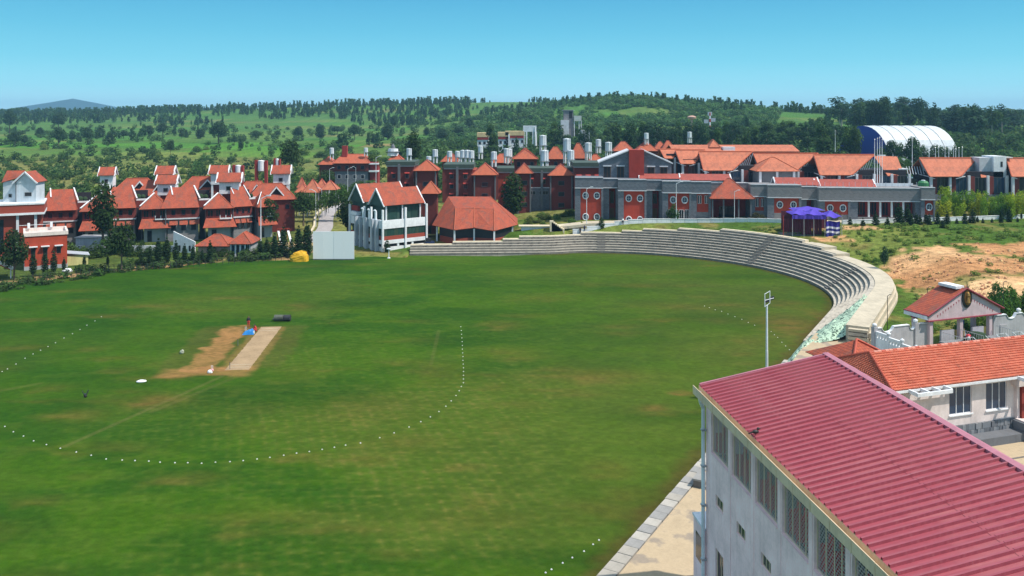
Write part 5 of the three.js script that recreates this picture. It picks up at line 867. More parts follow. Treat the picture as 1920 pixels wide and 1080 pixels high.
// ---------- blue and white arched hangar ----------
{
  const d = 400, B = base('arched_hangar', 'big arched hangar with white ribbed roof and bright blue end wall among trees', 'hangar', [X(1613, d), H(X(1700, d), d) - 2, -d]), gy = B.position.y, x0 = B.position.x;
  // arch profile across z, barrel along x with the far end turned
  const n = 18, a0 = [X(1632, d) - x0, 0], Wd = 30, top = Y(236, d + 8) - gy, Ln = (1785 - 1660) * d / F * 1.05, ang = .32, rot = (x, z) => [x * Math.cos(ang) - z * Math.sin(ang) * -1, -(z * Math.cos(ang)) - x * Math.sin(ang) * 0];
  const P = (t, s) => { const w = Math.cos(Math.PI * t), y = Math.pow(Math.sin(Math.PI * t), .75) * top, z = (w * .5) * Wd; return [4 + s * Ln + (1 - t) * 6 + Math.max(0, .5 - t) * 0 - z * -.28 + (s > .5 ? -0 : 0), y, z - 14 + 0 * s]; };
  for (let k = 0; k < 6; k++) { const g = mb(); for (let i = 0; i < n; i++) g.slab([P(i / n, k / 6 + .002), P((i + 1) / n, k / 6 + .002), P((i + 1) / n, (k + 1) / 6), P(i / n, (k + 1) / 6)].reverse(), .2); g.build('roof_sheet', painted([.56, .6, .64], .5), B); }
  for (let k = 1; k < 6; k++) { const g = mb(); for (let i = 0; i < n; i++) { const a = P(i / n, k / 6), b = P((i + 1) / n, k / 6); g.bar([a[0], a[1] + .12, a[2]], [b[0], b[1] + .12, b[2]], .14, 4); } g.build('roof_rib', M.offwhite, B); }
  const blue = std([.012, .045, .33], .6), pts = []; for (let i = 0; i <= n; i++) pts.push(P(i / n, 0)); const e = mb(); for (let i = 0; i < n; i++) { const a = pts[i], b = pts[i + 1]; e.quad([a[0], 0, a[2]], a, b, [b[0], 0, b[2]]); } e.build('end_wall', new THREE.MeshStandardMaterial({ color: blue.color, roughness: .6, side: THREE.DoubleSide }), B);
  const s = mb(); for (let i = 0; i < n; i++) { const a = P(i / n, 1), b = P((i + 1) / n, 1); s.quad([a[0], 0, a[2]], [b[0], 0, b[2]], b, a); } s.build('end_wall', M.white, B);
}
// small things far behind
{
  const d = 470, B = base('far_cream_building', 'far cream and maroon building with white frames above the hostel tanks', 'building', [X(895, d), H(X(930, d), d) - 1, -d]), lx = (p) => X(p, d) - X(895, d), ly = (p) => Y(p, d) - B.position.y;
  for (const [a, b, t] of [[895, 916, 249], [934, 953, 248], [948, 982, 246]]) { bx('wall', M.white, B, lx(a), lx(b), 0, ly(t + 8), -10, 0); bx('maroon_band', M.redPaint, B, lx(a), lx(b), ly(t + 13), ly(t + 7), .01, .3); bx('cream_top', painted([.62, .46, .24]), B, lx(a) - .2, lx(b) + .2, ly(t + 8), ly(t), -10, .4); for (let x = lx(a) + .6; x < lx(b) - 1; x += 2.6) win(B, x, x + 1.5, ly(t + 22), ly(t + 16), .01, { frame: M.white, glass: M.dark }); }
  bx('column', M.white, B, lx(953), lx(956), 0, ly(252), .4, 1); bx('tank_room', M.tank, B, lx(981), lx(1006), ly(247), ly(236), -6, 0); for (const p of [981, 986, 998, 1004]) bx('tank_leg', M.white, B, lx(p), lx(p) + .8, 0, ly(247), -1, 0); mb().bar([lx(1006), 0, 0], [lx(1003), ly(238), 0], .9, 6, .3).build('white_chute', M.white, B);
  const d2 = 520, T = base('grey_tower_house', 'unfinished grey concrete tower standing above the conifers', 'tower', [X(1052, d2), H(X(1070, d2), d2) - 2, -d2]), tx = (p) => X(p, d2) - X(1052, d2), ty = (p) => Y(p, d2) - T.position.y;
  bx('shaft', M.stoneWarm, T, tx(1057), tx(1075), 0, ty(207), -6, 0); bx('roof_slab', M.grey, T, tx(1055), tx(1077), ty(207), ty(206), -6.5, .5); bx('opening', M.dark, T, tx(1067), tx(1073), ty(222), ty(209), .01, .1); bx('lower_block', M.trim, T, tx(1051), tx(1066), 0, ty(225), .02, 4); bx('platform', painted([.5, .53, .5]), T, tx(1076), tx(1090), ty(227), ty(217), -4, 1); for (const p of [1076, 1085, 1089]) bx('leg', M.trim, T, tx(p), tx(p) + .5, 0, ty(227), 0, .6);
  const d3 = 420, U = base('grey_plain_tower', 'plain grey concrete stair tower half hidden by conifers left of the tanks', 'tower', [X(1090, d3), H(X(1095, d3), d3) - 2, -d3]); bx('shaft', M.grey, U, 0, X(1106, d3) - X(1090, d3), 0, Y(244, d3) - U.position.y, -5, 0); bx('window', M.dark, U, 2, 3, Y(258, d3) - U.position.y, Y(253, d3) - U.position.y, .01, .05);
  const d4 = 560, Tm = base('stepped_shrine_tower', 'small stepped terracotta spire right of the arched hangar', 'spire', [X(1804, d4), H(X(1804, d4), d4) - 1, -d4]), hh = Y(246, d4) - Tm.position.y, wz = (1815 - 1794) * d4 / F / 2; const spire = painted([.42, .12, .045]);
  for (let k = 0; k < 5; k++) { const r = wz * (1 - k * .19), y0 = hh * (.25 + k * .13); mb().lathe([[r * .7, y0 - hh * .02], [r, y0], [r * .8, y0 + hh * .09], [r * .55, y0 + hh * .125]], 8).build('spire_tier', spire, Tm); } mb().lathe([[wz * .7, 0], [wz * .7, hh * .25], [0, hh * .26]], 8).build('spire_base', spire, Tm); mb().lathe([[wz * .2, hh * .88], [wz * .14, hh * .96], [0, hh]], 8).build('finial', M.dgrey, Tm);
  const d5 = 720, Wb = base('white_shed', 'long white flat roofed shed at the far right among trees', 'shed', [X(1872, d5), H(X(1900, d5), d5) - 1, -d5]); bx('wall', M.offwhite, Wb, 0, 42, 0, Y(262, d5) - Wb.position.y, -14, 0); bx('roof', M.white, Wb, -1, 43, Y(262, d5) - Wb.position.y, Y(252, d5) - Wb.position.y, -15, 1); bx('dark_roof', M.dgrey, Wb, 5, 40, Y(252, d5) - Wb.position.y, Y(249, d5) - Wb.position.y, -12, -6);
  const d6 = 800, W2 = base('white_cottage', 'small white flat building among trees above the terracotta spire', 'building', [X(1842, d6), H(X(1855, d6), d6) - 1, -d6]); bx('wall', M.white, W2, 0, X(1869, d6) - X(1842, d6), 0, Y(233, d6) - W2.position.y, -8, 0); for (let k = 0; k < 3; k++) bx('opening', M.glass, W2, 1.5 + k * 4, 4 + k * 4, Y(241, d6) - W2.position.y, Y(236, d6) - W2.position.y, .01, .1);
  const d7 = 640, Rt = base('round_water_tower', 'round pinkish water tower head above the eucalyptus wood', 'water tower', [X(1297, d7), H(X(1297, d7), d7), -d7]), th = Y(217, d7) - Rt.position.y; mb().lathe([[1, 0], [.8, th - 3], [3.2, th - 2], [3.4, th - .8], [1.6, th], [0, th + .2]], 14).build('tank_head', painted([.5, .3, .24]), Rt);
  const d8 = 560, Ms = base('striped_mast', 'thin red and white mast with a lattice head among the wood', 'mast', [X(1331, d8), H(X(1331, d8), d8), -d8]), mh = Y(211, d8) - Ms.position.y; for (let k = 0; k < 8; k++) mb().bar([0, mh * k / 8, 0], [0, mh * (k + 1) / 8, 0], .55, 6).build('mast_section', k % 2 ? M.terra : M.white, Ms); for (const [x, y] of [[-2.4, mh - 6], [2.2, mh - 5], [0, mh - 1]]) mb().box(x - 1.4, x + 1.4, y - 1, y + 1.4, -.3, .3).build('antenna_panel', M.tankShade, Ms);
}
// ---------- rows of red roofed town houses on the left ----------
const houseProto = new THREE.Group();
{
  const P = houseProto; P.name = 'town_house';
  const g = M.stone, b = M.brick, e = 8.9;
  bx('lower_wall', M.stoneWarm, P, 1.4, 8.8, 0, 5.95, -9, 0); bx('upper_wall', b, P, 1.2, 9, 6.25, e, -9, .15); bx('white_band', M.trim, P, 1.1, 9.1, 5.951, 6.249, -9, .4);
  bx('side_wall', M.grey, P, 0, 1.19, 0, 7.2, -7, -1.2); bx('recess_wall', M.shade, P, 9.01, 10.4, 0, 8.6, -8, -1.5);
  // main roof: wide slope, white verges on both ends
  mb().slab([[-.2, e, .9], [9, e, .9], [7.6, e + 4.9, -4.6], [2.0, e + 4.9, -4.6]], .2).build('roof_slope', M.roofRed, P); mb().slab([[9, e, -9.6], [-.2, e, -9.6], [2.0, e + 4.9, -4.6], [7.6, e + 4.9, -4.6]], .2).build('roof_slope', M.roofRed, P);
  mb().slab([[9, e + 2.2, -1.6], [9.35, e + 2.2, -1.6], [7.9, e + 5.3, -4.6], [7.55, e + 5.3, -4.6]], .35).build('verge_board', M.white, P); mb().slab([[2.4, e + 3.2, -2.4], [2.7, e + 3.2, -2.4], [2.2, e + 5.3, -4.8], [1.9, e + 5.3, -4.8]], .35).build('verge_board', M.white, P);
  mb().slab([[9, e, .9], [9, e, -9.6], [7.6, e + 4.9, -4.6]], .15).build('roof_slope', M.roofRed, P);
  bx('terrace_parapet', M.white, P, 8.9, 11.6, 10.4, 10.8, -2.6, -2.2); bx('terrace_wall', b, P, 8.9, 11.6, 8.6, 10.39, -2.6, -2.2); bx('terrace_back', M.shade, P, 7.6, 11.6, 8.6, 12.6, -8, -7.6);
  for (const [x, r] of [[9.4, .8], [10.6, .65]]) { const s = new THREE.IcosahedronGeometry(r, 1); const m = mesh('terrace_plant', s, std([.02, .045, .015], 1), P); m.position.set(x, 11.2, -3.6); }
  // front bay
  bx('bay_lower', M.grey, P, 11.2, 16.6, 0, 4.4, -8, 2.2); bx('bay_upper', b, P, 10.6, 17, 5.2, 8.7, -8, 2); hip(P, 10, 17.6, -5.2, 2.9, 8.6, 3.4, M.roofRed, { inset: 3.6, cap: M.roofOrange });
  mb().slab([[9.9, 3.9, 4.1], [18.1, 3.9, 4.1], [17.2, 6.1, 2.05], [10.6, 6.1, 2.05]], .14).build('skirt_roof', M.roofRed, P); mb().slab([[18.1, 3.9, 4.1], [18.1, 3.9, -4], [17.1, 6.1, -4], [17.2, 6.1, 2.05]], .14).build('skirt_roof', M.roofRed, P);
  mb().slab([[10, 9.5, 2.5], [10.35, 9.5, 2.5], [13.8, 12.4, -1.1], [13.45, 12.4, -1.1]], .3).build('verge_board', M.white, P);
  for (const [a, c] of [[11, 12.4], [13, 14.2], [15.2, 16.6]]) win(P, a, c, 6.4, 8.2, 2.01, { frame: M.redPaint, bars: 1 }); win(P, 12, 13.2, .4, 3.2, 2.21, { frame: M.dgrey }); mb().box(14.0, 17, 5.85, 6.15, 2.6, 3.0).build('balcony_rail', M.white, P); for (const x of [14, 15.4, 16.8]) bx('rail_post', M.white, P, x, x + .14, 6.1, 6.9, 2.7, 2.85);
  for (const x of [2.2, 4.6, 7]) { win(P, x, x + 1.3, 3, 4.5, .01, { frame: M.dgrey }); mb().slab([[x - .35, 4.6, 1], [x + 1.65, 4.6, 1], [x + 1.65, 5.75, .02], [x - .35, 5.75, .02]], .1).build('red_awning', M.roofRed, P); win(P, x, x + 1.2, 6.9, 8.4, .16, { frame: M.redPaint }); }
  bx('drain_pipe', M.dgrey, P, .9, 1.1, 0, 8.6, .16, .36); bx('drain_pipe', M.dgrey, P, 10.42, 10.58, 0, 8.6, .1, .3);
}
const stairProto = new THREE.Group();
{ const P = stairProto; P.name = 'stair_tower'; for (const [x, z] of [[0, 0], [3.6, 0], [3.6, -3.6], [0, -3.6]]) bx('leg', M.tank, P, x, x + .5, 0, 12.1, z - .5, z); bx('shaft_wall', M.brick, P, .5, 3.6, 0, 12, -3.9, -.6); bx('white_room', M.white, P, -.1, 4.2, 12.1, 15.4, -4.2, .1); gable(P, -.7, 4.8, -4.9, .8, 15.4, 2.4, M.roofRed, { verge: M.white, end: M.white }); win(P, 1.4, 2.6, 13, 14.2, .11, { frame: M.grey }); }
const backProto = new THREE.Group();
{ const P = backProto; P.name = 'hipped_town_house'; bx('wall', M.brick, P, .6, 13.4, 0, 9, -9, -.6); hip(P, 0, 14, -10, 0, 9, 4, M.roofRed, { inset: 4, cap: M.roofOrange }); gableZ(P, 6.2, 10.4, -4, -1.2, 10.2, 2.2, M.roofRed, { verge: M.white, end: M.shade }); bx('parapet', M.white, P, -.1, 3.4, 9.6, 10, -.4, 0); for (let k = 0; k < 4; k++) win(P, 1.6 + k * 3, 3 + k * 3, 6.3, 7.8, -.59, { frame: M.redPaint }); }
{
  const put = (proto, px, d, turn, label, s, dy = 0) => { const o = proto.clone(); o.name = numbered(proto.name); const x = X(px, d); o.position.set(x, H(x + 6, d) - .3 + dy, -d); if (proto === houseProto) turn += 20; else if (proto === backProto) turn += 14; o.rotation.y = turn * Math.PI / 180; if (s) o.scale.set(...s); scene.add(o); return tag(o, label, proto === stairProto ? 'tower' : 'house', proto === houseProto ? 'red roofed town houses of the front row' : proto === backProto ? 'red roofed town houses of the rear row' : 'white topped stair towers among the town houses'); };
  put(houseProto, 72, 213, 0, 'front row town house beside the white gabled tower, leftmost of its row', [.95, 1.0, 1]);
  put(houseProto, 187, 216, 0, 'front row town house partly hidden by the tall dark tree', [.93, 1.02, 1]);
  put(houseProto, 303, 218, 0, 'front row town house in the middle with three red awnings in full view');
  put(houseProto, 432, 222, 14, 'front row town house half hidden at the right end of its row', [.62, .98, 1]);
  put(backProto, 205, 246, 0, 'rear row town house behind the tall dark tree', [.95, 1.02, 1]); put(backProto, 250, 243, 0, 'rear row town house with a dark dormer left of the white stair tower', [.8, 1.0, 1]); put(backProto, 328, 246, 0, 'rear row town house with dormer between the two white stair towers', [1.05, 1.06, 1]); put(backProto, 440, 240, 0, 'rear row town house behind the right end of the front row', [.7, 1.0, 1]);
  put(backProto, 462, 231, 4, 'broad town house with white dormer at the right end of the rear row', [.95, 1.02, 1]);
  put(stairProto, 296, 227, 8, 'white stair tower rising over the middle town houses, nearer of its pair', [1, .92, 1]); put(stairProto, 295, 246, 8, 'white stair tower behind its near twin over the middle town houses', [.95, .97, 1]);
  put(stairProto, 412, 226, 10, 'tallest white stair tower on long grey legs over the right town houses', [1.15, .96, 1]); put(stairProto, 396, 248, 8, 'white stair tower behind the tall one on long grey legs', [1, .97, 1]); put(stairProto, 513, 246, 8, 'white stair tower at the right end of the town houses', [1, .98, 1]); put(stairProto, 188, 246, 14, 'white stair tower above the tall dark tree', [.8, .95, 1]);
  // slim white tanks between red piers
  for (const [px, a, b, d, l] of [[447, 309, 345, 262, 'white tank between two red piers behind the tall stair tower'], [490, 300, 350, 268, 'larger white tank between two red piers above the rear houses'], [520, 297, 330, 262, 'narrow white tank and red pier behind the last stair tower']]) {
    const w = (px === 490 ? 23 : px === 447 ? 20 : 12) * d / F, y0 = H(X(px, d), d), B = base('pier_tank', l, 'water tank', [X(px, d), y0, -d]), t = Y(a, d) - y0; bx('pier', M.redPaint, B, -w / 2, -w * .28, 0, t, -.6, .6); bx('pier', M.redPaint, B, w * .3, w / 2, 0, t - .2, -.6, .6); mb().lathe([[0, t - 3.4], [w * .27, t - 3.4], [w * .27, t - .2], [0, t]], 12).build('tank_body', M.white, B);
  }
  // pyramid canopies
  for (const [p0, p1, e, k, d, l] of [[552, 578, 361, 345, 262, 'leftmost pointed orange canopy roof by the road'], [566, 600, 361, 337, 258, 'second pointed orange canopy roof by the road'], [588, 614, 356, 336, 266, 'third pointed orange canopy roof by the road'], [600, 632, 356, 339, 258, 'rightmost pointed orange canopy roof by the road'], [556, 572, 352, 333, 276, 'small pointed orange canopy roof at the back by the road']]) {
    const w = (p1 - p0) * d / F, x0 = X(p0, d), gy = H(x0, d), B = base('pointed_canopy', l, 'canopy', [x0, gy, -d]), y = Y(e, d) - gy; hip(B, 0, w, -w, 0, y, Y(k, d) - gy - y, M.roofSalmon, { cap: M.roofPink }); for (const x of [.4, w - .6]) for (const z of [-.4, -w + .5]) bx('post', M.grey, B, x, x + .2, 0, y, z - .2, z);
  }
  // white gabled tower on a red slab, far left
  {
    const d = 196, gy = .3, B = base('gabled_tower_house', 'pale gabled tower on a long red parapet slab at the far left edge', 'building', [X(-14, d), gy, -d], 26), lx = (p) => front(-14, p, d, 26).w, ly = (p) => Y(p, d + 4) - gy;
    bx('parapet', M.brickOrange, B, 0, lx(83), ly(398), ly(383), -12, 0); bx('parapet_cap', M.white, B, -.1, lx(83.5), ly(383), ly(380), -12, .15); bx('parapet_base', M.white, B, -.1, lx(83.5), ly(402), ly(398), -12, .15);
    bx('wall', M.brickOrange, B, 0, lx(76), 0, ly(402), -11, -1.2); for (const p of [30, 64]) bx('column', M.trim, B, lx(p), lx(p + 5), 0, ly(402), -1.1, -.4); bx('dark_opening', M.glass, B, lx(-12), lx(6), 1, ly(410), -1.19, -1.1);
    const T = new THREE.Group(); T.name = 'gabled_tower'; T.position.set(lx(26), ly(380), -4); T.rotation.y = -.35; B.add(T); const s = F / d, w = 38 / s, D = 4.6, h = Y(345, d) - Y(383, d);
    bx('tower_wall', painted([.5, .55, .6]), T, 0, w, 0, h, -D, 0); gableZ(T, -.5, w + .5, -D - .5, .5, h, 2.5, M.roofRed, { verge: M.white, end: painted([.5, .55, .6]) }); bx('left_wing', painted([.5, .55, .6]), T, -3.0, -.01, 0, h, -D, -.6); mb().slab([[-3.2, h, -.2], [.9, h + 1.2, -.2], [.9, h + 2.6, -3], [-3.2, h + 2.6, -3]], .15).build('roof_slope', M.roofRed, T); win(T, w * .45, w * .8, 1.3, 2.3, .01, { frame: M.grey, glass: M.dark }); win(T, -1.8, -1, 1, 1.9, -.59, { frame: M.grey }); bx('drain_pipe', M.dgrey, T, .1, .24, 0, h, .01, .15);
  }
  // orange flat roofed block
  {
    const d = 181, gy = -.2, B = base('orange_block', 'bright orange flat roofed block with white parapet and three hooded windows', 'building', [X(46, d), gy, -d], 30), w = front(46, 126, d, 30).w, h = Y(444, d) - gy, z = 0, D = 9;
    bx('wall', painted([.40, .052, .02]), B, 0, w, 1, h, -D, 0); bx('plinth', M.grey, B, -.1, w + .1, -.5, .999, -D, .12); for (const [a, b2, c, e2] of [[-.2, w + .2, -.3, .18], [-.2, w + .2, -D - .1, -D + .3]]) bx('parapet', painted([.7, .6, .55]), B, a, b2, h, h + .75, c, e2); for (const x of [-.2, w - .2]) bx('parapet', painted([.7, .6, .55]), B, x, x + .4, h, h + .75, -D + .31, -.31); bx('roof_deck', painted([.6, .5, .47]), B, .2, w - .2, h + .002, h + .1, -D + .3, -.3);
    for (const t of [.2, .48, .8]) { win(B, w * t - .5, w * t + .5, t > .7 ? 3.3 : 2.4, 5, .01, { frame: painted([.5, .1, .05]), glass: M.dark }); bx('hood', M.white, B, w * t - .8, w * t + .8, 5.02, 5.2, .01, .8); }
    for (const x of [.6, 5]) bx('vent_post', M.white, B, x, x + .5, h + .76, h + 1.9, -D + .3, -D + .8); mb().bar([-1, h + 1.4, -D], [5, h + 1.4, -D], .05, 5).build('roof_rail', M.white, B); bx('lower_lean_to', painted([.55, .5, .22]), B, w + .1, w + 4.2, -.3, 2.3, -6, -2); mb().slab([[w + .1, 3.0, -1.7], [w + 4.5, 2.3, -1.7], [w + 4.5, 2.3, -6.2], [w + .1, 3.0, -6.2]], .12).build('lean_to_roof', M.tankShade, B);
  }
  // brick changing rooms with white wall behind the boundary
  {
    const d = 198, gy = .1, B = base('changing_rooms', 'small brick changing rooms with two low red hipped roofs behind the boundary hedge', 'house', [X(370, d), gy, -d], 0), lx = (p) => X(p, d) - X(370, d), ly = (p) => Y(p, d) - gy;
    bx('brick_wall', M.brickPale, B, .2, lx(430), 0, ly(460), -6, 0); bx('grey_wall', M.grey, B, lx(430) + .01, lx(469), 0, ly(457), -6, -.4); hip(B, -.4, lx(432), -7, .7, ly(461), 2.2, M.roofRed, { cap: M.roofOrange, inset: 3.2 }); hip(B, lx(429), lx(473), -7, .5, ly(457), 2.3, M.roofRed, { cap: M.roofOrange }); for (const p of [434, 442, 452]) bx('door', p === 442 ? M.dark : M.glassBlue, B, lx(p), lx(p + 5), .1, 2.6, -.39, -.3); for (const p of [431, 440, 449, 458]) bx('white_post', M.white, B, lx(p) + .02, lx(p) + .3, 0, ly(458), -.29, 0); win(B, lx(460), lx(467), 1.6, 2.9, -.39, { bars: 1 });
    const d2 = 204, Wl = base('white_yard_wall', 'white wall sloping down beside the brick changing rooms', 'wall', [X(325, d2), 0, -d2], -14), sx = 46 * d2 / F; mb().slab([[0, -.3, 0], [sx, -.3, 0], [sx, 2.9, 0], [0, 5.2, 0]], .25).build('wall_panel', M.white, Wl); for (const t of [.25, .5, .72]) bx('opening', M.dark, Wl, sx * t, sx * t + .5, .6, 1.9, .002, .05);
  }
  const yw = base('garden_wall', 'long low whitish garden wall below the front town houses', 'wall', [X(120, 205), .2, -205], -1); for (let k = 0; k < 12; k++) bx('wall_length', k % 4 === 2 ? M.grey : M.trim, yw, k * 2.3, k * 2.3 + 2.27, -.3, 1.5, -.15, .15);
  const gp = base('grey_shed', 'grey flat fronted shed under the first town house', 'shed', [X(142, 206), .2, -206]); bx('shed_wall', painted([.42, .45, .5]), gp, 0, 5.4, 0, 3.1, -4, 0); bx('shed_roof', M.grey, gp, -.2, 5.6, 3.1, 3.3, -4.2, .3); for (let k = 1; k < 5; k++) bx('shed_seam', M.grey, gp, k * 1.08, k * 1.08 + .06, 0, 3.09, .001, .04);
}
// ---------- on the field ----------
{
  const d = 194.3, fr = front(587, 664, d, 0), S = base('sight_screen', 'big white cricket sight screen of four panels at the far field edge', 'screen', [fr.x, 0, -d]), h = Y(434, d), w = fr.w; 
  for (let k = 0; k < 4; k++) bx('panel', k === 1 ? std([.92, .9, .9]) : std([.88, .87, .88]), S, w * k / 4 + (k ? .015 : 0), w * (k + 1) / 4, .25, h, -.1 - (k % 2) * .02, .05 - (k % 2) * .02); for (const x of [.6, w / 2, w - .6]) { mb().bar([x, .1, -.3], [x, h * .8, -.3], .07, 6).bar([x, .1, -2.2], [x, h * .8, -.3], .05, 6).build('strut', M.steel, S); mb().bar([x, .22, -2.3], [x, .22, .25], .06, 6).build('skid', M.iron, S); }
  bx('bottom_rail', M.dgrey, S, 0, w, .02, .24, -.12, .06);
  // yellow tarpaulin
  const T = base('yellow_tarpaulin', 'heap under a bright yellow tarpaulin left of the white sight screen', 'tarpaulin', [X(561, 193), 0, -193]), g = mb(), N = 18, K = 26, P = [];
  for (let j = 0; j <= N; j++) for (let i = 0; i <= K; i++) { const a = i / K * 2 * Math.PI, r = Math.sin(j / N * Math.PI / 2), f = fbm(i * .9 % 26, j * .5, 3, 7, 0), q = .86 + .28 * f; const cx = Math.cos(a), hy = Math.cos(j / N * Math.PI / 2); P.push([2.15 * Math.sign(cx) * Math.pow(Math.abs(cx), .75) * r * q, Math.max(0, Math.pow(hy, .6) * (2.2 + .55 * cx * r + .5 * (f - .5)) ), 1.35 * Math.sin(a) * r * q]); }
  for (let j = 0; j < N; j++) for (let i = 0; i < K; i++) { const a = j * (K + 1) + i; g.quad(P[a], P[a + K + 1], P[a + K + 2], P[a + 1]); } g.build('cover', new THREE.MeshStandardMaterial({ color: new THREE.Color().setRGB(.78, .43, .01), roughness: .55, side: THREE.DoubleSide, map: grime }), T);
  // roller
  const Rl = base('pitch_roller', 'heavy two drum pitch roller standing beyond the end of the pitch', 'roller', [X(530, 136.8), 0, -136.8], 0);
  for (const [a, b, m, n] of [[-1.3, .1, painted([.09, .1, .075], .6), 'drum'], [.22, 1.25, painted([.025, .026, .03], .6), 'drum']]) { const q = mb().bar([a, .5, 0], [b, .5, 0], .5, 24).build(n, m, Rl); mb().bar([a - .03, .5, 0], [b + .03, .5, 0], .12, 10).build('axle', M.iron, q); }
  mb().box(-1.42, -1.34, .44, .54, -.1, .9).box(1.28, 1.36, .44, .54, -.1, .9).box(-1.42, 1.36, .44, .54, .9, .98).build('frame', M.iron, Rl); mb().bar([0, .5, .95], [0, 1.0, 1.9], .035, 6).bar([-.35, 1, 1.9], [.35, 1, 1.9], .03, 6).build('handle', M.iron, Rl);
  // odds and ends by the pitch
  const at = (px, py) => { const dd = EYE * F / (py - HY); return [X(px, dd), 0, -dd]; };
  const bt = base('blue_cover', 'crumpled bright blue sheet on the grass between the two strips', 'sheet', at(466, 626), 10); { const g2 = mb(), P2 = []; for (let j = 0; j <= 8; j++) for (let i = 0; i <= 14; i++) { const u = i / 14, v = j / 8, e = Math.min(1, 6 * Math.min(u, 1 - u, v, 1 - v)); P2.push([(u - .5) * 1.7, .02 + e * (.25 + .6 * u * fbm(i * .8, j * .8, 3, 15) + .25 * u), (.5 - v) * 1.3]); } for (let j = 0; j < 8; j++) for (let i = 0; i < 14; i++) { const a = j * 15 + i; g2.quad(P2[a], P2[a + 1], P2[a + 16], P2[a + 15]); } g2.build('sheet', new THREE.MeshStandardMaterial({ color: new THREE.Color().setRGB(.015, .2, .55), roughness: .5, side: THREE.DoubleSide }), bt); }
  const bk = base('white_bucket', 'white bucket beside the blue sheet at the edge of the pitch', 'bucket', at(475, 626)); mb().lathe([[0, 0], [.17, 0], [.22, .45], [.2, .45], [.16, .05], [0, .05]], 12).build('body', M.white, bk); mesh('handle', new THREE.TorusGeometry(.2, .015, 5, 14, Math.PI), M.steel, bk).position.y = .43;
  const wb = base('white_sack', 'white folded sack lying on the grass left of the worn strip', 'sack', at(265, 717), 12); { const s = new THREE.SphereGeometry(.5, 16, 10), p = s.attributes.position; for (let i = 0; i < p.count; i++) { const n = fbm(p.getX(i) * 3 + 9, p.getZ(i) * 3 + p.getY(i) * 2, 3, 5); p.setXYZ(i, p.getX(i) * 1.25 * (.8 + .4 * n), Math.max(0, (p.getY(i) + .4) * .36 * (.7 + .6 * n)), p.getZ(i) * .7); } s.computeVertexNormals(); mesh('sack_body', s, M.white, wb); }
  const b2 = base('field_bundle', 'small white and pink bundle at the near end of the worn strip', 'bundle', at(393, 699)); for (const [x, y, z, r, m] of [[0, .12, 0, .28, M.white], [.05, .1, -.75, .22, painted([.6, .3, .3])], [.25, .08, .1, .16, M.white]]) { const s = new THREE.IcosahedronGeometry(r, 2); mesh('cloth', s, m, b2).position.set(x, y, z); }
  const b3 = base('grey_bundle', 'small grey green bundle on the left part of the worn ground', 'bundle', at(341, 663)); for (const [x, y, z, r] of [[0, .2, 0, .3], [.1, .38, .05, .2]]) mesh('cloth', new THREE.IcosahedronGeometry(r, 2), painted([.36, .38, .28]), b3).position.set(x, y, z);
  for (const [px, py, l] of [[446, 648, 'dark stake standing beside the middle of the pitch'], [431, 692, 'short marker peg at the near left corner of the pitch']]) { const s = base('stake', l, 'stake', at(px, py)); mb().bar([0, 0, 0], [0, .9, 0], .04, 6).build('stake_post', M.dgrey, s); bx('stake_head', M.wood, s, -.07, .07, .9, .97, -.07, .07); }
  for (const [l, w2] of [[1.1, 0], [21.2, 0]]) { const st = base('wicket', l < 5 ? 'low white stumps at the near end of the pitch' : 'low white stumps at the far end of the pitch', 'stumps', [-38.5 - .0936 * l, 0, -(109 + .9956 * l)]); for (const x of [-.11, 0, .11]) mb().bar([x, 0, 0], [x, .71, 0], .019, 6).build('stump', M.white, st); for (const x of [-.1, .01]) bx('bail', M.white, st, x, x + .1, .71, .73, -.015, .015); }
  // boundary discs
  const cone = new THREE.Group(); cone.name = 'field_marker'; mb().lathe([[.075, 0], [.08, .015], [.04, .07], [0, .08]], 8).build('disc', M.trim, cone);
  const mark = (px, py) => { const o = cone.clone(); o.name = numbered('field_marker'); const [x, , z] = at(px, py); o.position.set(x, 0, z); scene.add(o); tag(o, 'small white disc marking the inner circle on the grass', 'marker', 'white discs marking the inner circle of the field'); };
  for (const [x, y] of [[9, 800], [25, 810], [44, 818], [63, 827], [87, 834], [113, 841], [143, 848], [171, 854], [199, 861], [229, 863], [253, 864], [279, 865], [300, 867], [328, 868], [352, 868], [378, 869], [404, 867], [431, 866], [456, 864], [482, 861], [506, 858], [532, 854], [556, 850], [580, 847], [604, 843], [627, 839], [648, 835], [676, 831], [712, 821], [739, 812], [767, 801], [789, 791], [807, 782], [823, 772], [836, 762], [846, 752], [855, 742], [861, 733], [865, 725], [869, 718], [869, 711], [869, 704], [869, 697], [869, 690], [868.5, 683], [868, 676], [868, 669], [867.5, 662], [867, 655], [867, 648], [866.5, 641], [866, 634], [865.5, 627], [865, 620], [864, 613]]) mark(x, y);
  for (const [x, y] of [[4, 697], [14, 692], [30, 683], [47, 672], [62, 664], [76, 657], [90, 650], [104, 643], [120, 634], [136, 626], [150, 618], [163, 610], [178, 602], [190, 594]]) mark(x, y);
  const mark2 = (px, py) => { const o = cone.clone(); o.name = numbered('field_marker'); const [x, , z] = at(px, py); o.position.set(x, 0, z); scene.add(o); tag(o, 'small white disc on the outer boundary line near the paved strip or the stand', 'marker', 'white discs marking the outer boundary of the field'); };
  for (const [x, y] of [[1023, 1074], [1034, 1068], [1055, 1056], [1073, 1046], [1095, 1034], [1112, 1021], [1123, 1013], [1321, 574], [1330, 577], [1341, 581], [1353, 584], [1365, 589], [1378, 594], [1391, 599], [1403, 605], [1415, 610], [1446, 622], [1452, 628], [1458, 633], [1466, 642], [1473, 649], [1480, 656], [1489, 668]]) mark2(x, y);
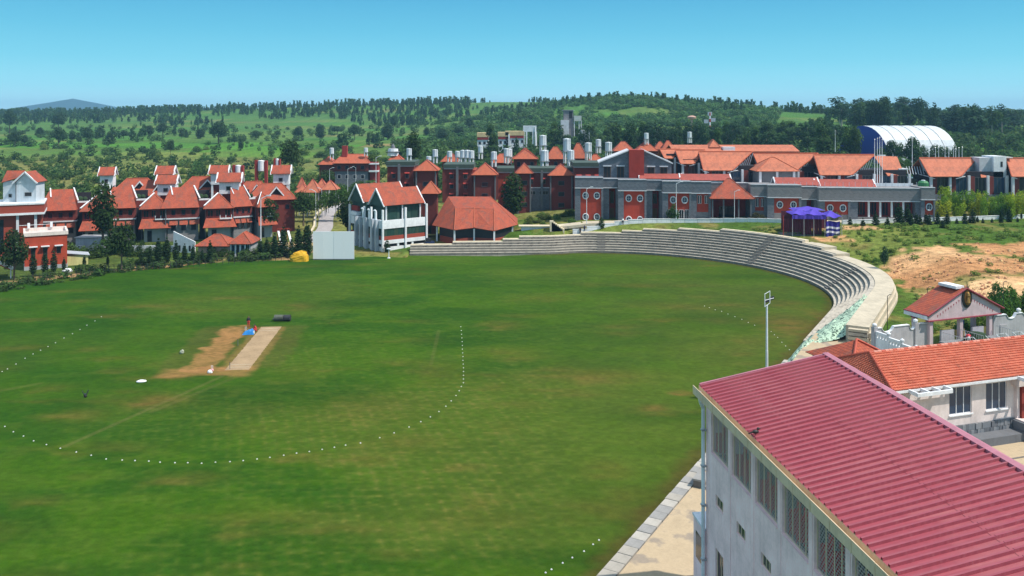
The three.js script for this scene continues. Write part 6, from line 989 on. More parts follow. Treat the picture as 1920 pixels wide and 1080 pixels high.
  // bird in flight above the near grass
  const br = base('flying_bird', 'small black bird in flight over the grass at the left', 'bird', [X(160, 45), Y(742, 45), -45], 30); { const q = mb(); const e = (cx, cy, cz, a, bb, c) => { const s = new THREE.SphereGeometry(1, 10, 8).toNonIndexed(), p = s.attributes.position; for (let i = 0; i < p.count; i += 3) q.tri(...[0, 1, 2].map((k) => [cx + p.getX(i + k) * a, cy + p.getY(i + k) * bb, cz + p.getZ(i + k) * c])); }; e(0, 0, 0, .09, .1, .2); e(0, .05, .2, .06, .06, .08); q.slab([[.04, .05, .1], [.16, .3, .02], [.12, .26, -.1], [.04, .05, -.1]], .02).slab([[-.04, .05, -.1], [-.12, .26, -.1], [-.16, .3, .02], [-.04, .05, .1]], .02); q.bar([0, 0, -.15], [0, -.03, -.36], .05, 6, .07).bar([0, .05, .26], [0, .04, .33], .02, 5, .005); q.build('body', M.black, br); }
  // small pole with a bowl in front of the clubhouse
  const sp = base('small_lamp_post', 'short white post with a flat head on the grass before the clubhouse', 'post', at(729, 484)); mb().bar([0, 0, 0], [0, 1.9, 0], .1, 8).build('post', M.white, sp); mb().lathe([[0, 1.9], [.5, 2.05], [.5, 2.25], [0, 2.3]], 10).build('head', M.tank, sp); mb().lathe([[.4, 0], [.35, .12], [0, .14]], 8).build('foot', M.white, sp);
}
// ---------- plants ----------
const leafM = (c) => new THREE.MeshPhysicalMaterial({ color: new THREE.Color().setRGB(...c.map((q) => q * 1.55)), vertexColors: true, roughness: 1, specularIntensity: .15, side: THREE.DoubleSide, transmission: .4, thickness: 0 });
// many small leaf-clump faces spread through lumps; lumps: [x, y, z, rx, ry, rz]
function foliage(lumps, n, size, seed, droop = 0) {
  const R = rng(seed), p = [], nn = [], c = [], tot = lumps.reduce((a, l) => a + Math.cbrt(l[3] * l[4] * l[5]) ** 2, 0);
  for (const l of lumps) {
    const k = Math.round(n * Math.cbrt(l[3] * l[4] * l[5]) ** 2 / tot), lt = .75 + .5 * R();
    for (let i = 0; i < k; i++) {
      const u = R() * 2 - 1, a = R() * 2 * Math.PI, s = Math.sqrt(1 - u * u), rr = .35 + .72 * Math.pow(R(), .5), dx = s * Math.cos(a), dy = u, dz = s * Math.sin(a);
      const x = l[0] + dx * rr * l[3], y = l[1] + dy * rr * l[4], z = l[2] + dz * rr * l[5], q = size * (.55 + .9 * R());
      let N = V(dx / l[3], dy / l[4] + .25, dz / l[5]).normalize().add(V(R() - .5, R() - .5, R() - .5).multiplyScalar(1.5)).normalize(); const U = V(R() - .5, (R() - .5) - droop, R() - .5).cross(N).normalize().multiplyScalar(q), W = N.clone().cross(U).multiplyScalar(.55 + .4 * R());
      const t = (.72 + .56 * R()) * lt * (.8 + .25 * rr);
      if (N.dot(V(dx, dy + .2, dz)) < 0) { N.negate(); W.negate(); }
      const A = [x - U.x, y - U.y, z - U.z], B = [x + W.x * .8, y + W.y * .8, z + W.z * .8], C = [x + U.x, y + U.y, z + U.z], D = [x - W.x * .8, y - W.y * .8, z - W.z * .8];
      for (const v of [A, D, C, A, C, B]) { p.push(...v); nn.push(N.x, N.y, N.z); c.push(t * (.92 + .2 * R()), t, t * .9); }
    }
  }
  const g = new THREE.BufferGeometry(); g.setAttribute('position', new THREE.Float32BufferAttribute(p, 3)); g.setAttribute('normal', new THREE.Float32BufferAttribute(nn, 3)); g.setAttribute('color', new THREE.Float32BufferAttribute(c, 3)); return g;
}
const bark = painted([.13, .09, .06], .95), barkPale = painted([.34, .3, .25], .9);
function limbs(h, r, tips, seed) { const g = mb(), R = rng(seed); let prev = [0, -.6, 0]; const top = [(R() - .5) * .3, h, (R() - .5) * .3]; g.bar(prev, [top[0] * .5, h * .5, top[2] * .5], r, 8, r * .75, false).bar([top[0] * .5, h * .5, top[2] * .5], top, r * .75, 8, r * .5, false); for (const t of tips) { const s = mix(.45, .95, R()); g.bar([top[0] * s, h * s, top[2] * s], t, r * .42, 5, r * .1, false); } return g; }
const treeKinds = {
  // unit trees about 10 m high
  broad: () => { const L = [[0, 6.6, 0, 3.4, 2.7, 3.2], [-2.2, 5.6, .6, 2.2, 1.9, 2.1], [2.3, 5.9, -.4, 2.1, 1.8, 2], [.6, 8.3, .5, 2.0, 1.7, 2], [-1.1, 7.7, -1.1, 2, 1.7, 1.9], [1.2, 4.9, 1.8, 1.8, 1.4, 1.6], [-.6, 5, -2, 1.8, 1.5, 1.6]]; return [foliage(L, 1500, .34, 11), limbs(5.4, .28, L.slice(1).map((l) => [l[0] * .8, l[1] - .4, l[2] * .8]), 3), [.040, .068, .014]]; },
  dark: () => { const L = [[0, 6.2, 0, 2.1, 3.4, 2.1], [-.8, 4.3, .4, 1.9, 2.2, 1.8], [.9, 4.7, -.3, 1.8, 2.3, 1.8], [.2, 8.2, .1, 1.5, 1.7, 1.5], [-.5, 2.9, -.2, 1.5, 1.4, 1.5], [.6, 2.7, .5, 1.4, 1.3, 1.3]]; return [foliage(L, 1500, .3, 12), limbs(6, .22, L.map((l) => [l[0], l[1], l[2]]), 4), [.020, .042, .011]]; },
  tall: () => { const R = rng(8), L = []; for (let k = 0; k < 9; k++) L.push([(R() - .5) * 1.3, 2.8 + k * .8, (R() - .5) * 1.3, 1.5 - .09 * k + R() * .3, .9, 1.5 - .09 * k + R() * .3]); return [foliage(L, 1100, .27, 13, .4), limbs(8.4, .16, L.map((l) => [l[0] * 1.4, l[1], l[2] * 1.4]), 5), [.030, .062, .018]]; },
  conifer: () => { const L = []; for (let k = 0; k < 8; k++) L.push([0, 1.9 + k * 1.05, 0, 1.75 - .2 * k, .85, 1.75 - .2 * k]); return [foliage(L, 1000, .26, 14, .6), limbs(9, .16, [], 6), [.024, .056, .018]]; },
  gum: () => { const R = rng(19), L = []; for (let k = 0; k < 7; k++) { const a = R() * 6.3, r = .5 + R() * 1.2; L.push([r * Math.cos(a), 5.2 + R() * 4, r * Math.sin(a), 1.0 + R() * .6, .8 + R() * .5, 1.0 + R() * .6]); } return [foliage(L, 800, .26, 15, .5), limbs(8.2, .14, L.map((l) => [l[0], l[1], l[2]]), 7), [.034, .066, .024], true]; },
  bush: () => { const L = [[0, 1.5, 0, 1.7, 1.4, 1.6], [-1.2, 1.1, .3, 1.2, 1.1, 1.1], [1.2, 1.2, -.2, 1.2, 1.1, 1.2], [.3, 2.4, .2, 1, .8, 1]]; return [foliage(L, 650, .22, 16), limbs(1.2, .1, L.map((l) => [l[0], l[1], l[2]]), 8), [.05, .09, .018]]; },
  lush: () => { const R = rng(29), L = []; for (let k = 0; k < 9; k++) L.push([(R() - .5) * 3.4, 1.4 + R() * 3.6, (R() - .5) * 2.6, 1.1 + R() * .5, 1.2 + R() * .8, 1.1 + R() * .4]); return [foliage(L, 1300, .26, 17, -.5), limbs(2.5, .1, L.map((l) => [l[0], l[1], l[2]]), 9), [.105, .165, .014]]; },
  cypress: () => { const L = []; for (let k = 0; k < 9; k++) { const t = k / 8; L.push([0, .35 + 4.3 * t, 0, .62 * Math.pow(Math.sin(Math.PI * (.22 + .76 * t)), .8) + .05, .42, .62 * Math.pow(Math.sin(Math.PI * (.22 + .76 * t)), .8) + .05]); } return [foliage(L, 900, .15, 18, -.8), limbs(3.5, .06, [], 10), [.016, .036, .014]]; },
};
const treeProto = {};
function plant(kind, name, label, category, [x, y, z], s, group, turn = 0, tint) {
  if (!treeProto[kind]) { const [leaf, wood, col, pale] = treeKinds[kind](); treeProto[kind] = { leaf, wood: wood.geo(), col, pale, mats: {} }; }
  const p = treeProto[kind], o = new THREE.Group(); o.name = numbered(name);
  const key = tint ? tint.join() : 'own'; p.mats[key] ??= leafM(tint ?? p.col); p.bark ??= p.pale ? barkPale : bark;
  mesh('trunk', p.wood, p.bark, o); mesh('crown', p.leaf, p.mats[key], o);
  o.position.set(x, y, z); o.rotation.y = turn; o.scale.set(...(Array.isArray(s) ? s : [s, s, s])); scene.add(o); return tag(o, label, category, group);
}
const unitH = { broad: 10, dark: 9.9, tall: 10, conifer: 10.2, gum: 10, bush: 3.1, lush: 6, cypress: 5.1 }, unitW = { broad: 8.6, dark: 4.8, tall: 3.2, conifer: 3.4, gum: 4, bush: 4.6, lush: 5.4, cypress: 1.3 };
let turnSeed = rng(404);
// a plant by its outline: centre, foot, top, width, depth
function grow(kind, px, foot, top, w, d, label, category = 'tree', group, name, tint) {
  const s = (foot - top) * d / F / unitH[kind], sw = w * d / F / unitW[kind], x = X(px, d); return plant(kind, name ?? (kind === 'cypress' ? 'cypress' : kind === 'bush' || kind === 'lush' ? 'shrub' : 'tree'), label, category, [x, Y(foot, d), -d], [sw, s, sw], group, turnSeed() * 6.28, tint);
}
// single trees one can point at
grow('dark', 193, 452, 341, 54, 204, 'tall dark twin crowned tree before the second town house'); 
grow('broad', 26, 536, 428, 62, 171, 'dark broad tree at the left edge before the orange block', 'tree', null, null, [.018, .036, .011]);
grow('broad', 228, 508, 416, 58, 179, 'round dark tree on thin stems right of the orange block', 'tree', null, null, [.02, .04, .011]);
grow('broad', 543, 334, 260, 46, 330, 'big dark tree standing alone behind the pointed canopies', 'tree', null, null, [.022, .045, .013]);
grow('broad', 569, 420, 358, 52, 236, 'dense dark tree left of the climbing road', 'tree', null, null, [.024, .05, .014]); grow('dark', 506, 432, 372, 36, 226, 'dark tree before the right end town houses'); grow('broad', 612, 352, 318, 40, 330, 'dark rounded tree below the grey walled road house', 'tree', null, null, [.025, .055, .015]);
grow('dark', 652, 436, 362, 42, 222, 'dark leafy tree right of the climbing road beside the clubhouse'); grow('dark', 962, 412, 324, 48, 238, 'very dark round tree between the hostel blocks'); grow('dark', 775, 306, 247, 34, 330, 'dark twin topped tree behind the leftmost hostel block');
grow('tall', 922, 300, 232, 24, 440, 'slender dark tree before the far cream building'); grow('conifer', 968, 300, 256, 22, 440, 'green pointed tree right of the far cream building'); grow('broad', 700, 330, 288, 40, 345, 'green tree right of the road house', 'tree', null, null, [.05, .09, .02]); grow('broad', 672, 385, 338, 44, 262, 'leafy tree behind the clubhouse at the road bend', 'tree', null, null, [.032, .068, .016]); grow('broad', 745, 400, 352, 30, 240, 'tree between the clubhouse and the leftmost hostel block', 'tree', null, null, [.03, .06, .016]);
grow('broad', 1672, 312, 262, 38, 380, 'dark tree before the blue end of the hangar', 'tree', null, null, [.022, .05, .018]); grow('broad', 1712, 330, 255, 40, 372, 'round dark tree before the white hangar roof', 'tree', null, null, [.026, .058, .018]); grow('broad', 1757, 320, 270, 34, 376, 'smaller green tree before the white hangar roof', 'tree', null, null, [.035, .07, .018]); grow('dark', 1604, 320, 236, 24, 392, 'dark narrow tree left of the blue hangar end');
grow('conifer', 1752, 300, 190, 30, 560, 'tall dark conifer behind the hangar ridge', 'tree', null, null, [.02, .045, .022]); grow('gum', 1825, 320, 196, 52, 520, 'tall spreading tree right of the terracotta spire', 'tree', null, null, [.022, .05, .026]); grow('broad', 1598, 290, 236, 40, 400, 'bright green tree left of the hangar', 'tree', null, null, [.055, .10, .02]);
for (const [px, t, w] of [[1690, 268, 26], [1732, 272, 22], [1776, 276, 22], [1796, 268, 26], [1650, 276, 22]]) grow('bush', px, 298, t, w, 374, 'green shrub at the foot of the arched hangar', 'shrub', 'shrubs at the foot of the hangar', null, [.03, .065, .018]);
grow('bush', 726, 476, 450, 18, 203, 'dark shrub at the clubhouse corner', 'shrub', null, null, [.016, .036, .012]); grow('bush', 1658, 494, 462, 22, 158, 'dark bushy plant beside the top of the ploughed plot', 'shrub', null, null, [.018, .045, .022]);
grow('bush', 1262, 414, 384, 30, 216.5, 'green shrub under the small windows of the stone building', 'shrub', null, null, [.026, .06, .016]); grow('bush', 1128, 430, 408, 16, 213, 'small dark shrub at the red panel of the stone building', 'shrub', null, null, [.016, .04, .012]); grow('bush', 1420, 412, 398, 30, 216, 'low brownish shrub by the porch of the stone building', 'shrub', null, null, [.05, .05, .02]); grow('bush', 1568, 412, 398, 26, 214, 'rounded grey green shrub behind the festival tent', 'shrub', null, null, [.09, .1, .06]);
grow('bush', 200, 478, 444, 70, 200, 'dark hedge shrub below the front town houses, left', 'shrub', null, null, [.022, .05, .013]);
// cypress row along the right road, each with its own place
const cy = [[1594, 437, 407, 206], [1618, 440, 408, 204], [1642, 434, 396, 205], [1664, 436, 406, 204], [1686, 433, 380, 205], [1702, 430, 384, 206], [1708, 430, 400, 205], [1718, 428, 398, 208], [1725, 431, 403, 206], [1736, 424, 398, 208], [1742, 429, 400, 206], [1758, 428, 397, 207], [1768, 442, 408, 200], [1776, 427, 396, 207], [1794, 426, 408, 208], [1809, 425, 396, 208], [1818, 421, 405, 210], [1824, 425, 392, 209], [1833, 420, 405, 211], [1843, 423, 408, 209], [1860, 422, 408, 210], [1877, 421, 398, 210], [1892, 419, 388, 211], [1908, 419, 406, 211], [1880, 412, 388, 214], [1897, 408, 384, 216], [1906, 404, 386, 218], [1915, 410, 398, 214]];
const NTH = ['first', 'second', 'third', 'fourth', 'fifth', 'sixth', 'seventh', 'eighth', 'ninth', 'tenth', 'eleventh', 'twelfth', 'thirteenth', 'fourteenth', 'fifteenth', 'sixteenth', 'seventeenth', 'eighteenth', 'nineteenth'], nth = (i) => NTH[i] ?? (['twentieth', 'twenty-first', 'twenty-second', 'twenty-third', 'twenty-fourth', 'twenty-fifth', 'twenty-sixth', 'twenty-seventh', 'twenty-eighth', 'twenty-ninth'][i - 19]);
cy.sort((a, b) => a[0] - b[0]); cy.forEach(([px, f, t, d], i) => grow('cypress', px, f, t, (f - t) * .38, d, `${nth(i)} young cypress from the left in the row before the white wall at the right`, 'cypress', 'young cypresses along the right road'));
const cl = [[62, 514, 472, 174], [84, 511, 470, 175], [101, 509, 470, 175], [120, 506, 482, 177], [158, 500, 478, 181], [202, 496, 478, 182], [265, 492, 468, 186], [281, 490, 462, 186], [297, 490, 446, 187], [313, 489, 444, 188], [330, 489, 450, 188], [346, 488, 456, 189], [362, 487, 458, 190], [379, 487, 466, 190], [394, 486, 450, 191], [515, 478, 436, 197], [531, 477, 424, 198], [547, 476, 444, 198], [560, 474, 422, 199], [576, 473, 414, 200], [500, 478, 444, 197], [488, 478, 448, 198]];
cl.sort((a, b) => a[0] - b[0]); cl.forEach(([px, f, t, d], i) => grow('cypress', px, f, t, (f - t) * .33, d, `${nth(i)} dark cypress from the left behind the boundary fence before the town houses`, 'cypress', 'dark cypresses along the left boundary'));
for (const [px, f, t, w] of [[556, 398, 362, 40], [585, 396, 366, 34], [612, 392, 360, 36], [640, 388, 350, 40]]) grow('bush', px, f, t, w, 252, 'leafy shrub under the pointed orange canopies', 'shrub', 'shrubs under the pointed canopies', null, [.035, .075, .018]);
// yellow green thicket right of the stone building
{ const R = rng(61); for (let k = 0; k < 30; k++) { const px = 1766 + R() * 160, d = 216 + R() * 14, f = Y(0, d), t = 352 + R() * 30 - (px > 1830 ? 0 : 6), y = H(X(px, d), d), foot = HY + (EYE - y) * F / d; grow('lush', px, foot, t + 4 * (k % 3), 17 + R() * 17, d, 'bright yellow green bamboo-like shrub in the thicket right of the stone building', 'shrub', 'yellow green shrubs of the thicket', null, [[.15, .22, .018], [.10, .18, .018], [.2, .235, .022], [.075, .15, .022]][k % 4]); } }
// shrubs between the houses, hedges by the boundary
{
  const R = rng(62);
  for (let k = 0; k < 46; k++) { const px = 110 + R() * 470, d = 197 + R() * 12, x = X(px, d), foot = HY + (EYE - H(x, d)) * F / d; grow('bush', px, foot + 2, foot - 8 - R() * 14, 20 + R() * 26, d, 'dark green garden shrub below the town houses', 'shrub', 'garden shrubs below the town houses', null, [[.03, .06, .014], [.045, .08, .018], [.022, .048, .013]][k % 3]); }
  for (let k = 0; k < 16; k++) { const px = 975 + R() * 105, d = 218 + R() * 22, x = X(px, d), foot = HY + (EYE - H(x, d)) * F / d; grow('bush', px, foot + 2, foot - 6 - R() * 9, 14 + R() * 16, d, 'low green shrub on the slope left of the stone building', 'shrub', 'low shrubs on the slope left of the stone building', null, [[.05, .1, .02], [.06, .085, .02]][k % 2]); }
  for (let k = 0; k < 26; k++) { const px = 600 + R() * 120, d = 245 + R() * 80, x = X(px, d), foot = HY + (EYE - H(x, d)) * F / d; if (Math.abs(x + 56) < 5) continue; grow(R() < .5 ? 'bush' : 'broad', px, foot + 2, foot - 12 - R() * 20, 18 + R() * 16, d, 'green tree or shrub beside the climbing road', 'tree', 'green trees beside the climbing road', 'tree', [[.04, .08, .018], [.028, .058, .015]][k % 2]); }
  for (let k = 0; k < 20; k++) { const d = 96 + R() * 74, off = 4 + R() * R() * 16, px0 = 0, x = 66 + (d - 128) * .18 + (R() - .5) * 12; const s = soilAt(x, d); if (s > .1 || d < 105 + .364 * (x - 44.5) + 2 || offStand(x, d) < 14) continue; const px = 960 + x * F / d, foot = HY + (EYE - H(x, d)) * F / d, h = 9 + R() * 18; grow('bush', px, foot + 1, foot - h, h * 1.6, d, 'leafy green weed bush on the slope right of the stand', 'shrub', 'weed bushes on the slope right of the stand', null, [[.05, .115, .02], [.075, .13, .024], [.035, .085, .022]][k % 3]); }
  for (let k = 0; k < 12; k++) { const d = 122 + R() * 8, px = 1868 + R() * 60, x = X(px, d), foot = HY + (EYE - H(x, d)) * F / d; grow('bush', px, foot + 2, foot - 22 - R() * 24, 24 + R() * 20, d, 'tall green weed clump behind the wall at the right edge', 'shrub', 'tall weed clumps behind the wall at the right edge', null, [[.05, .11, .02], [.035, .08, .018]][k % 2]); }
}
// countable trees on the fields and hills: nearest 260 as single things, the rest one mass
{
  const R = rng(63), kinds = ['broad', 'broad', 'tall', 'dark', 'gum', 'conifer'], spots = [];
  // dark trees standing on the far left fields as seen
  for (const [px, f, t, w] of [[28, 276, 246, 30], [46, 274, 252, 14], [75, 258, 238, 18], [110, 274, 238, 32], [110, 246, 210, 30], [136, 264, 244, 16], [165, 270, 238, 24], [188, 258, 240, 20], [206, 270, 246, 16], [232, 260, 244, 20], [278, 256, 234, 24], [305, 254, 230, 28], [340, 260, 248, 12], [375, 260, 240, 20], [410, 270, 226, 44], [440, 272, 254, 14], [320, 290, 262, 16], [283, 300, 282, 10], [480, 262, 244, 18], [18, 250, 204, 30], [600, 262, 232, 20], [560, 262, 236, 22], [520, 258, 244, 16], [665, 262, 232, 24], [727, 262, 230, 26], [738, 244, 216, 16], [632, 252, 236, 30], [830, 262, 240, 24], [860, 258, 236, 26], [700, 270, 250, 14], [452, 282, 258, 12], [1000, 262, 240, 18], [880, 244, 220, 20], [800, 254, 238, 14]]) spots.push([px, f, t, w, hit(px, f, 260, 2600), R() < .6 ? 'broad' : 'dark']);
  for (const [px, f, t, w, d, k] of spots) grow(k, px, f + 1, t, w, d, 'dark tree standing alone on the far green fields', 'tree', 'single dark trees on the far fields', null, [.024, .052, .02]);
  // bushy scrub of the left slope
  for (let k = 0; k < 105; k++) { const d = 262 + Math.pow(R(), 1.4) * 330, px = R() * 720, x = X(px, d), y = H(x, d), foot = HY + (EYE - y) * F / d; if (px > 590 && d < 300) continue; const h = (1.7 + R() * R() * 3.6) * F / d; grow('bush', px, foot + 1, foot - h, h * (1.5 + R()), d, 'green scrub bush on the slope behind the town houses', 'shrub', 'scrub bushes on the slope behind the town houses', null, [[.045, .085, .018], [.065, .11, .022], [.035, .068, .018], [.095, .13, .03]][k % 4]); }
  // tall wood behind the tiled halls
  for (let k = 0; k < 120; k++) { const px = 1030 + R() * 560, d = 400 + R() * 150, x = X(px, d), y = H(x, d), top = px < 1300 ? 226 + R() * 34 : px < 1480 ? 222 + (1480 - px) * .02 + R() * 34 : 216 + R() * 34, foot = HY + (EYE - y) * F / d; if (foot - top < 20) continue; grow(['gum', 'conifer', 'tall', 'gum'][k % 4], px, foot + 1, top, 20 + R() * 14, d, 'tall tree of the dense wood behind the tiled halls', 'tree', 'tall trees of the wood behind the halls', null, [[.022, .05, .018], [.032, .068, .018], [.018, .044, .02], [.04, .08, .02]][(k * 7 >> 1) % 4]); }
  for (let k = 0; k < 46; k++) { const px = 1575 + R() * 350, d = 520 + R() * 240, x = X(px, d), y = H(x, d), top = (px < 1740 ? 180 : 194) + R() * R() * 46, foot = HY + (EYE - y) * F / d; if (foot - top < 14) continue; grow(['gum', 'broad', 'tall', 'dark'][k % 4], px, foot + 1, top, 24 + R() * 22, d, 'tree on the hillside behind the arched hangar', 'tree', 'trees on the hillside behind the hangar', null, [[.022, .052, .024], [.032, .066, .022], [.02, .048, .026]][k % 3]); }
  // everything farther: one mass of small crowns
  const mass = (name, label, N, pick, col, geoKind, sizes) => {
    const g = foliage(geoKind === 'round' ? [[0, .55, 0, .5, .5, .5], [.25, .42, .1, .32, .34, .3], [-.25, .45, -.1, .3, .34, .3], [.02, .85, 0, .3, .3, .3]] : [[0, .35, 0, .3, .3, .3], [0, .6, 0, .26, .3, .26], [0, .85, 0, .18, .24, .18]], 90, .13, 21), m = new THREE.InstancedMesh(g, leafM(col), N), R2 = rng(N), o = new THREE.Object3D(), cc = new THREE.Color(); let i = 0, guard = 0;
    while (i < N && guard++ < N * 30) { const q = pick(R2); if (!q) continue; const [x, d, h, w] = q; o.position.set(x, H(x, d) - h * .06, -d); o.rotation.set(0, R2() * 6.28, 0); o.scale.set(w, h, w); o.updateMatrix(); m.setMatrixAt(i, o.matrix); const t = .7 + .6 * R2(); m.setColorAt(i, cc.setRGB(t * (.9 + .25 * R2()), t, t * (.85 + .3 * R2()))); i++; }
    m.count = i; m.name = name; m.castShadow = m.receiveShadow = true; scene.add(m); tag(m, label, null, null, 'stuff');
  };
  mass('far_wood', 'far wooded hills beyond the fields', 7500, (r) => { const d = 560 + Math.pow(r(), .8) * 1500, px = -60 + r() * 2040, x = X(px, d), n = fbm(x / 120, d / 120, 3, 55); const dense = px < 900 ? sstep(780, 1150, d) : sstep(560, 800, d); if (px < 900 && d < 900 && r() < .75) return null; if (n < mix(.7, px > 880 && px < 1330 ? .44 : px > 1560 ? .36 : .42, dense)) return null; const h = px > 880 && px < 1330 ? 3 + r() * 6 : 4 + r() * 8; return [x, d, h, h * (.5 + .5 * r())]; }, [.036, .078, .026], 'tall');
  mass('hill_scrub', 'low green scrub covering the round hill behind the halls', 5200, (r) => { const d = 600 + r() * 520, px = 820 + r() * 640, x = X(px, d); if (fbm(x / 60, d / 60, 3, 58) < .4) return null; const h = 1.4 + r() * r() * 5; return [x, d, h, h * (1.2 + r())]; }, [.045, .098, .03], 'round');
  mass('field_scrub', 'hedges and scattered small trees among the far fields', 800, (r) => { const d = 300 + Math.pow(r(), 1.1) * 620, px = -40 + r() * 1060, x = X(px, d), row = Math.abs(((d / 34 + fbm(x / 160, d / 160, 2, 47) * 3) % 1) - .5); if (row > .12 && r() > .22) return null; const h = 1.6 + r() * 3.6; return [x, d, h, h * (.9 + .7 * r())]; }, [.034, .07, .02], 'round');
  mass('scrub_undergrowth', 'low scrub on the slope behind the town houses', 800, (r) => { const d = 250 + Math.pow(r(), 1.3) * 240, px = -30 + r() * 760, x = X(px, d); if (px > 560 && d < 300) return null; if (fbm(x / 22, d / 22, 3, 57) < .47) return null; const h = .8 + r() * 1.9; return [x, d, h, h * (1.2 + r())]; }, [.05, .09, .022], 'round');
  mass('wood_undergrowth', 'leafy undergrowth beneath the wood behind the tiled halls', 1500, (r) => { const d = 330 + r() * 240, px = 740 + r() * 1220, x = X(px, d); const h = 3 + r() * 6; return [x, d, h, h * (.8 + .6 * r())]; }, [.034, .07, .02], 'round');
  mass('slope_weeds', 'rough weeds and grass tufts on the slope right of the stand', 750, (r) => { const d = 108 + r() * 96, x = 56 + r() * 80; if (x > 960 / F * d + 6 || offStand(x, d) < 12.6 || d < 108 + .364 * (x - 44.5)) return null; const s = soilAt(x, d); if (r() < s * .93) return null; const h = .12 + Math.pow(r(), 3) * .8; return [x, d, h, h * (1.3 + r() * 1.2)]; }, [.085, .14, .028], 'round');
  // clods on the ploughed plots
  { const cg = new THREE.IcosahedronGeometry(1, 0), N = 1500, m = new THREE.InstancedMesh(cg, matte({ color: new THREE.Color().setRGB(.52, .32, .17) }), N), o = new THREE.Object3D(), cc = new THREE.Color(), r = rng(88); let i = 0, gd = 0; while (i < N && gd++ < 90000) { const d = 126 + r() * 60, x = 58 + r() * 60; if (soilAt(x, d) < .9 || fbm(x / 7, d / 5, 3, 59) < .47) continue; const s = .06 + Math.pow(r(), 3) * .3; o.position.set(x, H(x, d) + s * .3, -d); o.rotation.set(r() * 6, r() * 6, r() * 6); o.scale.set(s, s * .6, s); o.updateMatrix(); m.setMatrixAt(i, o.matrix); const t = .6 + .7 * r(); m.setColorAt(i, cc.setRGB(t, t * (.8 + .3 * r()), t * .95)); i++; } m.count = i; m.name = 'soil_clods'; m.castShadow = m.receiveShadow = true; scene.add(m); tag(m, 'broken clods of orange soil on the ploughed plot', null, null, 'stuff'); }
  mass('boundary_undergrowth', 'dark low undergrowth along the left boundary fence', 170, (r) => { const px = -20 + r() * 600, x0 = X(px, 185), d = leftEdge(x0) + 2 + r() * 9, x = X(px, d); const h = .5 + r() * 1.3; return [x, d, h, h * (1.2 + r())]; }, [.03, .06, .016], 'round');
}
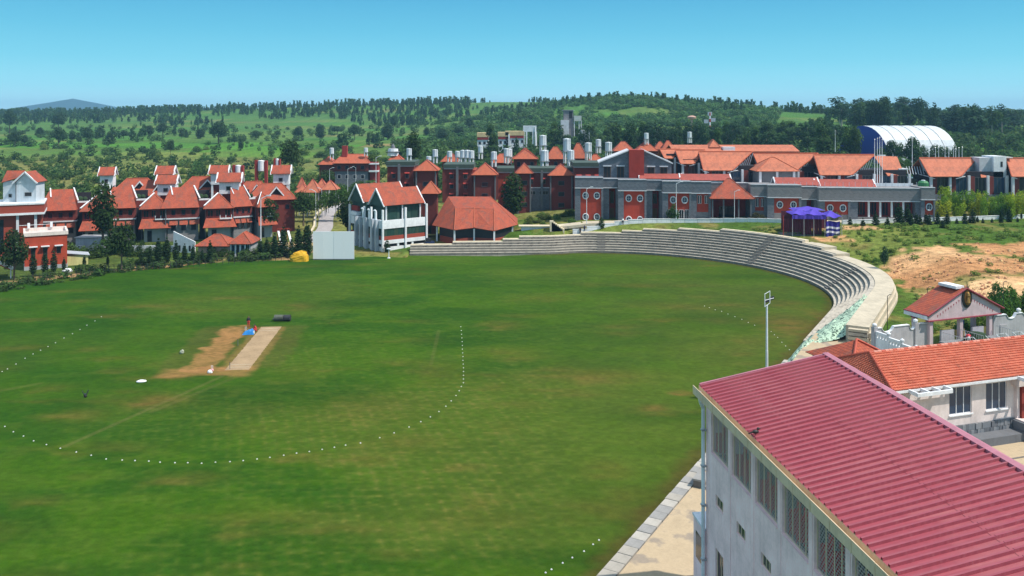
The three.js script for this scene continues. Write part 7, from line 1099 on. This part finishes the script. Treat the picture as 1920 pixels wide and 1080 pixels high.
// ---------- people ----------
// one continuous body: a smooth union of tapered limbs, meshed; skin, clothes and hair by where they are
function person(name, label, [x, y, z], turn, pose, wear, scale = 1) {
  const o = base('person', label, 'person', [x, y, z], turn);
  const J = pose === 'sit' ? { hip: [0, .22, 0], chest: [0, .58, .1], neck: [0, .78, .16], head: [0, .92, .2], shL: [.19, .72, .12], shR: [-.19, .72, .12], elL: [.27, .48, .24], elR: [-.27, .48, .24], haL: [.16, .36, .42], haR: [-.16, .36, .42], hL: [.1, .2, .02], hR: [-.1, .2, .02], kL: [.17, .46, .38], kR: [-.17, .46, .38], fL: [.15, .08, .5], fR: [-.15, .08, .5] }
    : pose === 'bend' ? { hip: [0, .92, -.1], chest: [0, 1.16, .2], neck: [0, 1.26, .38], head: [0, 1.3, .52], shL: [.19, 1.2, .32], shR: [-.19, 1.2, .32], elL: [.22, .92, .42], elR: [-.22, .92, .42], haL: [.18, .68, .5], haR: [-.18, .68, .5], hL: [.1, .9, -.1], hR: [-.1, .9, -.1], kL: [.13, .5, .02], kR: [-.13, .5, .02], fL: [.13, .07, 0], fR: [-.13, .07, 0] }
      : { hip: [0, .95, 0], chest: [0, 1.28, 0], neck: [0, 1.47, 0], head: [0, 1.62, .02], shL: [.19, 1.4, 0], shR: [-.19, 1.4, 0], elL: [.25, 1.12, -.02], elR: [-.25, 1.12, -.02], haL: [.25, .86, .08], haR: [-.25, .86, .08], hL: [.1, .92, 0], hR: [-.1, .92, 0], kL: [.11, .5, .03], kR: [-.11, .5, -.02], fL: [.12, .06, .04], fR: [-.12, .06, -.06] };
  const toe = (f) => [f[0] * 1.1, .04, f[2] + .17];
  const B = [['hip', 'chest', .15, .165], ['chest', 'neck', .15, .07], ['neck', 'head', .055, .1], ['head', 'head', .105, .105], ['shL', 'elL', .062, .048], ['shR', 'elR', .062, .048], ['elL', 'haL', .046, .035], ['elR', 'haR', .046, .035], ['hL', 'kL', .1, .07], ['hR', 'kR', .1, .07], ['kL', 'fL', .066, .042], ['kR', 'fR', .066, .042], ['shL', 'shR', .075, .075], ['fL', toe(J.fL), .045, .035], ['fR', toe(J.fR), .045, .035]];
  const P = (k) => Array.isArray(k) ? k : J[k];
  const field = (x, y, z) => { let s = 0; for (const [a, b, r0, r1] of B) { const A = P(a), C = P(b), dx = C[0] - A[0], dy = C[1] - A[1], dz = C[2] - A[2], L = dx * dx + dy * dy + dz * dz, t = L ? clamp(((x - A[0]) * dx + (y - A[1]) * dy + (z - A[2]) * dz) / L) : 0, d = Math.hypot(x - A[0] - dx * t, y - A[1] - dy * t, z - A[2] - dz * t) - mix(r0, r1, t); s += Math.exp(-d * 38); } return -Math.log(s) / 38; };
  const N = 46, mc = new MarchingCubes(N, new THREE.MeshBasicMaterial(), false, false, 40000); mc.isolation = 0; const S = 1.0;
  for (let k = 0; k < N; k++) for (let j = 0; j < N; j++) for (let i = 0; i < N; i++) mc.field[i + j * N + k * N * N] = -field((i - N / 2) / (N / 2) * S, (j - N / 2) / (N / 2) * S + .9, (k - N / 2) / (N / 2) * S);
  mc.update(); const n = mc.count, p = mc.positionArray.slice(0, n * 3), c = new Float32Array(n * 3);
  for (let i = 0; i < n; i++) { p[i * 3 + 1] += .9; const [a, b, d] = [p[i * 3], p[i * 3 + 1], p[i * 3 + 2]], near = (k) => Math.hypot(a - J[k][0], b - J[k][1], d - J[k][2]); const hand = Math.min(near('haL'), near('haR')) < .12, hd = Math.min(near('head'), near('neck') + .05) < .14, leg = Math.min(near('kL'), near('kR'), near('fL'), near('fR'), near('hL'), near('hR')) < Math.min(near('chest'), near('shL'), near('shR'), near('elL'), near('elR')), ft = Math.min(near('fL'), near('fR')) < .1; const q = hd || hand ? [.2, .1, .06] : ft ? [.03, .025, .02] : leg ? wear[1] : wear[0]; c.set(q, i * 3); }
  const g = new THREE.BufferGeometry(); g.setAttribute('position', new THREE.BufferAttribute(p, 3)); g.setAttribute('normal', new THREE.BufferAttribute(mc.normalArray.slice(0, n * 3), 3)); g.setAttribute('color', new THREE.BufferAttribute(c, 3)); g.computeVertexNormals();
  mesh('body', g, new THREE.MeshStandardMaterial({ vertexColors: true, roughness: .85, side: THREE.DoubleSide }), o);
  const hr = new THREE.SphereGeometry(.118, 12, 8, 0, 6.3, 0, 1.7), hm = mesh('hair', hr, std([.012, .01, .009], .7), o); hm.position.set(J.head[0], J.head[1] + .025, J.head[2] - .02);
  o.scale.setScalar(scale); return o;
}
{
  const at = (px, py) => { const d = EYE * F / (py - HY); return [X(px, d), 0, -d]; }, on = (px, d) => [X(px, d), H(X(px, d), d), -d];
  person('person', 'person in a dark top and red trousers standing behind the blue sheet on the field', at(466, 614), 20, 'stand', [[.02, .02, .025], [.5, .05, .03]]);
  person('person', 'person in red crouching beside the white bucket at the pitch', at(480, 622), -60, 'sit', [[.55, .035, .03], [.4, .03, .03]], 1.1);
  person('person', 'person in a white shirt walking before the red panels of the stone building', on(1168, 213.2), 200, 'stand', [[.75, .75, .78], [.03, .03, .045]]);
  person('person', 'person in dark clothes by the left corner of the stone building, left of two', on(1088, 211.5), 30, 'stand', [[.03, .03, .05], [.03, .03, .04]]);
  person('person', 'person in dark blue by the left corner of the stone building, right of two', on(1096, 211.8), -40, 'stand', [[.05, .055, .12], [.03, .03, .04]]);
  person('person', 'person in red standing on the white terrace of the clubhouse', [X(747, 208), 5.8, -208], 40, 'stand', [[.55, .06, .09], [.4, .08, .1]]);
  const wp = wallAt(9.6), t = 20 * Math.PI / 180; person('person', 'person in red and pale trousers at the rail of the gate landing', [wp[0] + 1.9 * Math.cos(t) + 3.4 * Math.sin(t), 2.9 + 1.56, wp[1] - 1.9 * Math.sin(t) + 3.4 * Math.cos(t)], 160, 'bend', [[.6, .05, .07], [.55, .5, .5]]);
}
// ---------- purple festival tent ----------
{
  const d = 191, ty = 5.9, T = base('festival_tent', 'festival tent with purple cloth roof and blue and white striped side wall behind the stand', 'tent', [X(1468, d), ty, -d], -4), k = F / d, lx = (p) => (p - 1468) / k, ly = (p) => Y(p, d) - ty;
  const pur = new THREE.MeshStandardMaterial({ color: new THREE.Color().setRGB(.075, .04, .42), roughness: .8, side: THREE.DoubleSide }), ma = new THREE.MeshStandardMaterial({ color: new THREE.Color().setRGB(.12, .02, .04), roughness: .9, side: THREE.DoubleSide });
  const bay = (x0, x1, z0, z1, e, r, n) => { const g = mb(), N = 10, P = []; for (let j = 0; j <= N; j++) for (let i = 0; i <= N; i++) { const u = i / N, v = j / N, m = Math.min(1, 2.2 * Math.min(u, 1 - u, v, 1 - v)), sag = .22 * Math.sin(u * Math.PI * 3) * (1 - m); P.push([mix(x0, x1, u), e + (r - e) * Math.pow(m, 1.5) + sag, mix(z1, z0, v)]); } for (let j = 0; j < N; j++) for (let i = 0; i < N; i++) { const a = j * (N + 1) + i; g.quad(P[a], P[a + 1], P[a + N + 2], P[a + N + 1]); } g.build('cloth_roof', pur, T); };
  bay(lx(1484), lx(1520), -5.5, .4, ly(402), ly(393), 0); bay(lx(1512), lx(1548), -5.6, .5, ly(403), ly(392), 0); bay(lx(1545), lx(1577), -6, .6, ly(406), ly(396), 0); bay(lx(1500), lx(1560), -10.5, -5, ly(400), ly(393), 0);
  const valance = (x0, x1, z) => { const g = mb(), n = 12; for (let i = 0; i < n; i++) { const a = mix(x0, x1, i / n), b = mix(x0, x1, (i + 1) / n), w = .08 * Math.sin(i * 2.1); g.quad([a, ly(409) - .1, z + w], [b, ly(409) - .1, z - w], [b, ly(402.5), z - w], [a, ly(402.5), z + w]); } g.build('valance', pur, T); };
  valance(lx(1484), lx(1546), .45);
  for (const [p0, p1, y1] of [[1472, 1486, 412], [1487, 1505, 408], [1506, 1524, 408], [1526, 1543, 408]]) { const g = mb(), n = 8; for (let i = 0; i < n; i++) { const a = mix(lx(p0), lx(p1), i / n), b = mix(lx(p0), lx(p1), (i + 1) / n), w = .14 * Math.sin(i * 1.9 + p0); g.quad([a, .7 - (p0 > 1500 ? .5 : 0), w - 1.6], [b, .7 - (p0 > 1500 ? .5 : 0), -w - 1.6], [b, ly(y1), -w - 1.6], [a, ly(y1), w - 1.6]); } g.build('side_curtain', ma, T); }
  for (const p of [1468, 1485, 1506, 1524, 1544, 1575]) mb().bar([lx(p), -1.6, .3], [lx(p), ly(404), .3], .06, 6).build('pole', p === 1468 ? M.terra : M.steel, T);
  // striped side wall, hanging in folds: separate bands of cloth
  const bands = [[.02, .03, .2], [.62, .62, .7], [.02, .025, .2], [.62, .62, .72], [.03, .02, .28]], y0 = -.35, y1 = 3.4;
  bands.forEach((c, q) => { const g = mb(), n = 14, a0 = mix(y0, y1, [0, .3, .42, .56, .68][q]), a1 = mix(y0, y1, [.3, .42, .56, .68, 1][q]); for (let i = 0; i < n; i++) { const f = (u) => [mix(lx(1545), lx(1573), u), .25 * Math.sin(u * 6) * .5, .62 + .16 * Math.sin(u * 19) - u * .8], A = f(i / n), Bq = f((i + 1) / n); g.quad([A[0], a0 + A[1], A[2]], [Bq[0], a0 + Bq[1], Bq[2]], [Bq[0], a1 + Bq[1], Bq[2]], [A[0], a1 + A[1], A[2]]); } g.build('striped_wall', new THREE.MeshStandardMaterial({ color: new THREE.Color().setRGB(...c), roughness: .85, side: THREE.DoubleSide }), T); });
  bx('platform', M.concreteDark, T, lx(1470), lx(1543), -1.4, .05, -6, -1.2); bx('back_cloth', ma, T, lx(1484), lx(1572), -.6, ly(404), -9.6, -9.5);
  for (const [p, c] of [[1478, [.5, .3, .12]], [1500, [.3, .12, .1]], [1516, [.5, .42, .2]], [1532, [.4, .1, .06]]]) { const g = mb().box(-.25, .25, .45, .5, -.25, .25).box(-.25, .25, .5, 1.0, -.27, -.22); for (const [a, b] of [[-.2, -.2], [.2, -.2], [.2, .2], [-.2, .2]]) g.box(a - .03, a + .03, .05, .45, b - .03, b + .03); g.build('seat', std(c), T).position.set(lx(p), 0, -2.6); }
}
// ---------- lamp posts, poles ----------
const lampProto = new THREE.Group(); lampProto.name = 'street_lamp'; { mb().bar([0, 0, 0], [0, 6, 0], .075, 8, .05).build('lamp_post', M.tank, lampProto); mb().bar([0, 6, 0], [.9, 6.35, 0], .04, 6).build('lamp_arm', M.tank, lampProto); bx('lamp_head', M.tank, lampProto, .8, 1.4, 6.3, 6.42, -.12, .12); }
const lampAt = (px, foot, top, d, label, turn = 0) => { const o = lampProto.clone(); o.name = numbered('street_lamp'); const s = (foot - top) * d / F / 6.4; o.position.set(X(px, d), Y(foot, d), -d); o.scale.set(Math.max(s * .8, .6), s, Math.max(s * .8, .6)); o.rotation.y = turn; scene.add(o); tag(o, label, 'lamp post', 'slim pale lamp posts'); };
for (const [px, f, t, d, l, r] of [[1100, 420, 350, 211, 'slim lamp post before the leftmost red panel of the stone building', 0], [1268, 414, 340, 215, 'slim lamp post at the middle of the stone building', 0], [1377, 416, 356, 214.5, 'slim lamp post at the porch of the stone building', 0], [489, 474, 366, 203, 'tall lamp post left of the playground, before the rear town houses', 0], [518, 420, 360, 236, 'lamp post behind the dark tree left of the climbing road', 0], [592, 425, 355, 238, 'lamp post just left of the climbing road, lower one', 3], [603, 400, 352, 252, 'lamp post just left of the climbing road, upper one', 3], [618, 362, 314, 300, 'lamp post at the bend of the climbing road, left', 0], [652, 360, 314, 300, 'lamp post before the grey walled road house', 0], [667, 352, 312, 300, 'lamp post right of the road house front', 3], [705, 352, 292, 280, 'tall slim pole left of the leftmost hostel block', 0]]) lampAt(px, f, t, d, l, r);
{ // dark thin lamp poles by the right wall
  const mk = (px, f, t, d, l) => { const B = base('thin_pole', l, 'pole', [X(px, d), Y(f, d), -d]), h = (f - t) * d / F; mb().bar([0, 0, 0], [0, h, 0], .05, 6).build('pole_shaft', M.iron, B); mb().bar([0, h, 0], [.3, h + .22, 0], .04, 5).bar([.3, h + .22, 0], [.55, h + .2, 0], .05, 5).build('pole_head', M.iron, B); };
  mk(1664, 622, 555, 118, 'thin dark pole at the near end of the stand walkway'); mk(1739, 565, 540, 128, 'thin dark pole behind the left eave of the gate'); mk(1881, 586, 530, 121, 'thin dark lamp pole right of the gate before the ploughed soil');
}
// flagpoles: a cluster of four and a row behind the sixth hall
const flag = (px, f, t, d, l, g) => { const B = base('flagpole', l, 'flagpole', [X(px, d), Y(f, d), -d], 0, g), h = (f - t) * d / F; mb().bar([0, 0, 0], [0, h, 0], .11, 6, .06).build('pole_shaft', M.white, B); mb().lathe([[0, h], [.14, h + .1], [0, h + .24]], 6).build('finial', M.steel, B); };
[1640, 1645, 1649.5, 1654].forEach((p, i) => flag(p, 345, [262, 260, 258, 262][i], 231, `${['leftmost', 'second', 'third', 'rightmost'][i]} of the four close flagpoles before the blue hangar end`, 'four close flagpoles'));
flag(1710.5, 313, 256, 244, 'single tall white pole between the fifth and sixth tiled halls');
[1742, 1754, 1760, 1772, 1779, 1788, 1792, 1798, 1804].forEach((p, i) => flag(p, 297, 279 - (i % 3) * 1.5, 262, `${nth(i)} flagpole from the left in the row above the sixth tiled hall ridge`, 'row of flagpoles above the sixth hall')); flag(1566, 285, 245, 300, 'single thin pole behind the long tiled roof before the wood');
// ---------- wire fence along the left boundary, playground ----------
{
  const Fn = base('boundary_fence', 'thin wire fence on dark posts along the left edge of the field', 'fence', [0, 0, 0]); let prev = null; const pg = mb().bar([0, -.3, 0], [0, 1.9, 0], .05, 6).geo();
  for (let px = -6; px < 580; px += 11) { const x = X(px, 178), d = leftEdge(x) + .8; let xx = X(px, d), dd = leftEdge(xx) + .9; const m = mesh('fence_post', pg, M.iron, Fn); m.position.set(xx, H(xx, dd), -dd); const now = [xx, H(xx, dd), -dd]; if (prev) mb().bar([prev[0], prev[1] + 1.75, prev[2]], [now[0], now[1] + 1.75, now[2]], .02, 4).bar([prev[0], prev[1] + 1, prev[2]], [now[0], now[1] + 1, now[2]], .02, 4).build('fence_wire', M.iron, Fn); prev = now; }
  const on = (px, d) => [X(px, d), H(X(px, d), d), -d];
  const sl = base('playground_slide', 'playground slide frame with two pale chutes on sandy ground', 'slide', on(531, 213), 10); for (const x of [-1.6, .8]) mb().slab([[x, 3.4, -2], [x + .5, 3.4, -2], [x + 1.8, .1, 2], [x + 1.3, .1, 2]].reverse(), .08).build('chute', M.white, sl); for (const x of [-1.6, -1, .8, 1.4]) mb().bar([x, 0, -2.1], [x, 3.9, -2.1], .05, 6).build('frame_post', M.terra, sl); mb().bar([-1.6, 3.9, -2.1], [1.4, 3.9, -2.1], .05, 6).build('top_rail', M.terra, sl);
  const sand = mb(), q = (px, d) => { const x = X(px, d); return [x, H(x, d) + .12, -d]; }; for (let i = 0; i < 8; i++) for (let j = 0; j < 3; j++) { const a = (u, v) => q(mix(498, 596, u), mix(203, 217, v)); sand.quad(a(i / 8, j / 3), a((i + 1) / 8, j / 3), a((i + 1) / 8, (j + 1) / 3), a(i / 8, (j + 1) / 3)); } sand.build('sandy_ground', painted([.42, .3, .14])).userData.kind = 'structure';
  for (let i = 0; i < 9; i++) { const px = 478 + i * 9; const c = base('pale_kerb', `${nth(i)} pale kerb length from the left below the playground`, 'kerb', on(px, 206 + i * .3), -6, 'pale kerb lengths below the playground'); bx('kerb_stone', M.tankShade, c, 0, 1.1, 0, .45, -.15, .15); }
  // small litter of white things at the boundary by the orange block
  const wt = base('white_debris', 'small heap of white plaster pieces at the field edge under the orange block', 'rubble', on(124, 179.5)); const R = rng(31); for (let k = 0; k < 7; k++) { const m = mesh('piece', new THREE.IcosahedronGeometry(.3 + R() * .35, 0), k % 2 ? M.white : M.tank, wt); m.position.set((R() - .5) * 2.6, .25, (R() - .5) * 1.2); m.scale.y = .6 + R() * .6; }
  const sg = base('slanted_canopy', 'slanting white edged dark canopy cut by the left edge', 'canopy', on(-6, 171), 30); mb().slab([[-2, 4.6, 0], [-1.4, 4.8, 0], [3.1, 2.1, 0], [2.7, 1.7, 0]].reverse(), .5).build('white_edge', M.white, sg); mb().slab([[-2, 4.3, -.6], [2.7, 1.6, -.6], [2.7, 1.6, -5], [-2, 4.3, -5]], .15).build('canopy_roof', M.redPaint, sg); for (const x of [-1.6, 2.3]) bx('post', M.white, sg, x, x + .2, -.4, x < 0 ? 4.2 : 1.8, -.4, -.2);
  const bx2 = base('planter_shelf', 'low pale slab on the slope left of the stone building', 'slab', on(1010, 214)); bx('slab_top', M.cream, bx2, -5, 8, .5, .75, -1, 1.2); bx('slab_wall', M.trim, bx2, -4.4, 3, -.6, .49, -.8, .8);
  const st = base('slope_stairs', 'narrow pale stair on the slope above the stand, left of the stone building', 'stairs', on(1046, 211.5), 0); for (let k = 0; k < 7; k++) bx('stair_step', M.cream, st, k * .45 - 2, k * .45 - 1.1, -.4 - k * .12, 2.2 - k * .33, -.9 - k * .02, .4);
  const tr = base('parked_tractor', 'small dark blue machine parked between the clubhouse and pavilion', 'machine', on(806, 209), 25); bx('body', std([.015, .03, .09], .5), tr, -1.2, 1, .6, 1.5, -.6, .6); bx('cab', M.dark, tr, -.9, .1, 1.5, 2.3, -.55, .55); for (const [x, r] of [[-.8, .62], [.8, .42]]) for (const z of [-.7, .7]) mb().bar([x, r, z - .12], [x, r, z + .12], r, 14).build('wheel', M.black, tr);
}

{ // small white van by the dark round tree
  const d = 232, v = base('parked_van', 'small white van parked left of the very dark round tree, behind the pavilion', 'van', [X(934, d), H(X(934, d), d) + .1, -d], 8);
  mb().slab([[-1.9, .35, .8], [1.9, .35, .8], [1.9, 1.0, .8], [1.2, 1.15, .8], [.8, 1.85, .8], [-1.9, 1.85, .8]], 1.6).build('body', M.white, v);
  for (const [a, b] of [[-1.7, -.8], [-.7, .2]]) bx('window', M.glass, v, a, b, 1.2, 1.7, .801, .82); mb().slab([[.3, 1.2, .815], [1.05, 1.2, .815], [.75, 1.7, .815], [.3, 1.7, .815]], .01).build('window', M.glass, v);
  for (const x of [-1.2, 1.2]) for (const z of [-.62, .72]) mb().bar([x, .33, z - .1], [x, .33, z + .1], .33, 14).build('wheel', M.black, v);
  bx('headlight', M.tank, v, 1.88, 1.92, .7, .85, .4, .7);
}
renderer.render(scene, camera);
